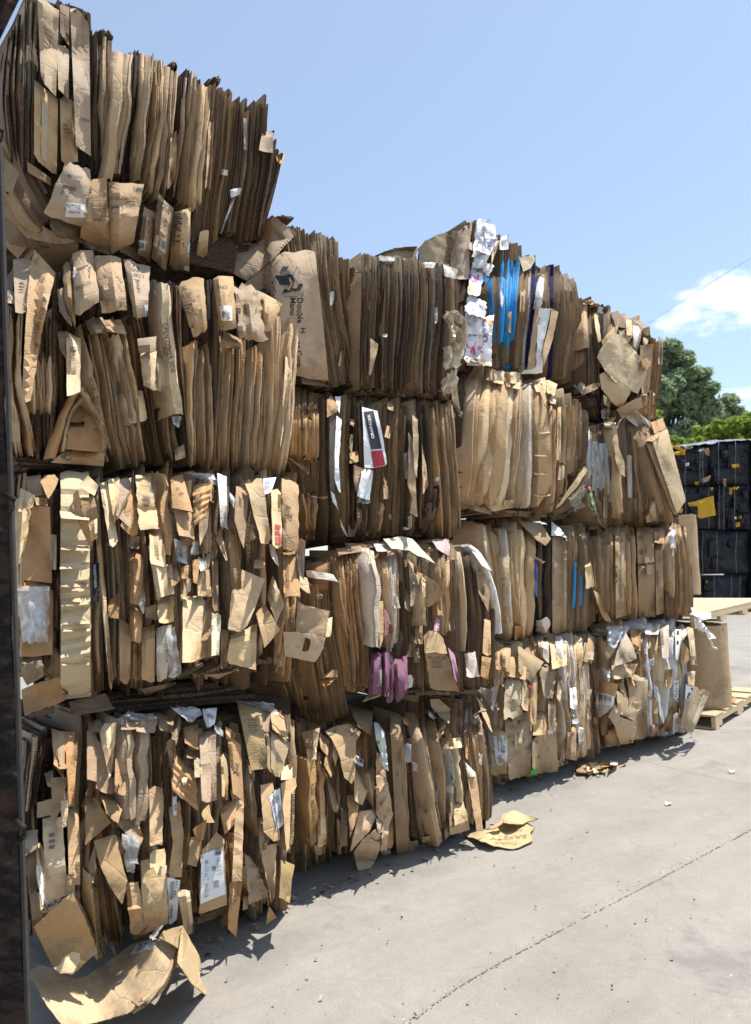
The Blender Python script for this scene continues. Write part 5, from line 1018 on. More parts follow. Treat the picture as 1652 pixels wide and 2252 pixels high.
# ---- third column, top tier
b = Bale('top bale with white candy box card and sky blue sheets between brown ones', C3, [(1015, 600), (1270, 660), (1265, 850), (1015, 820)], 31, -0.13, top=0.16); q5 = qz(5); q = qz(8)
b.poly(q5(1085, 235, 1130, 185, 1210, 145, 1345, 118, 1320, 220, 1285, 330, 1100, 320), 'G', lambda x, y: -.05, noise=.01, color=(.40, .30, .20), bend=lambda x, y: .10 * math.sin((x - 910) * .03)); b.poly(q5(880, 262, 960, 232, 1085, 226, 1070, 300, 1060, 340, 900, 330), 'G', -.16, noise=.01); b.slab(q5(890, 258, 960, 236, 1080, 226), 5, 'e2', 'G', -.14, .2, 8)
b.poly(q5(1330, 130, 1420, 62, 1405, 180, 1398, 420, 1290, 420, 1300, 260), 'K', .02, color=(.42, .31, .21)); b.flap(q5(1290, 240, 1355, 220, 1340, 420, 1285, 420), 'L', .03)
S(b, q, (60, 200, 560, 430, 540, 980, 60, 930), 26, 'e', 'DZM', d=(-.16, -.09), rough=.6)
S(b, q, (70, 170, 145, 140, 110, 600, 50, 600), 8, 'e', 'KMD', d=(-.04, .02), jit=5); S(b, q, (20, 430, 90, 420, 110, 920, 60, 920), 6, 'e', 'KMD', d=(-.08, .0))
pc = (.76, .74, .75); pops = []
for a, d in (((150, 125, 215, 135, 195, 320, 118, 330), .05), ((180, 150, 245, 160, 250, 240, 190, 240), .08), ((165, 225, 265, 225, 215, 330, 140, 300), .09), ((140, 285, 225, 290, 190, 400, 118, 400), .08), ((185, 362, 240, 385, 210, 445, 175, 420), .09), ((118, 380, 185, 400, 160, 560, 92, 540), .06), ((100, 540, 198, 590, 190, 680, 75, 640), .08), ((80, 600, 190, 640, 180, 770, 85, 760), .07), ((185, 668, 240, 655, 228, 755, 180, 760), .09), ((85, 750, 180, 740, 160, 900, 78, 905), .08), ((150, 740, 228, 750, 225, 910, 150, 930), .09)):
    pops.append(b.flap(q(*a), 'W', d, noise=.02, ragged=2.0, bulge=.02, name='crushed_candy_box', color=pc))
b.flap(q(75, 900, 230, 900, 225, 940, 95, 935), 'P', .06, noise=.03)
def disc(part, cx, cy, rx, ry, col, name='printed_disc'):
    part = with_bvh(part); pl = [(cx + rx * math.cos(k * .5236), cy + ry * math.sin(k * .5236)) for k in range(12)]
    face_mark(part, [pl], col, name)
for i, (x, y, rx, ry, c) in ((0, (172, 265, 16, 18, (.16, .18, .50))), (2, (205, 262, 20, 24, (.16, .16, .48))), (2, (235, 245, 14, 16, (.62, .30, .50))), (5, (132, 452, 26, 28, (.60, .16, .38))), (5, (105, 512, 10, 12, (.75, .45, .10))), (5, (150, 415, 10, 10, (.20, .45, .10))),
                             (9, (110, 800, 30, 45, (.62, .16, .38))), (10, (160, 800, 22, 46, (.62, .16, .40))), (8, (220, 700, 13, 16, (.80, .50, .14))), (10, (190, 790, 14, 20, (.25, .14, .45))), (10, (180, 908, 12, 8, (.8, .45, .12))), (8, (190, 690, 11, 12, (.55, .05, .10))), (9, (140, 752, 10, 10, (.25, .5, .12)))):
    cx, cy = q(x, y)[0]; disc(pops[i], cx, cy, rx * .4, ry * .4, c)
for i, o_, e_, u_ in ((5, (118, 470), (150, 450), (112, 445)), (9, (100, 830), (125, 780), (85, 815)), (10, (152, 835), (172, 770), (142, 828)), (2, (195, 285), (232, 260), (185, 262))):
    write(pops[i], 'POP', q(*o_)[0], q(*e_)[0], q(*u_)[0], (.85, .85, .9), .03, lift=.006)
face_mark(with_bvh(pops[9]), [q(105, 860, 130, 830, 140, 878)], (.55, .05, .14), 'printed_mark'); face_mark(with_bvh(pops[10]), [q(150, 850, 172, 830, 178, 870)], (.55, .05, .14), 'printed_mark'); lines(pops[7], q(95, 640, 120, 650, 118, 730, 90, 720), 7, (.35, .35, .4)); lines(pops[7], q(125, 640, 150, 650, 150, 700, 122, 700), 6, (.3, .3, .36))
b.flap(q(100, 255, 120, 260, 118, 300, 98, 295), 'P', .06, noise=.02); b.flap(q(230, 250, 268, 250, 245, 330, 225, 380), 'Y', .05, noise=.03)
S(b, q, (200, 445, 265, 460, 265, 880, 225, 800), 8, 'e', 'BDBM', d=(-.04, .03), jit=8); S(b, q, (255, 320, 285, 300, 275, 910, 245, 915), 4, 'e', 'DMD', d=(-.04, .0))
p = b.flap(q(268, 235, 322, 212, 318, 300, 272, 300), 'G', .0, color=(.60, .62, .60)); write(p, 'CODE', q(276, 268)[0], q(306, 258)[0], q(275, 255)[0], (.06, .07, .09)); S(b, q, (270, 275, 392, 262, 370, 960, 250, 950), 14, 'e', 'GDGK', d=(-.05, .0), jit=9, bow=2); S(b, q, (285, 380, 385, 340, 345, 815, 275, 800), 10, 'f2', 'B', d=(-.01, .03), jit=14, rough=.4, bow=2); S(b, q, (240, 900, 330, 900, 330, 965, 240, 950), 5, 'e', 'GBG', d=(-.04, .0))
b.poly(q(315, 640, 335, 640, 332, 760, 315, 750), 'O', .035, noise=.02); b.poly(q(275, 520, 292, 560, 285, 620, 275, 600), 'P', .04, noise=.02)
b.poly(q(375, 345, 450, 325, 468, 350, 440, 400, 400, 420), 'L', .0, color=(.60, .50, .34)); S(b, q, (375, 355, 475, 345, 425, 960, 362, 960), 10, 'e', 'KGK', d=(-.05, .0), jit=8); b.flap(q(385, 515, 412, 520, 405, 640, 380, 640), 'K', .03, noise=.02)
S(b, q, (440, 390, 490, 385, 440, 900, 405, 970), 5, 'e', 'UWUG', d=(-.03, .02), jit=12); b.poly(q(495, 400, 522, 382, 505, 560, 465, 950, 420, 962, 455, 700), 'K', .03, rib=1.5, color=(.40, .28, .17)); b.slab(q(510, 455, 500, 560, 490, 610), 6, 'f', 'W', .04, .05)
b.poly(q(484, 620, 552, 622, 535, 700, 512, 800, 505, 975, 470, 982, 388, 982, 400, 965, 470, 940), 'W', .05, noise=.01, color=(.70, .69, .68)); b.poly(q(555, 620, 592, 640, 560, 800, 510, 950, 508, 850, 540, 720), 'K', .05)
S(b, q, (520, 395, 600, 390, 590, 1000, 505, 975), 9, 'e', 'MGKU', d=(-.05, .0), jit=8, bow=3); S(b, q, (600, 430, 690, 480, 700, 1060, 590, 1010), 10, 'e', 'KGM', d=(-.05, .02), ml=6, mr=12, jit=7); S(b, q, (540, 390, 660, 470, 718, 620, 620, 500), 6, 'e', 'DGK', d=(-.12, -.05))

# ---- third column, second tier
b = Bale('bale of wide creased cartons folded upright, its top corners crumpled, above the darker tiers', C3, [(1020, 825), (1285, 900), (1285, 1120), (1030, 1095)], 32, 0.02); q = qz(9)
S(b, q, (60, 60, 165, 30, 85, 780, 60, 750), 5, 'f2', 'DZ', d=(-.12, -.02), D=.7); S(b, q, (60, 60, 740, 280, 720, 800, 80, 760), 26, 'e', 'DZM', d=(-.18, -.10))  # first sheets in dark tones paint the shaded left side
S(b, q, (160, 35, 200, 40, 120, 770, 85, 780), 2, 'f', 'KL', d=(-.03, .01)); S(b, q, (205, 48, 380, 100, 330, 805, 110, 790), 5, 'fw', 'KLK', d=(-.02, .03), bow=3, rough=1.3); S(b, q, (380, 110, 470, 120, 440, 825, 335, 810), 4, 'f', 'KLG', d=(-.03, .03), bow=2); b.slab(q(440, 130, 440, 480, 430, 800), 9, 'f2', 'P', .03, .2)
S(b, q, (470, 130, 555, 160, 552, 835, 455, 830), 1, 'fw', 'K', d=(.03, .04), rough=1.2); S(b, q, (550, 260, 590, 270, 575, 830, 552, 835), 2, 'f', 'K', d=(-.01, .01))
for k, y in enumerate((395, 520, 620, 740)): b.slab(q(460, y, 505, y + 6, 548, y), 2.2, 'f', 'L', .062, .01, 5, .4, name='crease_ridge')
for a in ((195, 40, 250, 50, 240, 110, 200, 110), (225, 55, 298, 60, 290, 130, 230, 120), (300, 62, 385, 65, 375, 130, 310, 125), (330, 85, 390, 100, 380, 160, 340, 150), (455, 110, 520, 90, 530, 180, 470, 170), (520, 105, 585, 125, 575, 190, 535, 180)): b.flap(q(*a), 'L', .05, noise=.035, bulge=.04, ragged=2)
b.flap(q(470, 115, 500, 120, 535, 240, 520, 250), 'K', .06, noise=.02); b.flap(q(545, 205, 580, 215, 578, 240, 550, 235), 'L', .06, noise=.02)
b.flap(q(588, 252, 608, 256, 606, 552, 582, 546), 'L', .05, ragged=.5, color=(.53, .37, .19)); S(b, q, (596, 170, 700, 210, 690, 600, 620, 580), 10, 'e', 'KLKG', d=(-.04, .02), bow=3, jit=10); S(b, q, (690, 210, 755, 295, 750, 580, 690, 595), 7, 'e', 'KGM', d=(-.05, .0), bow=3, jit=10)
S(b, q, (580, 560, 650, 560, 640, 760, 575, 800), 6, 'm', 'GMD', d=(-.06, .0)); b.flap(q(600, 560, 628, 555, 625, 650, 590, 660), 'G', .0)
for k in range(8): b.slab(q(752 - k * 3, 590 + k * 8, 735 - k * 6, 690 + k * 14, 660 - k * 2, 790 + k * 8, 565 - k * 2, 845 + k * 3), 7, 'e', 'KGMG'[k % 4], .02 - k * .008, .25, 12, .7)
b.poly(q(735, 583, 752, 600, 700, 690, 600, 800, 575, 815, 640, 720), 'L', .06, noise=.012); b.film(q(650, 760, 730, 680, 745, 720, 690, 840), .04, noise=.03, col=(.45, .42, .38))
for a, tn in (((80, 790, 200, 810, 230, 850, 110, 820), 'M'), ((200, 800, 330, 760, 340, 810, 230, 830), 'L'), ((260, 820, 450, 830, 430, 860, 290, 850), 'D'), ((290, 770, 340, 760, 350, 800, 300, 810), 'L')): b.flap(q(*a), tn, .05, noise=.03)
for k in range(6): b.slab(q(150 + k * 50, 830 + (k % 2) * 12, 230 + k * 60, 840 + (k % 3) * 6), 5, 'e', 'MDK'[k % 3], .03, .3, 5)

# ---- third column, third tier
b = Bale('mixed bale of wide pale folds, black and violet edges and a few blue sheets', C3, [(1050, 1160), (1300, 1175), (1305, 1380), (1100, 1400)], 33, -0.03); q = qz(0)
S(b, q, (1035, 1150, 1300, 1165, 1305, 1385, 1095, 1405), 26, 'e', 'DZM', d=(-.16, -.10))
S(b, q, (1044, 1150, 1080, 1152, 1120, 1410, 1092, 1412), 3, 'f', 'LPK', d=(-.02, .03)); S(b, q, (1078, 1140, 1112, 1150, 1132, 1410, 1108, 1412), 2, 'f2', 'MK', d=(-.03, .0)); S(b, q, (1108, 1148, 1145, 1150, 1155, 1408, 1122, 1412), 3, 'f', 'PLK', d=(.0, .04)); S(b, q, (1143, 1150, 1178, 1165, 1178, 1408, 1150, 1412), 2, 'fw', 'LK', d=(.0, .04))
S(b, q, (1176, 1175, 1216, 1172, 1210, 1400, 1176, 1402), 9, 'e', 'NDNM', d=(-.05, .0), jit=5); S(b, q, (1172, 1235, 1184, 1235, 1182, 1310, 1172, 1310), 3, 'f2', 'BVB', d=(.0, .02), rough=.3); [p_ for p_ in ()]
b.flap(q(1178, 1232, 1184, 1232, 1183, 1275, 1178, 1275), 'V', .03, color=(.18, .14, .50)); b.slab(q(1198, 1360, 1205, 1380, 1208, 1398), 14, 'f2', 'P', .0, .1)
b.flap(q(1215, 1180, 1247, 1178, 1246, 1390, 1215, 1402), 'K', (.0, .05, .05, .0), ragged=.4, rib=1, color=(.38, .275, .17)); b.poly(q(1213, 1146, 1230, 1160, 1247, 1183, 1230, 1178, 1213, 1178), 'W', .05, noise=.008, color=(.72, .72, .74))
S(b, q, (1246, 1165, 1280, 1165, 1275, 1390, 1245, 1392), 6, 'm', 'KMG', d=(-.04, .02), bow=2); b.slab(q(1267, 1238, 1266, 1290, 1263, 1338), 4, 'f2', 'B', .02, .012, rough=.3); b.slab(q(1280, 1265, 1280, 1300, 1278, 1330), 2.5, 'f2', 'B', .02, .012, rough=.3); S(b, q, (1272, 1155, 1302, 1178, 1312, 1370, 1275, 1385), 9, 'e', 'KGM', d=(-.05, .02), jit=6, bow=3)
b.flap(q(1286, 1240, 1300, 1235, 1308, 1290, 1290, 1295), 'L', .04, noise=.02); b.poly(q(1305, 1298, 1318, 1305, 1330, 1335, 1345, 1368, 1332, 1366, 1320, 1345), 'O', .10, noise=.015, color=(.50, .34, .17)); b.poly(q(1140, 1145, 1190, 1150, 1212, 1185, 1200, 1200, 1180, 1188), 'O', .07, color=(.34, .235, .13)); b.slab(q(1172, 1222, 1190, 1232, 1198, 1238), 4, 'f2', 'K', .05, .02, 5)
p = b.slab(q(1114, 1225, 1118, 1300, 1126, 1400), 13, 'f2', 'L', .05, .15); write(p, 'FOUTERE', q(1116, 1370)[0], q(1112, 1268)[0], q(1108, 1370)[0], (.30, .23, .15)); b.flap(q(1132, 1375, 1152, 1378, 1148, 1408, 1132, 1408), 'O', .06, noise=.01)
p = b.slab(q(1066, 1160, 1072, 1230, 1086, 1330), 8, 'f2', 'L', .03, .15); write(p, 'ck', q(1071, 1232)[0], q(1069, 1222)[0], q(1075, 1231)[0], (.2, .16, .12))

# ---- third column, bottom tier
b = Bale('bale of beige crumpled cartons on a pallet, a green sticker at its foot', C3, [(1100, 1425), (1320, 1390), (1328, 1655), (1090, 1715)], 34, 0.08); q = qz(10)
S(b, q, (240, 430, 800, 370, 830, 1000, 240, 1130), 30, 'm', 'KMGL', d=(-.14, -.06), rough=1.4, jit=10); S(b, q, (255, 440, 560, 390, 560, 1100, 240, 1140), 15, 'f', 'KLGO', d=(-.05, .01), rough=1.5, jit=20)
b.flap(q(240, 425, 330, 420, 330, 560, 250, 540), 'K', .04, noise=.025, bulge=.04); b.flap(q(300, 470, 422, 478, 412, 600, 300, 575), 'K', .05); b.flap(q(300, 570, 415, 590, 392, 800, 292, 815), 'G', .06, noise=.02, color=(.44, .35, .235)); b.flap(q(370, 410, 512, 500, 442, 612, 375, 560), 'O', (.06, .10, .09, .06), color=(.37, .265, .155)); b.flap(q(480, 508, 586, 518, 562, 705, 515, 690), 'G', .07, color=(.36, .275, .18))
b.flap(q(190, 580, 285, 545, 235, 770, 150, 655), 'P', .07, noise=.03, bulge=.03, color=(.56, .46, .36)); b.flap(q(245, 510, 298, 530, 292, 640, 250, 600), 'L', .06, noise=.03); b.poly(q(215, 745, 262, 725, 268, 760, 240, 785, 215, 780), 'P', .08); b.flap(q(150, 560, 215, 545, 205, 620, 165, 640), 'P', .06, color=(.40, .12, .14)) if 0 else None
b.flap(q(298, 815, 452, 760, 440, 1118, 320, 1152), 'K', .05, noise=.02, zig=[(0, 0), (.5, .01), (.55, -.01), (1, .01)], color=(.43, .32, .20)); b.flap(q(400, 550, 440, 640, 450, 780, 390, 760), 'L', .06, noise=.025); b.flap(q(432, 600, 478, 565, 472, 850, 440, 830), 'O', .05, bulge=.02); b.flap(q(430, 605, 450, 610, 445, 640, 432, 640), 'R', .075, color=(.50, .12, .06))
b.flap(q(450, 790, 540, 760, 545, 900, 455, 905), 'K', .05, noise=.02); b.flap(q(535, 700, 580, 690, 575, 880, 540, 880), 'L', .05, noise=.02); p = b.flap(q(533, 868, 560, 865, 565, 895, 535, 898), 'W', .08, mat=PAPER, name='shipping_label', noise=.003)
p = b.flap(q(205, 835, 312, 872, 312, 1112, 222, 1135), 'L', .07, noise=.014, ragged=.6); lab = decal(p, q(215, 908, 308, 905, 312, 1060, 232, 1070)); write(lab, '74020X7V4000', q(262, 1000)[0], q(255, 915)[0], q(270, 1000)[0], (.08, .08, .09), .01); write(lab, '43250E10518', q(238, 1000)[0], q(230, 920)[0], q(245, 1000)[0], (.08, .08, .09), .01); lines(lab, q(275, 915, 305, 912, 308, 1000, 278, 1000), 12, (.2, .2, .2)); lines(lab, q(240, 1015, 300, 1010, 305, 1060, 240, 1062), 6, (.25, .25, .25))
b.flap(q(312, 990, 350, 1010, 345, 1110, 315, 1120), 'L', .05, noise=.03); p = b.flap(q(450, 908, 582, 893, 592, 1102, 448, 1118), 'K', (.09, .11, .09, .07), ragged=.6, rib=1, color=(.40, .285, .175)); b.flap(q(448, 938, 480, 930, 478, 1085, 450, 1090), 'L', .115, ragged=1.5)
b.flap(q(410, 1090, 470, 1085, 480, 1130, 415, 1130), 'K', .08); b.flap(q(425, 1102, 472, 1090, 473, 1116, 428, 1127), 'B', .115, noise=.003, ragged=.2, name='green_sticker', mat=INK, color=(.08, .60, .10))
S(b, q, (560, 372, 665, 362, 700, 1010, 600, 1040), 6, 'f', 'LKGP', d=(-.02, .04), rough=1.4, bow=6); S(b, q, (660, 360, 755, 365, 770, 1000, 690, 1020), 6, 'f', 'LPWK', d=(-.02, .04), rough=1.4, bow=5); b.slab(q(610, 400, 625, 520, 632, 660), 6, 'f2', 'W', .06, .05); b.flap(q(545, 390, 638, 402, 640, 520, 560, 540), 'L', .04, noise=.02); b.flap(q(480, 380, 545, 390, 540, 510, 490, 460), 'P', .04, noise=.03)
b.poly(q(668, 818, 700, 812, 706, 832, 695, 842, 670, 840), 'W', .10, noise=.004, color=(.82, .82, .82)); b.flap(q(650, 860, 690, 850, 690, 1040, 630, 1030), 'K', .06, noise=.02, bulge=.03); b.flap(q(700, 840, 730, 850, 730, 980, 705, 980), 'P', .05, noise=.03); b.flap(q(655, 640, 690, 640, 700, 760, 660, 760), 'W', .07, noise=.02, color=(.68, .66, .62)); b.flap(q(590, 590, 610, 640, 605, 730, 585, 700), 'L', .08)
for k in range(8): b.flap(q(250 + k * 50, 1120 - k * 12, 310 + k * 48, 1110 - k * 12, 312 + k * 48, 1160 - k * 14, 255 + k * 50, 1170 - k * 14), 'KMLG'[k % 4], .02, noise=.03)

b.clutter(26, 'KLMOGP', (-.04, .03), (8, 24), (25, 80))

# ---- fourth column, top tier
b = Bale('farthest top bale with black edges and a large torn light sheet hanging down its face', C4, [(1285, 680), (1445, 735), (1430, 920), (1285, 870)], 41, -0.1, top=0.12); q = qz(8)
S(b, q, (720, 590, 1080, 740, 1080, 1190, 720, 1000), 18, 'e', 'DZN', d=(-.14, -.07)); S(b, q, (722, 585, 862, 640, 860, 1250, 740, 1010), 14, 'e', 'DNZM', d=(-.06, .0), jit=8); S(b, q, (860, 640, 1062, 720, 1000, 960, 850, 900), 16, 'm', 'KDGM', d=(-.06, .02), jit=10); S(b, q, (1055, 735, 1168, 800, 1130, 1190, 1060, 1200), 12, 'e', 'MDKO', d=(-.05, .01), jit=6, bow=4)
b.slab(q(722, 590, 760, 580, 790, 585), 5, 'f', 'K', .0, .15); b.slab(q(775, 600, 800, 598, 828, 608), 5, 'f', 'M', .0, .15); b.flap(q(720, 580, 792, 580, 785, 600, 730, 600), 'K', .02); b.slab(q(745, 600, 745, 720, 748, 840), 9, 'f2', 'K', .02, .2); b.film(q(808, 612, 838, 615, 835, 650, 812, 640), .03); b.poly(q(790, 650, 808, 660, 820, 720, 828, 800, 812, 810, 795, 720), 'L', .05)
b.poly(q(885, 645, 935, 650, 965, 690, 960, 730, 905, 720), 'D', .02); b.flap(q(920, 730, 975, 728, 985, 810, 940, 800), 'L', .03, noise=.02); b.flap(q(962, 682, 1000, 685, 1000, 770, 970, 770), 'L', .04); b.poly(q(1002, 714, 1050, 718, 1030, 790, 1015, 842, 1005, 830), 'W', .06, color=(.60, .55, .52)); b.poly(q(1000, 690, 1050, 690, 1065, 710, 1050, 750, 1040, 715), 'G', .05, noise=.02)
b.flap(q(1040, 824, 1115, 818, 1092, 1085, 1052, 1092), 'O', (.06, .07, .04, .04), ragged=.6, rib=1, color=(.42, .275, .165)); b.flap(q(1145, 770, 1168, 785, 1165, 930, 1140, 930), 'G', -.05, rib=0); b.flap(q(1060, 780, 1090, 790, 1080, 820, 1058, 818), 'G', .05)
b.poly(q(830, 800, 862, 760, 898, 722, 902, 762, 870, 830, 845, 850), 'K', .10); b.poly(q(902, 755, 940, 770, 1010, 850, 1062, 912, 1082, 980, 1030, 1092, 985, 1070, 905, 1030, 850, 965, 806, 890, 835, 830), 'L', lambda x, y: .13 + .03 * math.sin((x - 1310) * .06), noise=.015, rib=.8, name='large_torn_sheet', color=(.57, .44, .27)); b.poly(q(1045, 900, 1080, 895, 1102, 925, 1080, 960, 1055, 950), 'O', .16)
b.poly(q(820, 985, 850, 968, 920, 1010, 990, 1075, 985, 1095, 935, 1178, 880, 1130, 828, 1060), 'K', lambda x, y: .14, noise=.008, rib=.8, color=(.48, .35, .21)); b.poly(q(1015, 1120, 1050, 1108, 1060, 1165, 1010, 1200, 945, 1232, 912, 1178, 960, 1150), 'K', .17, noise=.006, rib=.6, color=(.41, .30, .19))
b.poly(q(975, 1180, 1020, 1180, 1060, 1215, 1102, 1252, 1098, 1290, 1090, 1328, 1050, 1305, 1020, 1270, 965, 1225), 'P', .17, noise=.012, name='torn_tube', color=(.62, .55, .47), bend=lambda x, y: .05 * math.sin((x - y * .9) * .12)); b.poly(q(735, 1062, 775, 1038, 832, 1025, 810, 1060, 760, 1085, 722, 1100), 'O', .09, color=(.47, .34, .20)); b.flap(q(690, 1010, 740, 1040, 735, 1100, 680, 1050), 'P', .02)
b.film(q(830, 1180, 880, 1170, 870, 1230, 835, 1230), .05); b.flap(q(850, 1230, 912, 1190, 905, 1240, 870, 1260), 'L', .06); S(b, q, (740, 1080, 860, 1100, 900, 1260, 780, 1220), 8, 'm', 'DNZ', d=(-.05, .02)); S(b, q, (1050, 1090, 1130, 1080, 1115, 1210, 1060, 1200), 5, 'm', 'KDL', d=(-.02, .04), twist=(-.3, .3)); b.flap(q(840, 1095, 880, 1130, 875, 1170, 845, 1150), 'G', .06)

# ---- fourth column, second tier
b = Bale('bale with a block of white edges and a tall flap leaning off its corner', C4, [(1298, 930), (1475, 955), (1500, 1125), (1300, 1150)], 42, 0.0); q = qz(9)
S(b, q, (755, 350, 1200, 370, 1270, 870, 770, 900), 24, 'e', 'DZM', d=(-.16, -.09)); S(b, q, (762, 350, 870, 370, 872, 870, 765, 900), 14, 'e', 'GKD', d=(-.04, .0), jit=6); S(b, q, (758, 470, 872, 480, 882, 690, 758, 690), 15, 'e3', 'W', d=(-.01, .02), rough=.6, jit=14); b.slab(q(762, 370, 764, 500, 760, 650), 4, 'f2', 'W', .02, .1)
for k in range(5): b.slab(q(745 + k * 6, 640 + k * 8, 755 + k * 10, 760, 790 + k * 10, 850 - k * 4, 850 + k * 6, 930 - k * 10), 6, 'e', 'MPKGM'[k], .02 - k * .01, .3, 10, .5)
b.poly(q(757, 700, 775, 710, 790, 800, 808, 850, 785, 830, 762, 770), 'P', .05, color=(.40, .50, .25)); p = b.flap(q(765, 725, 785, 735, 800, 820, 780, 800), 'W', .055, color=(.55, .65, .42)); b.flap(q(757, 680, 775, 685, 770, 708, 758, 705), 'R', .06, color=(.40, .10, .06)); b.flap(q(675, 860, 720, 800, 835, 935, 760, 930), 'O', -.02, color=(.36, .25, .15)); S(b, q, (780, 700, 880, 700, 870, 900, 820, 900), 7, 'e', 'GKP', d=(-.03, .02), jit=14)
b.slab(q(910, 360, 930, 600, 945, 910), 20, 'f', 'K', .03, .25, lump=1.3); b.poly(q(900, 440, 925, 480, 955, 560, 960, 640, 930, 620, 905, 540), 'K', .06, color=(.48, .35, .21)); b.slab(q(885, 380, 888, 600, 890, 900), 6, 'e2', 'D', .0, .25); S(b, q, (930, 340, 1110, 350, 1200, 880, 955, 905), 19, 'e', 'DMKG', d=(-.05, .0), jit=8, bow=2); b.slab(q(992, 520, 994, 640, 996, 750), 3, 'e', 'W', .03, .03, 5)
S(b, q, (1050, 400, 1105, 420, 1235, 860, 1150, 885), 4, 'fw', 'MKD', d=(.0, .05), bow=-4); b.flap(q(1068, 850, 1120, 740, 1135, 880, 1080, 890), 'K', .05, noise=.03); b.flap(q(1070, 440, 1112, 420, 1245, 850, 1225, 845), 'K', (.10, .13, .16, .12), ragged=.5, color=(.40, .29, .18))
p = b.poly(q(1105, 432, 1150, 395, 1192, 375, 1240, 560, 1293, 770, 1245, 842, 1180, 660), 'L', lambda x, y: .14 + .04 * (y - 940) / 190, noise=.006, rib=1.3, ragged=.4, name='leaning_flap', color=(.56, .42, .25)); b.flap(q(1075, 440, 1145, 380, 1150, 420, 1110, 445), 'K', .14); b.flap(q(1100, 340, 1165, 315, 1185, 375, 1120, 400), 'O', .05, noise=.03, bulge=.03); b.slab(q(1130, 330, 1170, 335, 1195, 385), 6, 'e2', 'M', .04, .1, 6)
b.flap(q(840, 330, 910, 340, 900, 370, 850, 365), 'L', .05, noise=.02)

# ---- fourth column, third tier
b = Bale('brown bale of flat carton panels with printed boxes beside thin pale edges', C4, [(1308, 1178), (1500, 1172), (1520, 1345), (1312, 1365)], 43, -0.0); q = qz(9)
S(b, q, (790, 940, 1310, 920, 1340, 1390, 810, 1440), 26, 'e', 'DZM', d=(-.15, -.09)); S(b, q, (785, 940, 860, 945, 870, 1430, 800, 1430), 5, 'f', 'OMO', d=(-.03, .02)); S(b, q, (858, 930, 1015, 915, 1030, 1400, 865, 1430), 15, 'f2', 'OMKD', d=(-.04, .02), jit=6, bow=2)
p = b.flap(q(905, 935, 960, 920, 965, 1400, 910, 1420), 'O', .04, ragged=.5, color=(.36, .24, .125)); lines(p, q(905, 1130, 915, 1130, 918, 1245, 908, 1245), 3, (.08, .05, .03))
pa = b.flap(q(1022, 915, 1117, 912, 1120, 1110, 1030, 1120), 'O', (.0, .05, .05, .0), ragged=.5, color=(.33, .21, .11)); pb = b.flap(q(1030, 1120, 1120, 1105, 1125, 1410, 1035, 1410), 'O', (.0, .05, .05, .0), ragged=.4, color=(.34, .22, .115)); b.flap(q(1075, 1120, 1118, 1115, 1112, 1180, 1078, 1178), 'K', .06)
pc_ = b.flap(q(1118, 920, 1180, 918, 1172, 1010, 1122, 1000), 'O', .05, ragged=.5); pd_ = b.flap(q(1125, 1010, 1165, 1010, 1172, 1390, 1130, 1400), 'O', .04, ragged=.5, color=(.34, .22, .12)); ink = (.06, .035, .025)
for (pt_, a) in ((pa, (1030, 965, 1065, 960, 1066, 1000, 1032, 1002)), (pa, (1034, 1040, 1060, 1038, 1062, 1075, 1036, 1076)), (pb, (1030, 1120, 1062, 1118, 1062, 1190, 1032, 1192)), (pc_, (1120, 935, 1145, 932, 1147, 1010, 1122, 1012)), (pd_, (1130, 1150, 1142, 1150, 1144, 1250, 1132, 1250))): lines(pt_, q(*a), 5, ink, ragged=True, vertical=True, duty=.4)
write(pb, '30', q(1066, 1405)[0], q(1066, 1380)[0], q(1050, 1405)[0], ink)
S(b, q, (1160, 925, 1200, 920, 1210, 1400, 1170, 1400), 4, 'e', 'DMZ', d=(-.05, .0)); S(b, q, (1195, 915, 1230, 915, 1232, 1300, 1198, 1310), 3, 'f2', 'KPK', d=(.0, .03)); S(b, q, (1225, 905, 1262, 900, 1330, 1390, 1210, 1395), 16, 'e', 'KGKM', d=(-.04, .03), jit=10, mr=8); b.slab(q(1262, 905, 1300, 990, 1322, 1150, 1335, 1320), 6, 'e2', 'K', .02, .2, 10); b.film(q(1195, 950, 1235, 920, 1230, 1000, 1200, 990), .07, col=(.85, .86, .9)); b.film(q(1205, 990, 1240, 985, 1238, 1030, 1210, 1030), .07, col=(.85, .86, .9))

# ---- fourth column, bottom tier
b = Bale('pale crushed bale on a pallet, white stickers and a flap dangling at its corner', C4, [(1330, 1385), (1515, 1385), (1525, 1590), (1338, 1645)], 44, 0.08); q = qz(10)
S(b, q, (780, 330, 1330, 300, 1340, 870, 830, 970), 28, 'm', 'KMGL', d=(-.14, -.06), rough=1.4, jit=8); S(b, q, (790, 400, 1050, 340, 1080, 910, 830, 970), 14, 'f', 'KLGO', d=(-.05, .01), rough=1.5, jit=14)
b.poly(q(745, 350, 820, 370, 905, 432, 860, 500, 812, 542, 775, 500), 'G', (lambda x, y: .03 + .10 * (x - 1290) / 65), rib=.8, color=(.37, .275, .17)); b.film(q(858, 300, 985, 305, 960, 380, 880, 400), .06, noise=.03, col=(.72, .72, .74)); b.film(q(860, 360, 950, 330, 900, 440, 870, 420), .08, col=(.7, .7, .72)); b.poly(q(962, 338, 1000, 400, 1025, 480, 960, 510, 898, 525, 915, 440), 'L', lambda x, y: .11, rib=.3, color=(.50, .40, .28)); b.flap(q(985, 320, 1045, 320, 1045, 420, 1000, 400), 'O', .05, noise=.02)
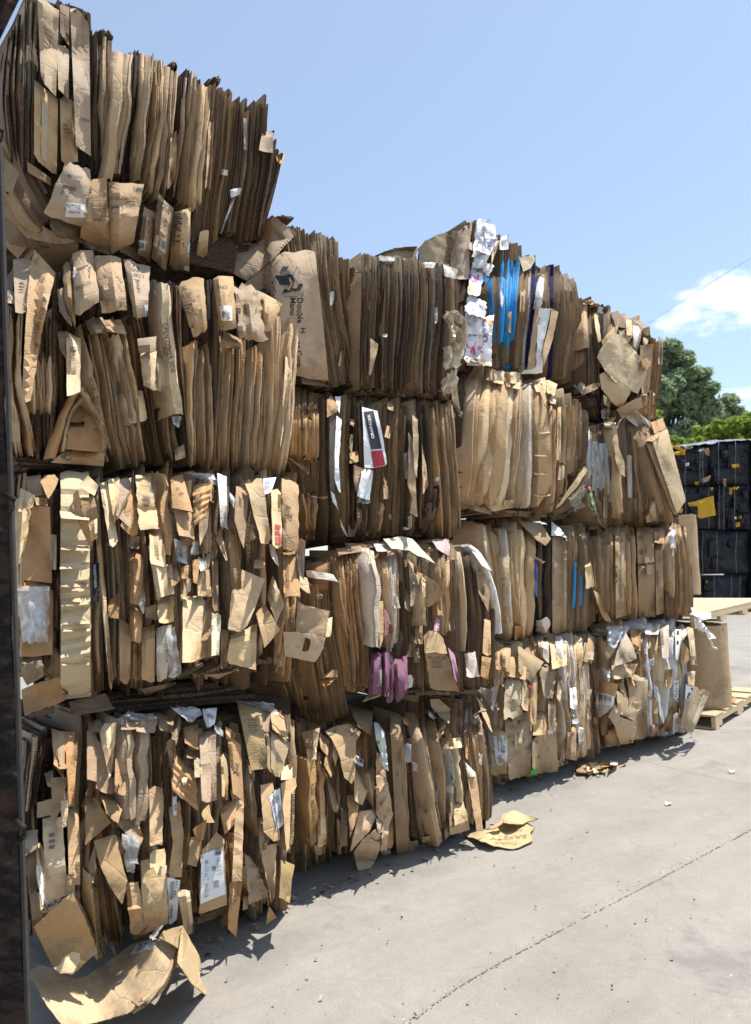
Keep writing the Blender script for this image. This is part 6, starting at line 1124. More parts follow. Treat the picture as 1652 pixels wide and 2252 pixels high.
b.flap(q(885, 520, 1030, 510, 1000, 580, 900, 600), 'K', .06, noise=.02); b.flap(q(830, 520, 880, 520, 875, 610, 845, 600), 'W', .04, noise=.03, color=(.66, .66, .66)); p = b.flap(q(800, 600, 922, 622, 905, 700, 800, 690), 'O', .08, ragged=.6); p = b.flap(q(808, 664, 902, 690, 895, 745, 800, 735), 'W', .10, mat=PAPER, name='shipping_label', noise=.004); lines(p, q(815, 672, 890, 695, 885, 730, 812, 722), 12, (.12, .12, .13), vertical=True); b.poly(q(800, 735, 893, 745, 860, 780, 818, 812), 'W', .09, noise=.006, color=(.68, .67, .66)); b.poly(q(760, 790, 815, 810, 800, 1000, 790, 1040, 735, 1030), 'K', .06, noise=.02)
b.poly(q(865, 800, 905, 735, 930, 800, 1003, 830, 1005, 945, 930, 952, 900, 850), 'K', .12, noise=.015, color=(.45, .325, .20)); b.poly(q(910, 655, 960, 690, 1052, 742, 1012, 830, 960, 800, 920, 790), 'O', .09, noise=.015, color=(.47, .34, .20)); b.flap(q(968, 560, 1085, 572, 1078, 920, 1005, 930), 'K', .06, noise=.016, color=(.43, .31, .19)); b.flap(q(845, 870, 925, 845, 1003, 945, 850, 972), 'O', .09, color=(.38, .255, .14)); b.flap(q(820, 745, 870, 760, 865, 900, 830, 900), 'M', .04, noise=.02)
S(b, q, (1045, 290, 1190, 290, 1200, 880, 1090, 910), 8, 'f', 'LPWKL', d=(-.02, .04), rough=1.5, jit=8, bow=3); S(b, q, (1185, 300, 1300, 300, 1290, 850, 1195, 880), 7, 'f', 'LPKW', d=(-.02, .04), rough=1.5, jit=10); b.flap(q(1060, 290, 1150, 290, 1140, 350, 1075, 350), 'W', .05, noise=.035, color=(.58, .54, .50)); b.flap(q(1150, 285, 1200, 290, 1200, 480, 1165, 480), 'P', .06, bulge=.04, color=(.55, .46, .36))
p = b.flap(q(1237, 318, 1268, 322, 1258, 492, 1238, 490), 'W', .08, mat=PAPER, name='shipping_label', noise=.006); [decal(p, q(*a), INK, (.03, .03, .03), 'printed_mark', 3, 3) for a in ((1243, 330, 1256, 330, 1254, 352, 1242, 352), (1242, 385, 1254, 385, 1252, 405, 1241, 405))]; b.poly(q(1268, 388, 1300, 420, 1325, 470, 1300, 505, 1266, 515), 'O', .10, rib=.6); b.flap(q(1298, 308, 1332, 310, 1356, 518, 1328, 515), 'K', (.03, .08, .08, .05), color=(.46, .35, .22)); b.flap(q(1310, 365, 1340, 365, 1345, 470, 1322, 470), 'L', .085)
for a in ((1095, 490, 1120, 480, 1118, 525, 1095, 520), (1225, 600, 1255, 600, 1250, 720, 1228, 710), (1140, 640, 1165, 760, 1175, 845, 1150, 790), (1120, 620, 1140, 640, 1148, 720, 1125, 700)): p = b.flap(q(*a), 'W', .075, mat=PAPER, name='shipping_label', noise=.008); lines(p, q(*a), 8, (.25, .26, .3), rng=random.Random(int(a[0])))
b.flap(q(1180, 545, 1220, 540, 1220, 640, 1185, 640), 'K', .06); b.flap(q(1150, 860, 1220, 740, 1215, 860, 1175, 900), 'O', .06, noise=.03, color=(.42, .28, .15)); b.flap(q(1300, 560, 1345, 550, 1340, 640, 1310, 650), 'K', .06); b.flap(q(1225, 780, 1262, 775, 1248, 885, 1222, 880), 'P', .09, color=(.56, .50, .42)); b.flap(q(1100, 850, 1140, 840, 1135, 905, 1105, 905), 'O', .07, noise=.02, color=(.40, .22, .14))
fl = b.poly(q(1290, 620, 1360, 640, 1425, 665, 1400, 740, 1332, 888, 1290, 880, 1262, 845, 1285, 740), 'G', lambda x, y: .16 + .10 * (x - 1505) / 50, noise=.007, rib=.9, ragged=.4, name='dangling_carton_flap', color=(.38, .285, .185)); decal(fl, q(1385, 680, 1416, 690, 1345, 845, 1325, 832), CARD, (.56, .47, .33), 'pale_strip', 4, 8); lab = decal(fl, q(1292, 628, 1332, 640, 1308, 715, 1288, 700)); [decal(lab, q(*a), INK, (.03, .03, .03), 'printed_mark', 3, 3) for a in ((1300, 688, 1310, 692, 1303, 712, 1294, 708), (1309, 668, 1319, 672, 1312, 690, 1302, 686), (1322, 642, 1331, 645, 1328, 656, 1319, 652))]; b.flap(q(1265, 848, 1330, 888, 1328, 905, 1268, 862), 'W', .17, color=(.72, .72, .72), ragged=.5)
b.clutter(26, 'KLMOGP', (-.04, .03), (7, 22), (22, 70))

# ------------------------------------------------------------------ ground: one concrete sheet to the horizon
def mat_ground():
    m, t, p = new_mat('worn_concrete')
    g = t('ShaderNodeNewGeometry'); P = g.outputs['Position']
    rot = t('ShaderNodeMapping'); rot.inputs['Rotation'].default_value = (0, 0, -math.atan2(WU[1], WU[0])); t.l.new(P, rot.inputs[0])
    st = t('ShaderNodeMapping', i_Scale=(.28, 1.6, 1)); t.l.new(rot.outputs[0], st.inputs[0])
    def noise(vec, s, d=6.0, r=.6, dist=0.0):
        n = t('ShaderNodeTexNoise', i_Scale=s, i_Detail=d, i_Roughness=r, i_Distortion=dist); t.l.new(vec, n.inputs['Vector']); return n.outputs[0]
    big, mid, fine, grit, trk = noise(P, .35), noise(P, 2.2, 8, .65), noise(P, 22, 6, .7), noise(P, 150, 3, .75), noise(st.outputs[0], 2.4, 6, .62, .4)
    v = t.math('ADD', .26, t.math('MULTIPLY', big, .30)); v = t.math('ADD', v, t.math('MULTIPLY', mid, .56)); v = t.math('ADD', v, t.math('MULTIPLY', fine, .30)); v = t.math('ADD', v, t.math('MULTIPLY', trk, .40))
    v = t.math('ADD', v, t.math('MULTIPLY', t.math('SUBTRACT', grit, .5), .95))
    base = t('ShaderNodeVectorMath', operation='SCALE'); base.inputs[0].default_value = (.276, .255, .224); t.l.new(v, base.inputs['Scale'])
    vo = t('ShaderNodeTexVoronoi', i_Scale=75.0, i_Randomness=1.0); t.l.new(P, vo.inputs['Vector'])
    sp = t.math('MULTIPLY', t.math('LESS_THAN', vo.outputs['Distance'], .16), t.ramp(fine, .5, .62))
    c = t.mix(t.math('MULTIPLY', sp, .55), base.outputs[0], (.42, .40, .37))
    dv = noise(P, 95, 3, .7); c = t.mix(t.math('MULTIPLY', t.ramp(dv, .60, .72), .35), c, (.09, .08, .075))
    oil = t.math('MULTIPLY', t.ramp(noise(P, 1.1, 7, .7, .3),   .55, .66), .42); c = t.mix(oil, c, (.13, .12, .115))
    dust = t.math('MULTIPLY', t.ramp(noise(P, .8, 7, .65, .5), .52, .66), .30); c = t.mix(dust, c, (.34, .31, .27))
    ty = t('ShaderNodeMapping'); ty.inputs['Rotation'].default_value = (0, 0, -.95); t.l.new(P, ty.inputs[0]); ts = t('ShaderNodeSeparateXYZ'); t.l.new(ty.outputs[0], ts.inputs[0])
    wob = t.math('MULTIPLY', t.math('SUBTRACT', noise(P, .25, 2), .5), 1.6); yy = t.math('ADD', ts.outputs[1], wob)
    tyre = t.math('MULTIPLY', t.ramp(t.math('SINE', t.math('MULTIPLY', yy, 3.6)), .80, .99), t.ramp(noise(P, 1.6, 6, .7), .42, .62)); c = t.mix(t.math('MULTIPLY', tyre, .30), c, (.12, .112, .105))
    vc = t('ShaderNodeTexVoronoi', i_Scale=.55, feature='DISTANCE_TO_EDGE'); wv = t('ShaderNodeVectorMath', operation='ADD'); t.l.new(P, wv.inputs[0]); nn = t('ShaderNodeTexNoise', i_Scale=2.5, i_Detail=5.0); t.l.new(P, nn.inputs['Vector']); ws = t('ShaderNodeVectorMath', operation='SCALE', i_Scale=.5); t.l.new(nn.outputs['Color'], ws.inputs[0]); t.l.new(ws.outputs[0], wv.inputs[1]); t.l.new(wv.outputs[0], vc.inputs['Vector'])
    ck = t.math('SUBTRACT', 1.0, t.ramp(vc.outputs['Distance'], .0, .006)); c = t.mix(t.math('MULTIPLY', ck, .12), c, (.10, .09, .085))
    t.l.new(c, p.inputs['Base Color']); p.inputs['Roughness'].default_value = .88; p.inputs['Specular IOR Level'].default_value = .3
    h = t.math('ADD', t.math('MULTIPLY', grit, .5), t.math('MULTIPLY', fine, .8)); bump(t, p, h, .6, .006)
    return m


GR = mat_ground()
tag(build('ground', [(-300, -60, 0), (400, -60, 0), (400, 500, 0), (-300, 500, 0)], [(0, 1, 2, 3)], GR), kind='structure')
DARK = mat_plain('seam_dirt', (.19, .177, .159), .95, .5, 60, .004)
rg = random.Random(77)
def seam(pts, w, name):
    path = spline([ground(*p) for p in pts], 260); V, Fc = [], []
    for i, c in enumerate(path):
        tng = path[min(i + 1, 259)] - path[max(i - 1, 0)]; tng /= np.linalg.norm(tng); sd = np.array([-tng[1], tng[0], 0]); j = rg.uniform(-.003, .003)
        a, e = w * rg.uniform(.35, 1.25), w * rg.uniform(.35, 1.25); V += [c + sd * (a + j) + (0, 0, .004), c - sd * (e - j) + (0, 0, .004)]
        if i and rg.random() < .72: k = 2 * i; Fc.append((k - 2, k - 1, k + 1, k))
    return tag(build(name, V, Fc, DARK), kind='structure')
seam([(840, 2300), (1010, 2172), (1200, 2065), (1420, 1950), (1560, 1875), (1700, 1800)], .003, 'pavement_seam')
seam([(1390, 1668), (1500, 1695), (1660, 1730)], .0025, 'pavement_seam')
# grit and scraps too many to count
V, Fc, Mi = [], [], []; gm = [mat_plain('grit_pale', (.5, .48, .45)), mat_plain('grit_dark', (.07, .065, .06)), mat_plain('grit_tan', (.36, .27, .17))]
def blob(c, s, mi, flat=.5):
    k = len(V); o = [(1, 0, 0), (0, 1, 0), (-1, 0, 0), (0, -1, 0), (0, 0, 1), (0, 0, -.2)]
    V.extend([np.array(c) + np.array(p_) * s * np.array([rg.uniform(.5, 1.3), rg.uniform(.5, 1.3), flat * rg.uniform(.5, 1.2)]) for p_ in o])
    for a in ((0, 1, 4), (1, 2, 4), (2, 3, 4), (3, 0, 4), (1, 0, 5), (2, 1, 5), (3, 2, 5), (0, 3, 5)): Fc.append(tuple(k + i for i in a)); Mi.append(mi)
for i in range(900):
    r_ = rg.random()
    if r_ < .35:
        tq = rg.random(); pt = np.array((880, 2252)) * (1 - tq) + np.array((1652, 1822)) * tq; p_ = ground(pt[0] + rg.gauss(0, 6), pt[1] - 18 * math.sin(tq * 3.1) + rg.gauss(0, 5))
    elif r_ < .6:
        xx = rg.uniform(420, 1540); yb = np.interp(xx, [420, 640, 1080, 1090, 1540], [2080, 1970, 1815, 1730, 1610]); p_ = ground(xx, yb + abs(rg.gauss(0, 26)))
    else: p_ = ground(rg.uniform(420, 1750), rg.uniform(1640, 2300))
    blob(p_, rg.choice((.002, .003, .003, .005)) * rg.uniform(.6, 1.3), rg.choice((0, 1, 1, 1, 2, 2)))
for i in range(170):                    # crumbs of card swept along the foot of the wall and over the yard
    xx = rg.uniform(420, 1540); yb = np.interp(xx, [420, 640, 1080, 1090, 1540], [2090, 1975, 1820, 1735, 1612])
    c = ground(xx, yb + abs(rg.gauss(0, 16))) if i < 130 else ground(rg.uniform(480, 1700), rg.uniform(1720, 2280)); s_ = rg.uniform(.006, .022) * (1 if i < 130 else .5); a_ = rg.uniform(0, 6.28); k = len(V)
    for e in range(4): r__ = s_ * rg.uniform(.5, 1.2); V.append(c + np.array((r__ * math.cos(a_ + e * 1.57), r__ * math.sin(a_ + e * 1.57), .005 + rg.uniform(0, .012))))
    Fc.append((k, k + 1, k + 2, k + 3)); Mi.append(rg.choice((2, 2, 2, 1)))
tag(build('grit', V, Fc, gm, midx=Mi), kind='stuff')
for i, (x, y, s_, lab) in enumerate(((707, 2202, 5, 'small white paper scrap on the concrete near the dented carton sheet'), (1470, 1771, 7, 'small white scrap lying alone on open concrete'), (1610, 1700, 4, 'tiny white scrap on the thin cross seam'))):
    c = ground(x, y); a = ground(x + s_, y - 2) - c; e = np.array([-a[1], a[0], 0]) * .6
    Vs = [c - a - e * .4 + (0, 0, .006), c + a * .6 - e + (0, 0, .02), c + a + e * .5 + (0, 0, .008), c - a * .3 + e + (0, 0, .022)]
    tag(build('paper_scrap', Vs + [v - np.array((0, 0, .002)) for v in Vs], [(0, 1, 2, 3), (4, 7, 6, 5), (0, 4, 5, 1), (1, 5, 6, 2), (2, 6, 7, 3), (3, 7, 4, 0)], PAPER), lab, 'paper scrap', 'white paper scraps')

# ------------------------------------------------------------------ loose card on the ground
class Lying(Bale):
    """loose card: parts given on the grid with a height above the ground instead of a distance from a wall"""
    def __init__(s, name, label, cat, px, py, seed, group=None):
        s.rng = random.Random(seed); s.o = 0; s.e = empty(name, ground(px, py), label, cat, group); s.f = s; s.n = np.array((0, 0, 1.0)); s.u = WU
    def P(s, px, py, d=0.0): return ground(px, py, d)


l1 = Lying('flattened_carton', 'flat torn tan carton piece with faint handwriting lying on the concrete by the brown bale', 'loose cardboard', 1110, 1830, 61); q = qz(0)
p = l1.poly(q(1022, 1836, 1062, 1826, 1112, 1806, 1160, 1812, 1176, 1818, 1166, 1832, 1172, 1848, 1152, 1858, 1128, 1867, 1085, 1860), 'L', lambda x, y: .015 + .03 * max(0, math.sin((x - 1030) * .045)), noise=.006, ragged=2.2, name='lower_sheet', color=(.50, .385, .21))
for txt, o_, e_, u_ in (('THINK', (1142, 1852), (1088, 1851), (1138, 1858)), ('SAFETY', (1160, 1836), (1078, 1840), (1158, 1844)), ('PHARMA', (1150, 1822), (1092, 1826), (1148, 1828))): write(p, txt, o_, e_, u_, (.34, .25, .13))
l1.poly(q(1096, 1808, 1106, 1790, 1130, 1782, 1150, 1790, 1184, 1800, 1162, 1806, 1150, 1812, 1120, 1812), 'L', lambda x, y: .05 + .02 * math.sin(x * .08), noise=.006, ragged=1.5, color=(.51, .39, .215)); l1.poly(q(1068, 1824, 1090, 1812, 1108, 1800, 1104, 1812, 1088, 1822), 'K', .07)
q = qz(10); g0 = ground(1310, 1710); d0 = float(np.dot(g0 - C3.a, C3.n))
l2 = Bale('small heap of torn tan carton pieces at the foot of the beige bale', C3, q(690, 1050, 960, 1040, 960, 1110, 690, 1130), 62, 0.0, 'loose cardboard', None, 'torn_carton_pieces', core=False); l2.e.location = g0
for a, d, tn in (((700, 1070, 800, 1050, 835, 1085, 760, 1105), .16, 'K'), ((760, 1050, 830, 1060, 860, 1105, 790, 1112), .12, 'L'), ((820, 1030, 890, 1026, 925, 1070, 830, 1080), .15, 'O'), ((880, 1040, 950, 1052, 968, 1062, 900, 1095), .11, 'K'), ((815, 1085, 860, 1080, 892, 1115, 850, 1135), .05, 'L'), ((690, 1080, 740, 1075, 760, 1115, 700, 1122), .12, 'M'), ((740, 1090, 800, 1085, 815, 1120, 760, 1122), .07, 'L'), ((880, 1036, 925, 1044, 915, 1070, 880, 1066), .08, 'P')):
    l2.flap(q(*a), tn, (d0 - d - .08, d0 - d - .06, d0 - d + .07, d0 - d + .05), noise=.006)
l3 = Lying('dented_carton_sheet', 'big dented tan carton sheet with a white label lying below the near bale', 'loose cardboard', 250, 2190, 63); q = qz(4)
def hz(x, y):  # height of the sheet above the ground: a trough between a raised left edge and a ridge at the right
    u_ = (x - 60) / 340.0
    return .06 + .22 * max(0, .32 - u_) ** 1.2 + .20 * max(0, u_ - .35) ** 1.3 + .03 * math.sin(u_ * 9)
hz_ = hz
p = l3.poly(q(150, 1462, 215, 1425, 290, 1440, 340, 1475, 420, 1500, 480, 1480, 600, 1400, 720, 1310, 860, 1275, 905, 1290, 970, 1320, 985, 1370, 960, 1440, 890, 1560, 820, 1630, 700, 1690, 560, 1730, 420, 1765, 340, 1750, 260, 1650, 195, 1540), 'L', hz_, noise=.012, rib=.4, ragged=.8, name='dented_panel', color=(.52, .385, .235))
lab = decal(p, q(770, 1293, 880, 1272, 840, 1335, 718, 1372), nu=6, nv=5); write(lab, 'EROLL', q(800, 1298)[0], q(762, 1352)[0], q(815, 1302)[0], (.10, .10, .11), .01); write(lab, '60815', q(768, 1312)[0], q(733, 1362)[0], q(788, 1318)[0], (.10, .10, .11), .01)
for k in range(5): l3.slab(q(970 + k * 5, 1330 + k * 6, 900 - k * 4, 1500 + k * 14, 780 - k * 12, 1610 + k * 14), 8, 'f2', 'LKL'[k % 3], hz(330, 2150) + .03 - k * .022, .01, 10, .8, name='layered_edge')
l3.film(q(790, 1430, 880, 1400, 960, 1430, 800, 1620), hz(330, 2140) + .045, noise=.01, col=(.8, .8, .8)) if 0 else None
l3.film(q(820, 1270, 870, 1205, 892, 1215, 850, 1285), hz(345, 2060) + .06, noise=.02, col=(.7, .66, .6))
l3.poly(q(870, 1270, 900, 1235, 1005, 1205, 1032, 1270, 1000, 1400, 975, 1400, 985, 1335, 930, 1300), 'K', lambda x, y: .20 + .05 * (x - 350) / 50, noise=.004, name='raised_flap', color=(.50, .365, .20)); l3.poly(q(1000, 1205, 1040, 1270, 1103, 1385, 1100, 1490, 1145, 1578, 1130, 1585, 1060, 1530, 975, 1408, 990, 1300), 'K', lambda x, y: .26 - .27 * min(1, max(0, (x - 400) / 55)) if x > 400 else .26, noise=.004, rib=.5, name='raised_flap', color=(.50, .36, .195))
l3.poly(q(720, 1620, 800, 1560, 850, 1550, 830, 1600, 760, 1650), 'M', hz(310, 2190) + .012, noise=.02)

# ------------------------------------------------------------------ pallets and rolls
def board(name, parent, c, u, v, hl, hw, hz__, col, rng_):
    w_ = np.array((0, 0, 1.0)); Vb, Fb = box_mesh(c, np.array(u) * hl, np.array(v) * hw, w_ * hz__)
    o0 = rng_.uniform(0, 20); UVb = [(np.dot(p - c, u) + o0, np.dot(p - c, v) + p[2]) for p in Vb]
    k = 1 + rng_.uniform(-.12, .12); o = build(name, Vb, Fb, WOOD, parent, tuple(x * k for x in col), uv=UVb)
    bv = o.modifiers.new('edge_wear', 'BEVEL'); bv.width = .003; bv.segments = 1
    return o


def pallet(label, org, u, L, Wd, z0, seed, nl=7, solid=False, col=(.50, .38, .225), group='wooden pallets'):
    """org: the near front corner at floor level; u: the long direction; deck boards cross it"""
    rng_ = random.Random(seed); u = np.array(u) / np.linalg.norm(u); v = np.array([-u[1], u[0], 0]); org = np.array(org, float)
    e = empty('wooden_pallet', (org[0], org[1], z0), label, 'pallet', group)
    for k in (0, .5, 1):
        c = org + v * (.02 + k * (Wd - .04)) + u * L / 2; c[2] = z0 + .016 + .065; st_ = board('stringer', e, c, u, v, L / 2, .019, .025, col, rng_)
        for m_ in range(4 if L > 2 else 3):
            nb = 4 if L > 2 else 3; cc_ = org + v * (.02 + k * (Wd - .04)) + u * (.10 + (L - .20) * m_ / (nb - 1)); cc_[2] = z0 + .016 + .02; board('block', e, cc_, u, v, .10, .0188, .02, col, rng_)
    for k in range(nl):
        hw = L / nl * (.49 if solid else .38); c = org + u * (hw + (L - 2 * hw) * k / (nl - 1)) + v * Wd / 2; c[2] = z0 + .106 + .0095; board('deck_board', e, c, v, u, Wd / 2, hw, .0095, col, rng_)
    for k in range(3 if not solid else 4):
        m_ = 2 if not solid else 3
        c = org + u * (.05 + (L - .1) * k / m_) + v * Wd / 2; c[2] = z0 + .008; board('bottom_board', e, c, v, u, Wd / 2, .05, .008, col, rng_)
    return e


pu = np.array((.64, .77, 0)); pu /= np.linalg.norm(pu)
A = ground(1578, 1606); pallet('pale wooden pallet on the concrete under the lower card roll', A + np.array((-.01, 0, 0)), pu, 1.55, 1.0, 0.0, 5, nl=5)
Z2 = 0.99; B_ = ground(1527, 1352, Z2); pallet('pale wooden pallet raised level on top of the lower card roll', B_, pu, 2.5, 1.15, Z2 - .125, 6, nl=4, solid=True, col=(.52, .395, .235))
pd_col = (.30, .22, .14)  # darker board colour paints the shade under the bales
C_ = ground(1090, 1742); pallet('pallet in the shade under the beige bale', C_ - WN * .22 + WU * .02, C3.u, 1.12, 1.0, 0.0, 7, col=pd_col)
D_ = ground(1330, 1668); pallet('pallet in the shade under the pale bale with many stickers', D_ - WN * .16 + WU * .03, C4.u, 1.2, 1.0, 0.0, 8, col=pd_col)
E_ = C1.P(200, 1568, -.24); pallet('dark pallet squeezed between the two lowest bales of the near column', (E_[0], E_[1], 0), C1.u, .82, .9, E_[2] - .02, 9, col=(.05, .04, .032))  # boards coloured near black, painting the deep shade of this gap


def roll(name, label, px, py, zb, rad, h, seed, lean=0.0, split=2.6):
    """a spiral of card: outer turn open, its edge standing away a little"""
    c = ground(px, py, zb); rng_ = random.Random(seed); c = c + np.array([math.sin(.35), math.cos(.35), 0]) * rad * .0
    e = empty(name, c, label, 'cardboard roll', 'rolls of corrugated card'); n = 150; V, Fc, Mi, UV = [], [], [], []
    rows = 7; w_ = wave(rng_, 4, 1.0); w2_ = wave(rng_, 4, 2.0)
    for i in range(n):
        tq = i / (n - 1); a = split - tq * 6.283 * 3.2; r_ = rad * (1 - .20 * tq * 1.0) + .006 * float(w_(tq * 4))
        if tq < .05: r_ += .02 * (1 - tq / .05)
        for k in range(rows):
            z = k / (rows - 1); rr = r_ + .006 * float(w2_(z * .7 + a * .3))
            V.append(c + np.array((rr * math.cos(a) + lean * z, rr * math.sin(a), h * z + (.010 * float(w_(a)) if k in (0, rows - 1) else 0)))); UV.append((h * z, rad * a))
    m = len(V)
    cen = np.mean(np.array(V), axis=0)
    for i in range(n * rows):
        d_ = V[i] - c; d_[2] = 0; d_ = d_ / (np.linalg.norm(d_) + 1e-9); V.append(V[i] - d_ * .007); UV.append(UV[i])
    for i in range(n - 1):
        for k in range(rows - 1):
            a, b_, c_, d_ = i * rows + k, (i + 1) * rows + k, (i + 1) * rows + k + 1, i * rows + k + 1; Fc += [(a, b_, c_, d_), (m + a, m + d_, m + c_, m + b_)]; Mi += [0, 0]
        a, b_ = i * rows, (i + 1) * rows; Fc.append((a, m + a, m + b_, b_)); Mi.append(1); a += rows - 1; b_ += rows - 1; Fc.append((a, b_, m + b_, m + a)); Mi.append(1)
    for s0 in (0, (n - 1) * rows):
        for k in range(rows - 1): Fc.append((s0 + k, s0 + k + 1, m + s0 + k + 1, m + s0 + k)); Mi.append(1)
    build('outer_sheet', V, Fc, [CARD, EDGE], e, (.45, .315, .18), Mi, UV, smooth=True, sharp=40)
    V, Fc = [], []; n2_ = 120
    for i in range(n2_):
        tq = i / (n2_ - 1); a = 1.0 - tq * 6.283 * 4; r_ = rad * .74 * (1 - .6 * tq)
        for z in (0.01, h - .035): V.append(c + np.array((r_ * math.cos(a), r_ * math.sin(a), z)))
    for i in range(n2_ - 1): Fc.append((2 * i, 2 * i + 2, 2 * i + 3, 2 * i + 1))
    build('inner_turns', V, Fc, [EDGE], e, (.16, .11, .075), [0] * len(Fc), [(v[2], v[0]) for v in V])  # inner turns coloured darker, painting the shade inside the roll
    return e


# lower roll between the two pallets, upper roll on the raised pallet
R1 = .27
c1 = ground(1603, 1556, .125); roll('card_roll', 'lower upright roll of corrugated card standing between two pallets', 1603 - 128 * .47, 1548, .127, R1, .735, 3, split=3.6)
roll('card_roll', 'upper upright roll of corrugated card standing on the raised pallet', 1541 - 45, 1307, Z2 + .002, .255, 1.02, 4, split=2.2)
so_ = Lying('bottom_card_sheet', 'thin card sheet lying on the ground pallet under the lower card roll', 'loose cardboard', 1570, 1570, 64); so_.e.location = ground(1570, 1570, .125)
so_.poly(qz(10)(1395, 735, 1440, 720, 1530, 710, 1570, 690, 1560, 720, 1500, 745, 1430, 752), 'O', .132, noise=.003)
sp_ = Bale('white plastic strip hanging from the corner of the raised pallet', C4, [(1530, 1345), (1580, 1345), (1580, 1430), (1530, 1430)], 65, .30, 'plastic strip', None, 'hanging_plastic', core=False); q = qz(10)
sp_.e.location = sp_.f.P(1531, 1342, .32)
WHITEP = mat_plain('white_plastic', (.82, .82, .82), .35, .06, 30, .004)
sp_.flap(q(1350, 228, 1430, 225, 1432, 262, 1385, 270), 'W', .02, noise=.02, mat=WHITEP, th=.0015, name='torn_strip', ragged=2); sp_.slab(q(1340, 212, 1360, 250, 1390, 300, 1405, 330), 8, 'f', 'W', .04, .01, 12, 2.0, mat=[WHITEP, WHITEP], name='torn_strip'); sp_.flap(q(1392, 310, 1425, 330, 1462, 370, 1420, 375), 'W', .04, noise=.02, mat=WHITEP, th=.0015, name='torn_strip', ragged=2); sp_.slab(q(1425, 370, 1440, 395, 1445, 415, 1465, 433), 2.4, 'f', 'W', .04, .006, 10, 2.0, mat=[WHITEP, WHITEP], name='torn_strip')

# ------------------------------------------------------------------ dark steel post at the near edge
STEEL = mat_plain('rusted_steel', (.048, .040, .036), .75, .75, 14, .012, .35); STEEL2 = mat_plain('worn_steel_edge', (.05, .044, .04), .7, .5, 25, .004, .2)
rp = mat_plain('rust_scale', (.10, .058, .042), .9, .6, 30, .01)
def mat_rust():
    m, t, p = new_mat('scaled_steel'); tc = t('ShaderNodeTexCoord'); mp = t('ShaderNodeMapping', i_Scale=(1, 1, 2.2)); t.l.new(tc.outputs['Object'], mp.inputs[0])
    n1 = t('ShaderNodeTexNoise', i_Scale=16.0, i_Detail=9.0, i_Roughness=.72, i_Distortion=.5); t.l.new(mp.outputs[0], n1.inputs['Vector']); n2 = t('ShaderNodeTexNoise', i_Scale=4.0, i_Detail=6.0, i_Roughness=.6); t.l.new(mp.outputs[0], n2.inputs['Vector'])
    c = t.mix(t.ramp(n1.outputs[0], .44, .60), (.014, .011, .010), (.042, .031, .025)); c = t.mix(t.math('MULTIPLY', t.ramp(n2.outputs[0], .5, .62), .55), c, (.07, .038, .026)); c = t.mix(t.math('MULTIPLY', t.ramp(n1.outputs[0], .60, .68), .6), c, (.14, .125, .11))
    t.l.new(c, p.inputs['Base Color']); p.inputs['Roughness'].default_value = .8; p.inputs['Specular IOR Level'].default_value = .12; bump(t, p, n1.outputs[0], .9, .01); return m
SCALE = mat_rust()
def yplane(px, py, Y): r = ray(px, py); return CAM + r * (Y / r[1])
Yp = 2.05
t0, b0 = yplane(-2, 230, Yp), yplane(66, 2330, Yp); dr = (b0 - t0) / (b0[2] - t0[2]); bot = b0 + dr * (0 - b0[2]); top = t0 + dr * (3.6 - t0[2])
pe = empty('steel_post', bot, 'dark rusty steel post standing right in front of the near bales', 'post')
V, Fc = [], []; nz_ = 60; we = wave(random.Random(3), 6, 3.0)
for i in range(nz_):
    c = bot + (top - bot) * i / (nz_ - 1); e_ = .004 * float(we(i / nz_ * 2.5)) + rg.uniform(-.0016, .0016)
    for dx, dy in ((-.35, 0), (-.012 + e_, 0), (-.012 + e_, .010), (-.35, .010)): V.append(c + np.array((dx, dy, 0)))
for i in range(nz_ - 1):
    for k in range(4): a = i * 4 + k; b_ = i * 4 + (k + 1) % 4; Fc.append((a, b_, b_ + 4, a + 4))
Fc += [(3, 2, 1, 0), (nz_ * 4 - 4, nz_ * 4 - 3, nz_ * 4 - 2, nz_ * 4 - 1)]
build('plate', V, Fc, SCALE, pe)
Vb, Fb = box_mesh((bot + top) / 2 + np.array((-.005, .008, 0)), (.0042, 0, 0), (0, .008, 0), (top - bot) / 2); build('edge_strip', Vb, Fb, STEEL2, pe)
for y_, s_ in ((1110, .012), (1830, .014), (300, .01)):
    c = yplane(2 + 62 * (y_ - 300) / 1950, y_, Yp - .012); V, Fc, Mi = [], [], []; Vt, Ft = tube([c + np.array((-.02, 0, -.03)), c + np.array((.004, -.004, -.01)), c + np.array((.006, -.004, .012)), c + np.array((-.018, 0, .03))], s_ * .5, 8); build('weld_lump', Vt, Ft, SCALE, pe)
c0, c1_ = yplane(-70, 178, Yp + .06), yplane(70, -110, Yp + .06); Vb, Fb = tube([c0, c1_], .025, 4); build('brace', Vb, Fb, SCALE, pe)

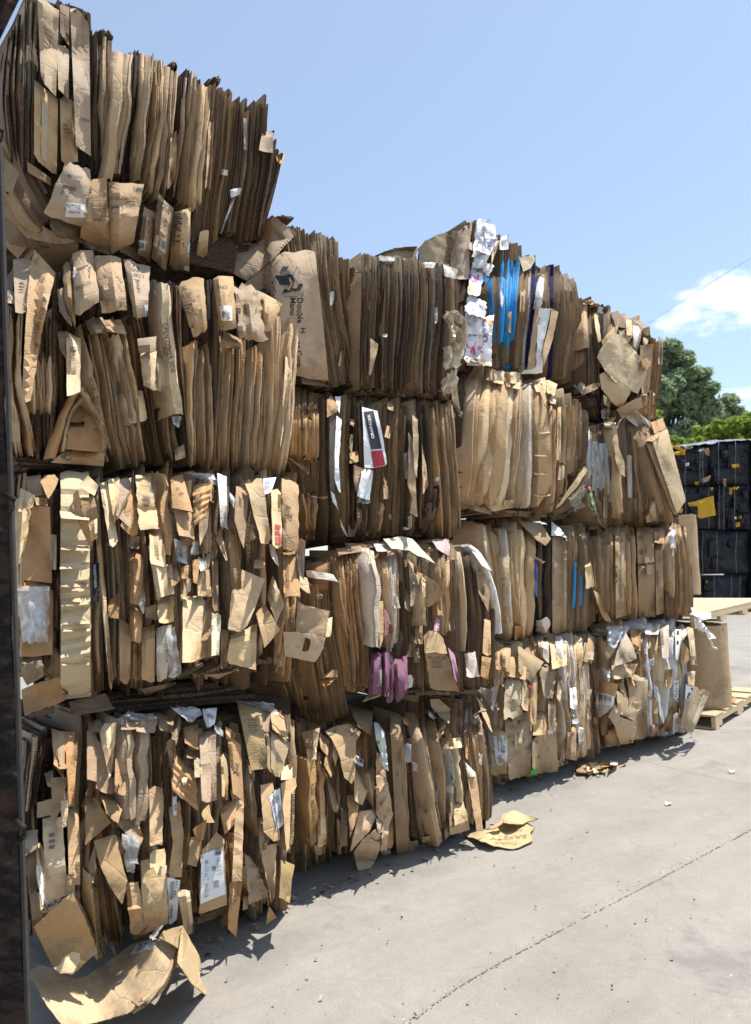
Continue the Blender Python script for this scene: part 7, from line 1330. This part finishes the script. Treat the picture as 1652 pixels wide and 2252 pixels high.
# ------------------------------------------------------------------ black bales beyond
BLK = mat_plain('black_fabric', (.014, .015, .019), .62, .45, 12, .03, .35); YEL = mat_plain('yellow_fabric', (.56, .31, .018), .7, .3, 14, .03); STRAP = mat_plain('steel_strap', (.20, .20, .21), .5, .2, 20); GREY = mat_plain('mixed_scrap', (.30, .30, .32), .6, .7, 9, .05); SHEEN = mat_plain('shiny_plastic', (.22, .235, .26), .3, .35, 6, .05, .6)
BF = Face((1430, 1357), (1652, 1343)); NB = BF.n
def lump_box(name, parent, x0, x1, y0, y1, seed, mat, depth=1.0, amp=.075, d0=0.0, nn=16):
    rng_ = random.Random(seed); n2 = wave2(rng_, 7, 1.2); n3 = wave2(rng_, 7, 3.0); V, Fc = [], []; N = nn
    for i in range(N + 1):
        for j in range(N + 1):
            s_, t_ = j / N, i / N; rx, ry = 2 * s_ - 1, 2 * t_ - 1; px = x0 + (x1 - x0) * s_; py = y0 + (y1 - y0) * t_
            d_ = d0 - .12 * max(abs(rx), abs(ry)) ** 6 + amp * n2(s_ * 1.6, t_ * 1.6) + amp * .5 * n3(s_ * 2, t_ * 2)
            q_ = BF.P(px, py, d_); q_ = q_ + BF.u * amp * .3 * n3(t_ * 2, s_ * 2); q_[2] = max(q_[2], .01); V.append(q_)
    M1 = len(V); V += [v - NB * depth for v in V]
    for i in range(N):
        for j in range(N): a = i * (N + 1) + j; Fc.append((a, a + N + 1, a + N + 2, a + 1)); Fc.append((M1 + a, M1 + a + 1, M1 + a + N + 2, M1 + a + N + 1))
    for j in range(N):
        a = j; Fc.append((a, a + 1, M1 + a + 1, M1 + a)); a = N * (N + 1) + j; Fc.append((a + 1, a, M1 + a, M1 + a + 1)); a = j * (N + 1); Fc.append((a + N + 1, a, M1 + a, M1 + a + N + 1)); a = j * (N + 1) + N; Fc.append((a, a + N + 1, M1 + a + N + 1, M1 + a))
    return build(name, V, Fc, mat, parent, smooth=True, sharp=50), np.array(V), Fc


def black_bale(label, x0, x1, y0, y1, seed, straps, patches=(), panels=10, mat=None):
    base = BF.P((x0 + x1) / 2, y1); e = empty('textile_bale', base - NB * .5, label, 'textile bale', 'black textile bales stacked beyond the cardboard'); rng_ = random.Random(seed)
    bd = lump_box('fabric_body', e, x0, x1, y0, y1, seed, mat or BLK); bd = with_bvh(bd)
    for k in range(panels):
        w_, h_ = rng_.uniform(.2, .5) * (x1 - x0), rng_.uniform(.2, .5) * (y1 - y0); cx, cy = rng_.uniform(x0 + w_ / 2, x1 - w_ / 2), rng_.uniform(y0 + h_ / 2, y1 - h_ / 2)
        lump_box('folded_bag', e, cx - w_ / 2, cx + w_ / 2, cy - h_ / 2, cy + h_ / 2, seed * 31 + k, mat or BLK, depth=.3, amp=.055, d0=.07 + .03 * (k % 3), nn=8)
    for xs in straps:
        pts = [BF.P(x0 + (x1 - x0) * (xs + .008 * math.sin(k * .9 + xs * 9)), y0 + (y1 - y0) * k / 9, .20 - .10 * abs(k / 4.5 - 1) ** 3) for k in range(10)]; Vt, Ft = tube(pts, .006, 5); build('strap', Vt, Ft, STRAP, e, smooth=True)
    for (a, m_, d_) in patches:
        cc = np.array(a, float).reshape(-1, 2); V, Fc = [], []; n2 = wave2(rng_, 5, 2.0); N = 7
        for i in range(N):
            for j in range(N):
                s_, t_ = j / (N - 1), i / (N - 1); p_ = (cc[0] * (1 - s_) + cc[1] * s_) * (1 - t_) + (cc[3] * (1 - s_) + cc[2] * s_) * t_; V.append(BF.P(p_[0] + rng_.uniform(-.8, .8), p_[1] + rng_.uniform(-.8, .8), d_ + .05 * n2(s_, t_)))
        k0 = len(V); V += [v - NB * .02 for v in V]
        for i in range(N - 1):
            for j in range(N - 1): a_ = i * N + j; Fc += [(a_, a_ + N, a_ + N + 1, a_ + 1), (k0 + a_, k0 + a_ + 1, k0 + a_ + N + 1, k0 + a_ + N)]
        bd_ = list(range(N)) + [i * N + N - 1 for i in range(1, N)] + [(N - 1) * N + j for j in range(N - 2, -1, -1)] + [i * N for i in range(N - 2, 0, -1)]
        for i in range(len(bd_)): a_, b_ = bd_[i], bd_[(i + 1) % len(bd_)]; Fc.append((a_, b_, k0 + b_, k0 + a_))
        build('yellow_panel' if m_ is YEL else ('tan_card_piece' if m_ is CARD else 'scrap_piece'), V, Fc, m_, e, (.4, .28, .16), smooth=True, sharp=40)
    return e, bd


q = qz(9)
def Q(*a): return [c for p_ in q(*a) for c in p_]
y_, w_ = YEL, PAPER
black_bale('topmost black textile bale with a yellow strap bundle and tan scraps on its upper edge', 1462, 1562, 982, 1068, 71, (.45, .78, .84), ((Q(1215, 470, 1240, 465, 1290, 490, 1285, 510), y_, .25), (Q(1225, 500, 1290, 495, 1290, 515, 1235, 520), y_, .26), (Q(1285, 470, 1330, 465, 1330, 480, 1290, 492), CARD, .22), (Q(1395, 485, 1420, 480, 1425, 520, 1405, 520), CARD, .27), (Q(1365, 490, 1385, 488, 1380, 500, 1365, 500), w_, .28), (Q(1293, 565, 1310, 562, 1310, 578, 1295, 580), w_, .28), (Q(1380, 655, 1430, 630, 1420, 660, 1390, 670), CARD, .22), (Q(1345, 668, 1365, 665, 1362, 682, 1348, 684), y_, .26)))
black_bale('topmost black textile bale with big bags and one yellow handle under a strap', 1558, 1648, 968, 1066, 72, (.25, .66), ((Q(1550, 572, 1585, 570, 1585, 588, 1550, 588), y_, .28), (Q(1500, 650, 1512, 650, 1515, 690, 1505, 690), CARD, .22)))
black_bale('second row black textile bale with a wide yellow sack hanging across its front', 1470, 1578, 1070, 1163, 73, (.35, .82), ((Q(1305, 785, 1445, 745, 1458, 850, 1370, 868), y_, .28), (Q(1250, 820, 1275, 815, 1275, 835, 1255, 838), y_, .26), (Q(1430, 700, 1445, 698, 1442, 715, 1432, 715), y_, .27), (Q(1318, 802, 1358, 800, 1360, 850, 1335, 850), BLK, .34)))
e2_, bd2 = black_bale('second row black textile bale with a yellow buckle loop, under the big bags', 1574, 1650, 1068, 1164, 74, (.1, .24, .55), ((Q(1535, 700, 1548, 698, 1548, 735, 1536, 736), y_, .30), (Q(1545, 698, 1585, 695, 1575, 708, 1548, 710), y_, .30), (Q(1570, 890, 1592, 888, 1590, 912, 1572, 915), y_, .29), (Q(1585, 855, 1598, 853, 1598, 868, 1587, 870), y_, .28), (Q(1563, 862, 1572, 860, 1572, 872, 1564, 873), w_, .28)))
black_bale('third row black textile bale mostly hidden behind the card roll', 1440, 1545, 1166, 1264, 75, (.5, .8))
e3_, bd3 = black_bale('third row black textile bale of large smooth bags with faint lettering', 1542, 1646, 1168, 1262, 76, (.03, .34, .74), panels=3)
black_bale('bottom black textile bale at ground level hidden behind the roll and the bottom pallet', 1440, 1545, 1266, 1354, 77, (.4, .8))
e4_, bd4 = black_bale('bottom black textile bale with faint diagonal letters above the raised pallet', 1544, 1642, 1265, 1350, 78, (.28, .66, .85), ((Q(1405, 1208, 1412, 1208, 1412, 1222, 1405, 1222), y_, .25),), panels=2)
fa = (.055, .06, .075)
write(bd4, 'NSO', q(1460, 1205)[0], q(1490, 1238)[0], q(1472, 1195)[0], fa, .02, lift=.03); write(bd3, 'PBO', q(1495, 1030)[0], q(1525, 1050)[0], q(1500, 1015)[0], fa, .02, lift=.03)
for k, (y0, y1) in enumerate(((966, 1062), (1064, 1162), (1164, 1262), (1264, 1348))):
    lab = ('stack of dark and white scrap: topmost bale beside the black ones', 'dark bale with white scrap, second from the top beside the black ones', 'dark bale with white scrap, third from the top beside the black ones', 'dark bale with white scrap at ground level beside the black ones')[k]
    rs = random.Random(k + 900); black_bale(lab, 1654, 1752, y0 - 2, y1, 81 + k, (.3, .7), [([1655 + (yy := rs.uniform(0, 18)), y0 + (zz_ := rs.uniform(2, 70)), 1666 + yy, y0 + zz_ - 3, 1668 + yy, y0 + zz_ + 12, 1653 + yy, y0 + zz_ + 14], GREY if i % 2 else w_, .2) for i in range(9)])
# plastic sheet lying over the top of the black bales
V, Fc = [], []; n2 = wave2(random.Random(4), 6, 1.0); N1, N2 = 40, 8
for i in range(N2):
    for j in range(N1):
        pt = BF.P(1478 + (1760 - 1478) * j / (N1 - 1), np.interp(j / (N1 - 1), [0, .3, .6, 1], [984, 972, 966, 962]), .12); V.append(pt - NB * (1.25 * i / (N2 - 1)) + np.array((0, 0, .03 + .05 * n2(j * .12, i * .15) + (.01 if i else -.05))))
for i in range(N2 - 1):
    for j in range(N1 - 1): a = i * N1 + j; Fc.append((a, a + 1, a + N1 + 1, a + N1))
tag(build('plastic_sheet', V, Fc, SHEEN, smooth=True), 'shiny pale plastic sheet draped over the top of the black bales', 'plastic sheet')

# ------------------------------------------------------------------ trees, bushes, overhead cable
def leafmat(name, c1, c2):
    m, t, p = new_mat(name); oi = t('ShaderNodeNewGeometry'); n1 = t('ShaderNodeTexNoise', i_Scale=.9, i_Detail=4.0); t.l.new(oi.outputs['Position'], n1.inputs['Vector'])
    k = t.math('ADD', t.math('MULTIPLY', oi.outputs['Random Per Island'], .6), t.math('MULTIPLY', n1.outputs[0], .5), True); c = t.mix(k, c1, c2); t.l.new(c, p.inputs['Base Color']); p.inputs['Roughness'].default_value = .55; p.inputs['Specular IOR Level'].default_value = .3
    tr = t('ShaderNodeBsdfTranslucent'); t.l.new(c, tr.inputs[0]); mx = t('ShaderNodeMixShader', i_0=.5); t.l.new(p.outputs[0], mx.inputs[1]); t.l.new(tr.outputs[0], mx.inputs[2]); o = [n for n in t.n if n.type == 'OUTPUT_MATERIAL'][0]; t.l.new(mx.outputs[0], o.inputs[0]); return m
LEAF = leafmat('hazy_leaves', (.17, .24, .13), (.42, .50, .30)); LEAF2 = leafmat('bright_leaves', (.15, .24, .03), (.38, .48, .085)); BARK = mat_plain('bark', (.06, .048, .036), .9, .4, 12, .03)  # first leaf tones lightened to paint distant haze into the colour
def at(px, py, Y): r = ray(px, py); return CAM + r * (Y / r[1])
def tree(name, label, cat, group, clumps, Y, mat, leaf, per, seed, trunk):
    """clumps: (px, py, radius in px); leaves scattered through each clump's shell and volume"""
    rng_ = np.random.default_rng(seed); sc_ = Y / F; base = at(*trunk, Y); base[2] = 0; e = empty(name, base, label, cat, group); V, Fc = [], []
    limbs = []
    for (px, py, rr) in clumps:
        c = at(px, py, Y) + np.array((0, rng_.uniform(-1, 1) * rr * sc_ * .9, 0)); R = rr * sc_; limbs.append(c)
        n = int(per * (rr / 30.0) ** 2)
        sub = rng_.normal(size=(9, 3)); sub /= np.linalg.norm(sub, axis=1)[:, None]; sub = c + sub * R * .62
        for i in range(n):
            o_ = sub[rng_.integers(9)]; d_ = rng_.normal(size=3); d_ /= np.linalg.norm(d_); p_ = o_ + d_ * R * (.50 * rng_.uniform(.25, 1.0) ** .5) * np.array((1, 1, .8))
            a = rng_.normal(size=3); a[2] *= .6; a /= np.linalg.norm(a); b_ = np.cross(a, rng_.normal(size=3)); b_ /= np.linalg.norm(b_) + 1e-9; s_ = leaf * rng_.uniform(.6, 1.4)
            k = len(V); V += [p_ - a * s_, p_ + b_ * s_ * .5, p_ + a * s_, p_ - b_ * s_ * .5]; Fc.append((k, k + 1, k + 2, k + 3))
    build('crown', V, Fc, mat, e)
    topz = max(l[2] for l in limbs); V, Fc = [], []
    def add(pts, r): v_, f_ = tube(pts, r, 7); k = len(V); V.extend(v_); Fc.extend([tuple(k + i for i in g) for g in f_])
    mid = base + np.array((0.1, 0, topz * .45)); add([base, base * .5 + mid * .5 + np.array((.1, 0, 0)), mid, base + np.array((-.1, 0, topz * .8))], [.03 * topz, .024 * topz, .018 * topz, .006 * topz])
    for l in limbs[:14]: add([base + np.array((0, 0, topz * rng_.uniform(.3, .5))), (mid + l) / 2 + np.array((0, 0, .2)), l], [.011 * topz, .008 * topz, .003 * topz])
    build('trunk', V, Fc, BARK, e, smooth=True)
    return e


tree('broadleaf_tree', 'tall dark green tree rising behind the black bales, right behind the wall end', 'tree', 'trees beyond the yard', [(1430, 790, 40), (1465, 782, 32), (1500, 800, 34), (1480, 840, 44), (1522, 842, 38), (1545, 868, 30), (1440, 870, 50), (1500, 892, 46), (1545, 905, 34), (1455, 935, 46), (1510, 948, 46), (1552, 960, 40), (1420, 960, 40), (1465, 985, 40), (1530, 990, 44), (1400, 850, 50), (1390, 930, 50), (1482, 775, 16), (1515, 806, 14), (1556, 848, 14)], 46, LEAF, .22, 760, 5, (1470, 1200))
tree('broadleaf_tree', 'smaller round dark green tree at the far end of the tree line', 'tree', 'trees beyond the yard', [(1588, 895, 28), (1612, 888, 24), (1578, 930, 30), (1610, 925, 32), (1625, 950, 24), (1590, 960, 36), (1620, 985, 34), (1640, 970, 18), (1572, 975, 28)], 52, LEAF, .23, 760, 6, (1600, 1200))
tree('leafy_bush', 'wide bright yellow green bush showing over the plastic sheet', 'bush', 'bushes beyond the yard', [(1545, 950, 20), (1575, 945, 22), (1605, 938, 22), (1632, 930, 24), (1660, 925, 26), (1560, 968, 22), (1590, 965, 24), (1625, 960, 26), (1655, 958, 28), (1690, 935, 30), (1690, 965, 30), (1540, 972, 14), (1610, 975, 22), (1730, 950, 34)], 33, LEAF2, .12, 1200, 7, (1610, 1200))
tree('leafy_bush', 'small bright green bush peeping out beside the torn top of the farthest bales', 'bush', 'bushes beyond the yard', [(1442, 912, 12), (1432, 918, 12), (1450, 922, 9), (1492, 972, 9), (1508, 978, 8), (1520, 972, 10), (1540, 968, 10), (1440, 945, 18), (1470, 975, 16)], 30, LEAF2, .11, 1300, 8, (1470, 1200))
cb = [at(*p_, 30) + np.array((0, k * 3.0, 0)) for k, p_ in enumerate(((1800, 478), (1652, 552), (1560, 597), (1470, 640), (1390, 678), (1300, 715)))]
V, Fc = tube(spline(cb, 24), .010, 6); tag(build('overhead_cable', V, Fc, mat_plain('cable', (.42, .46, .5), .6)), 'thin grey overhead cable crossing the sky', 'cable')
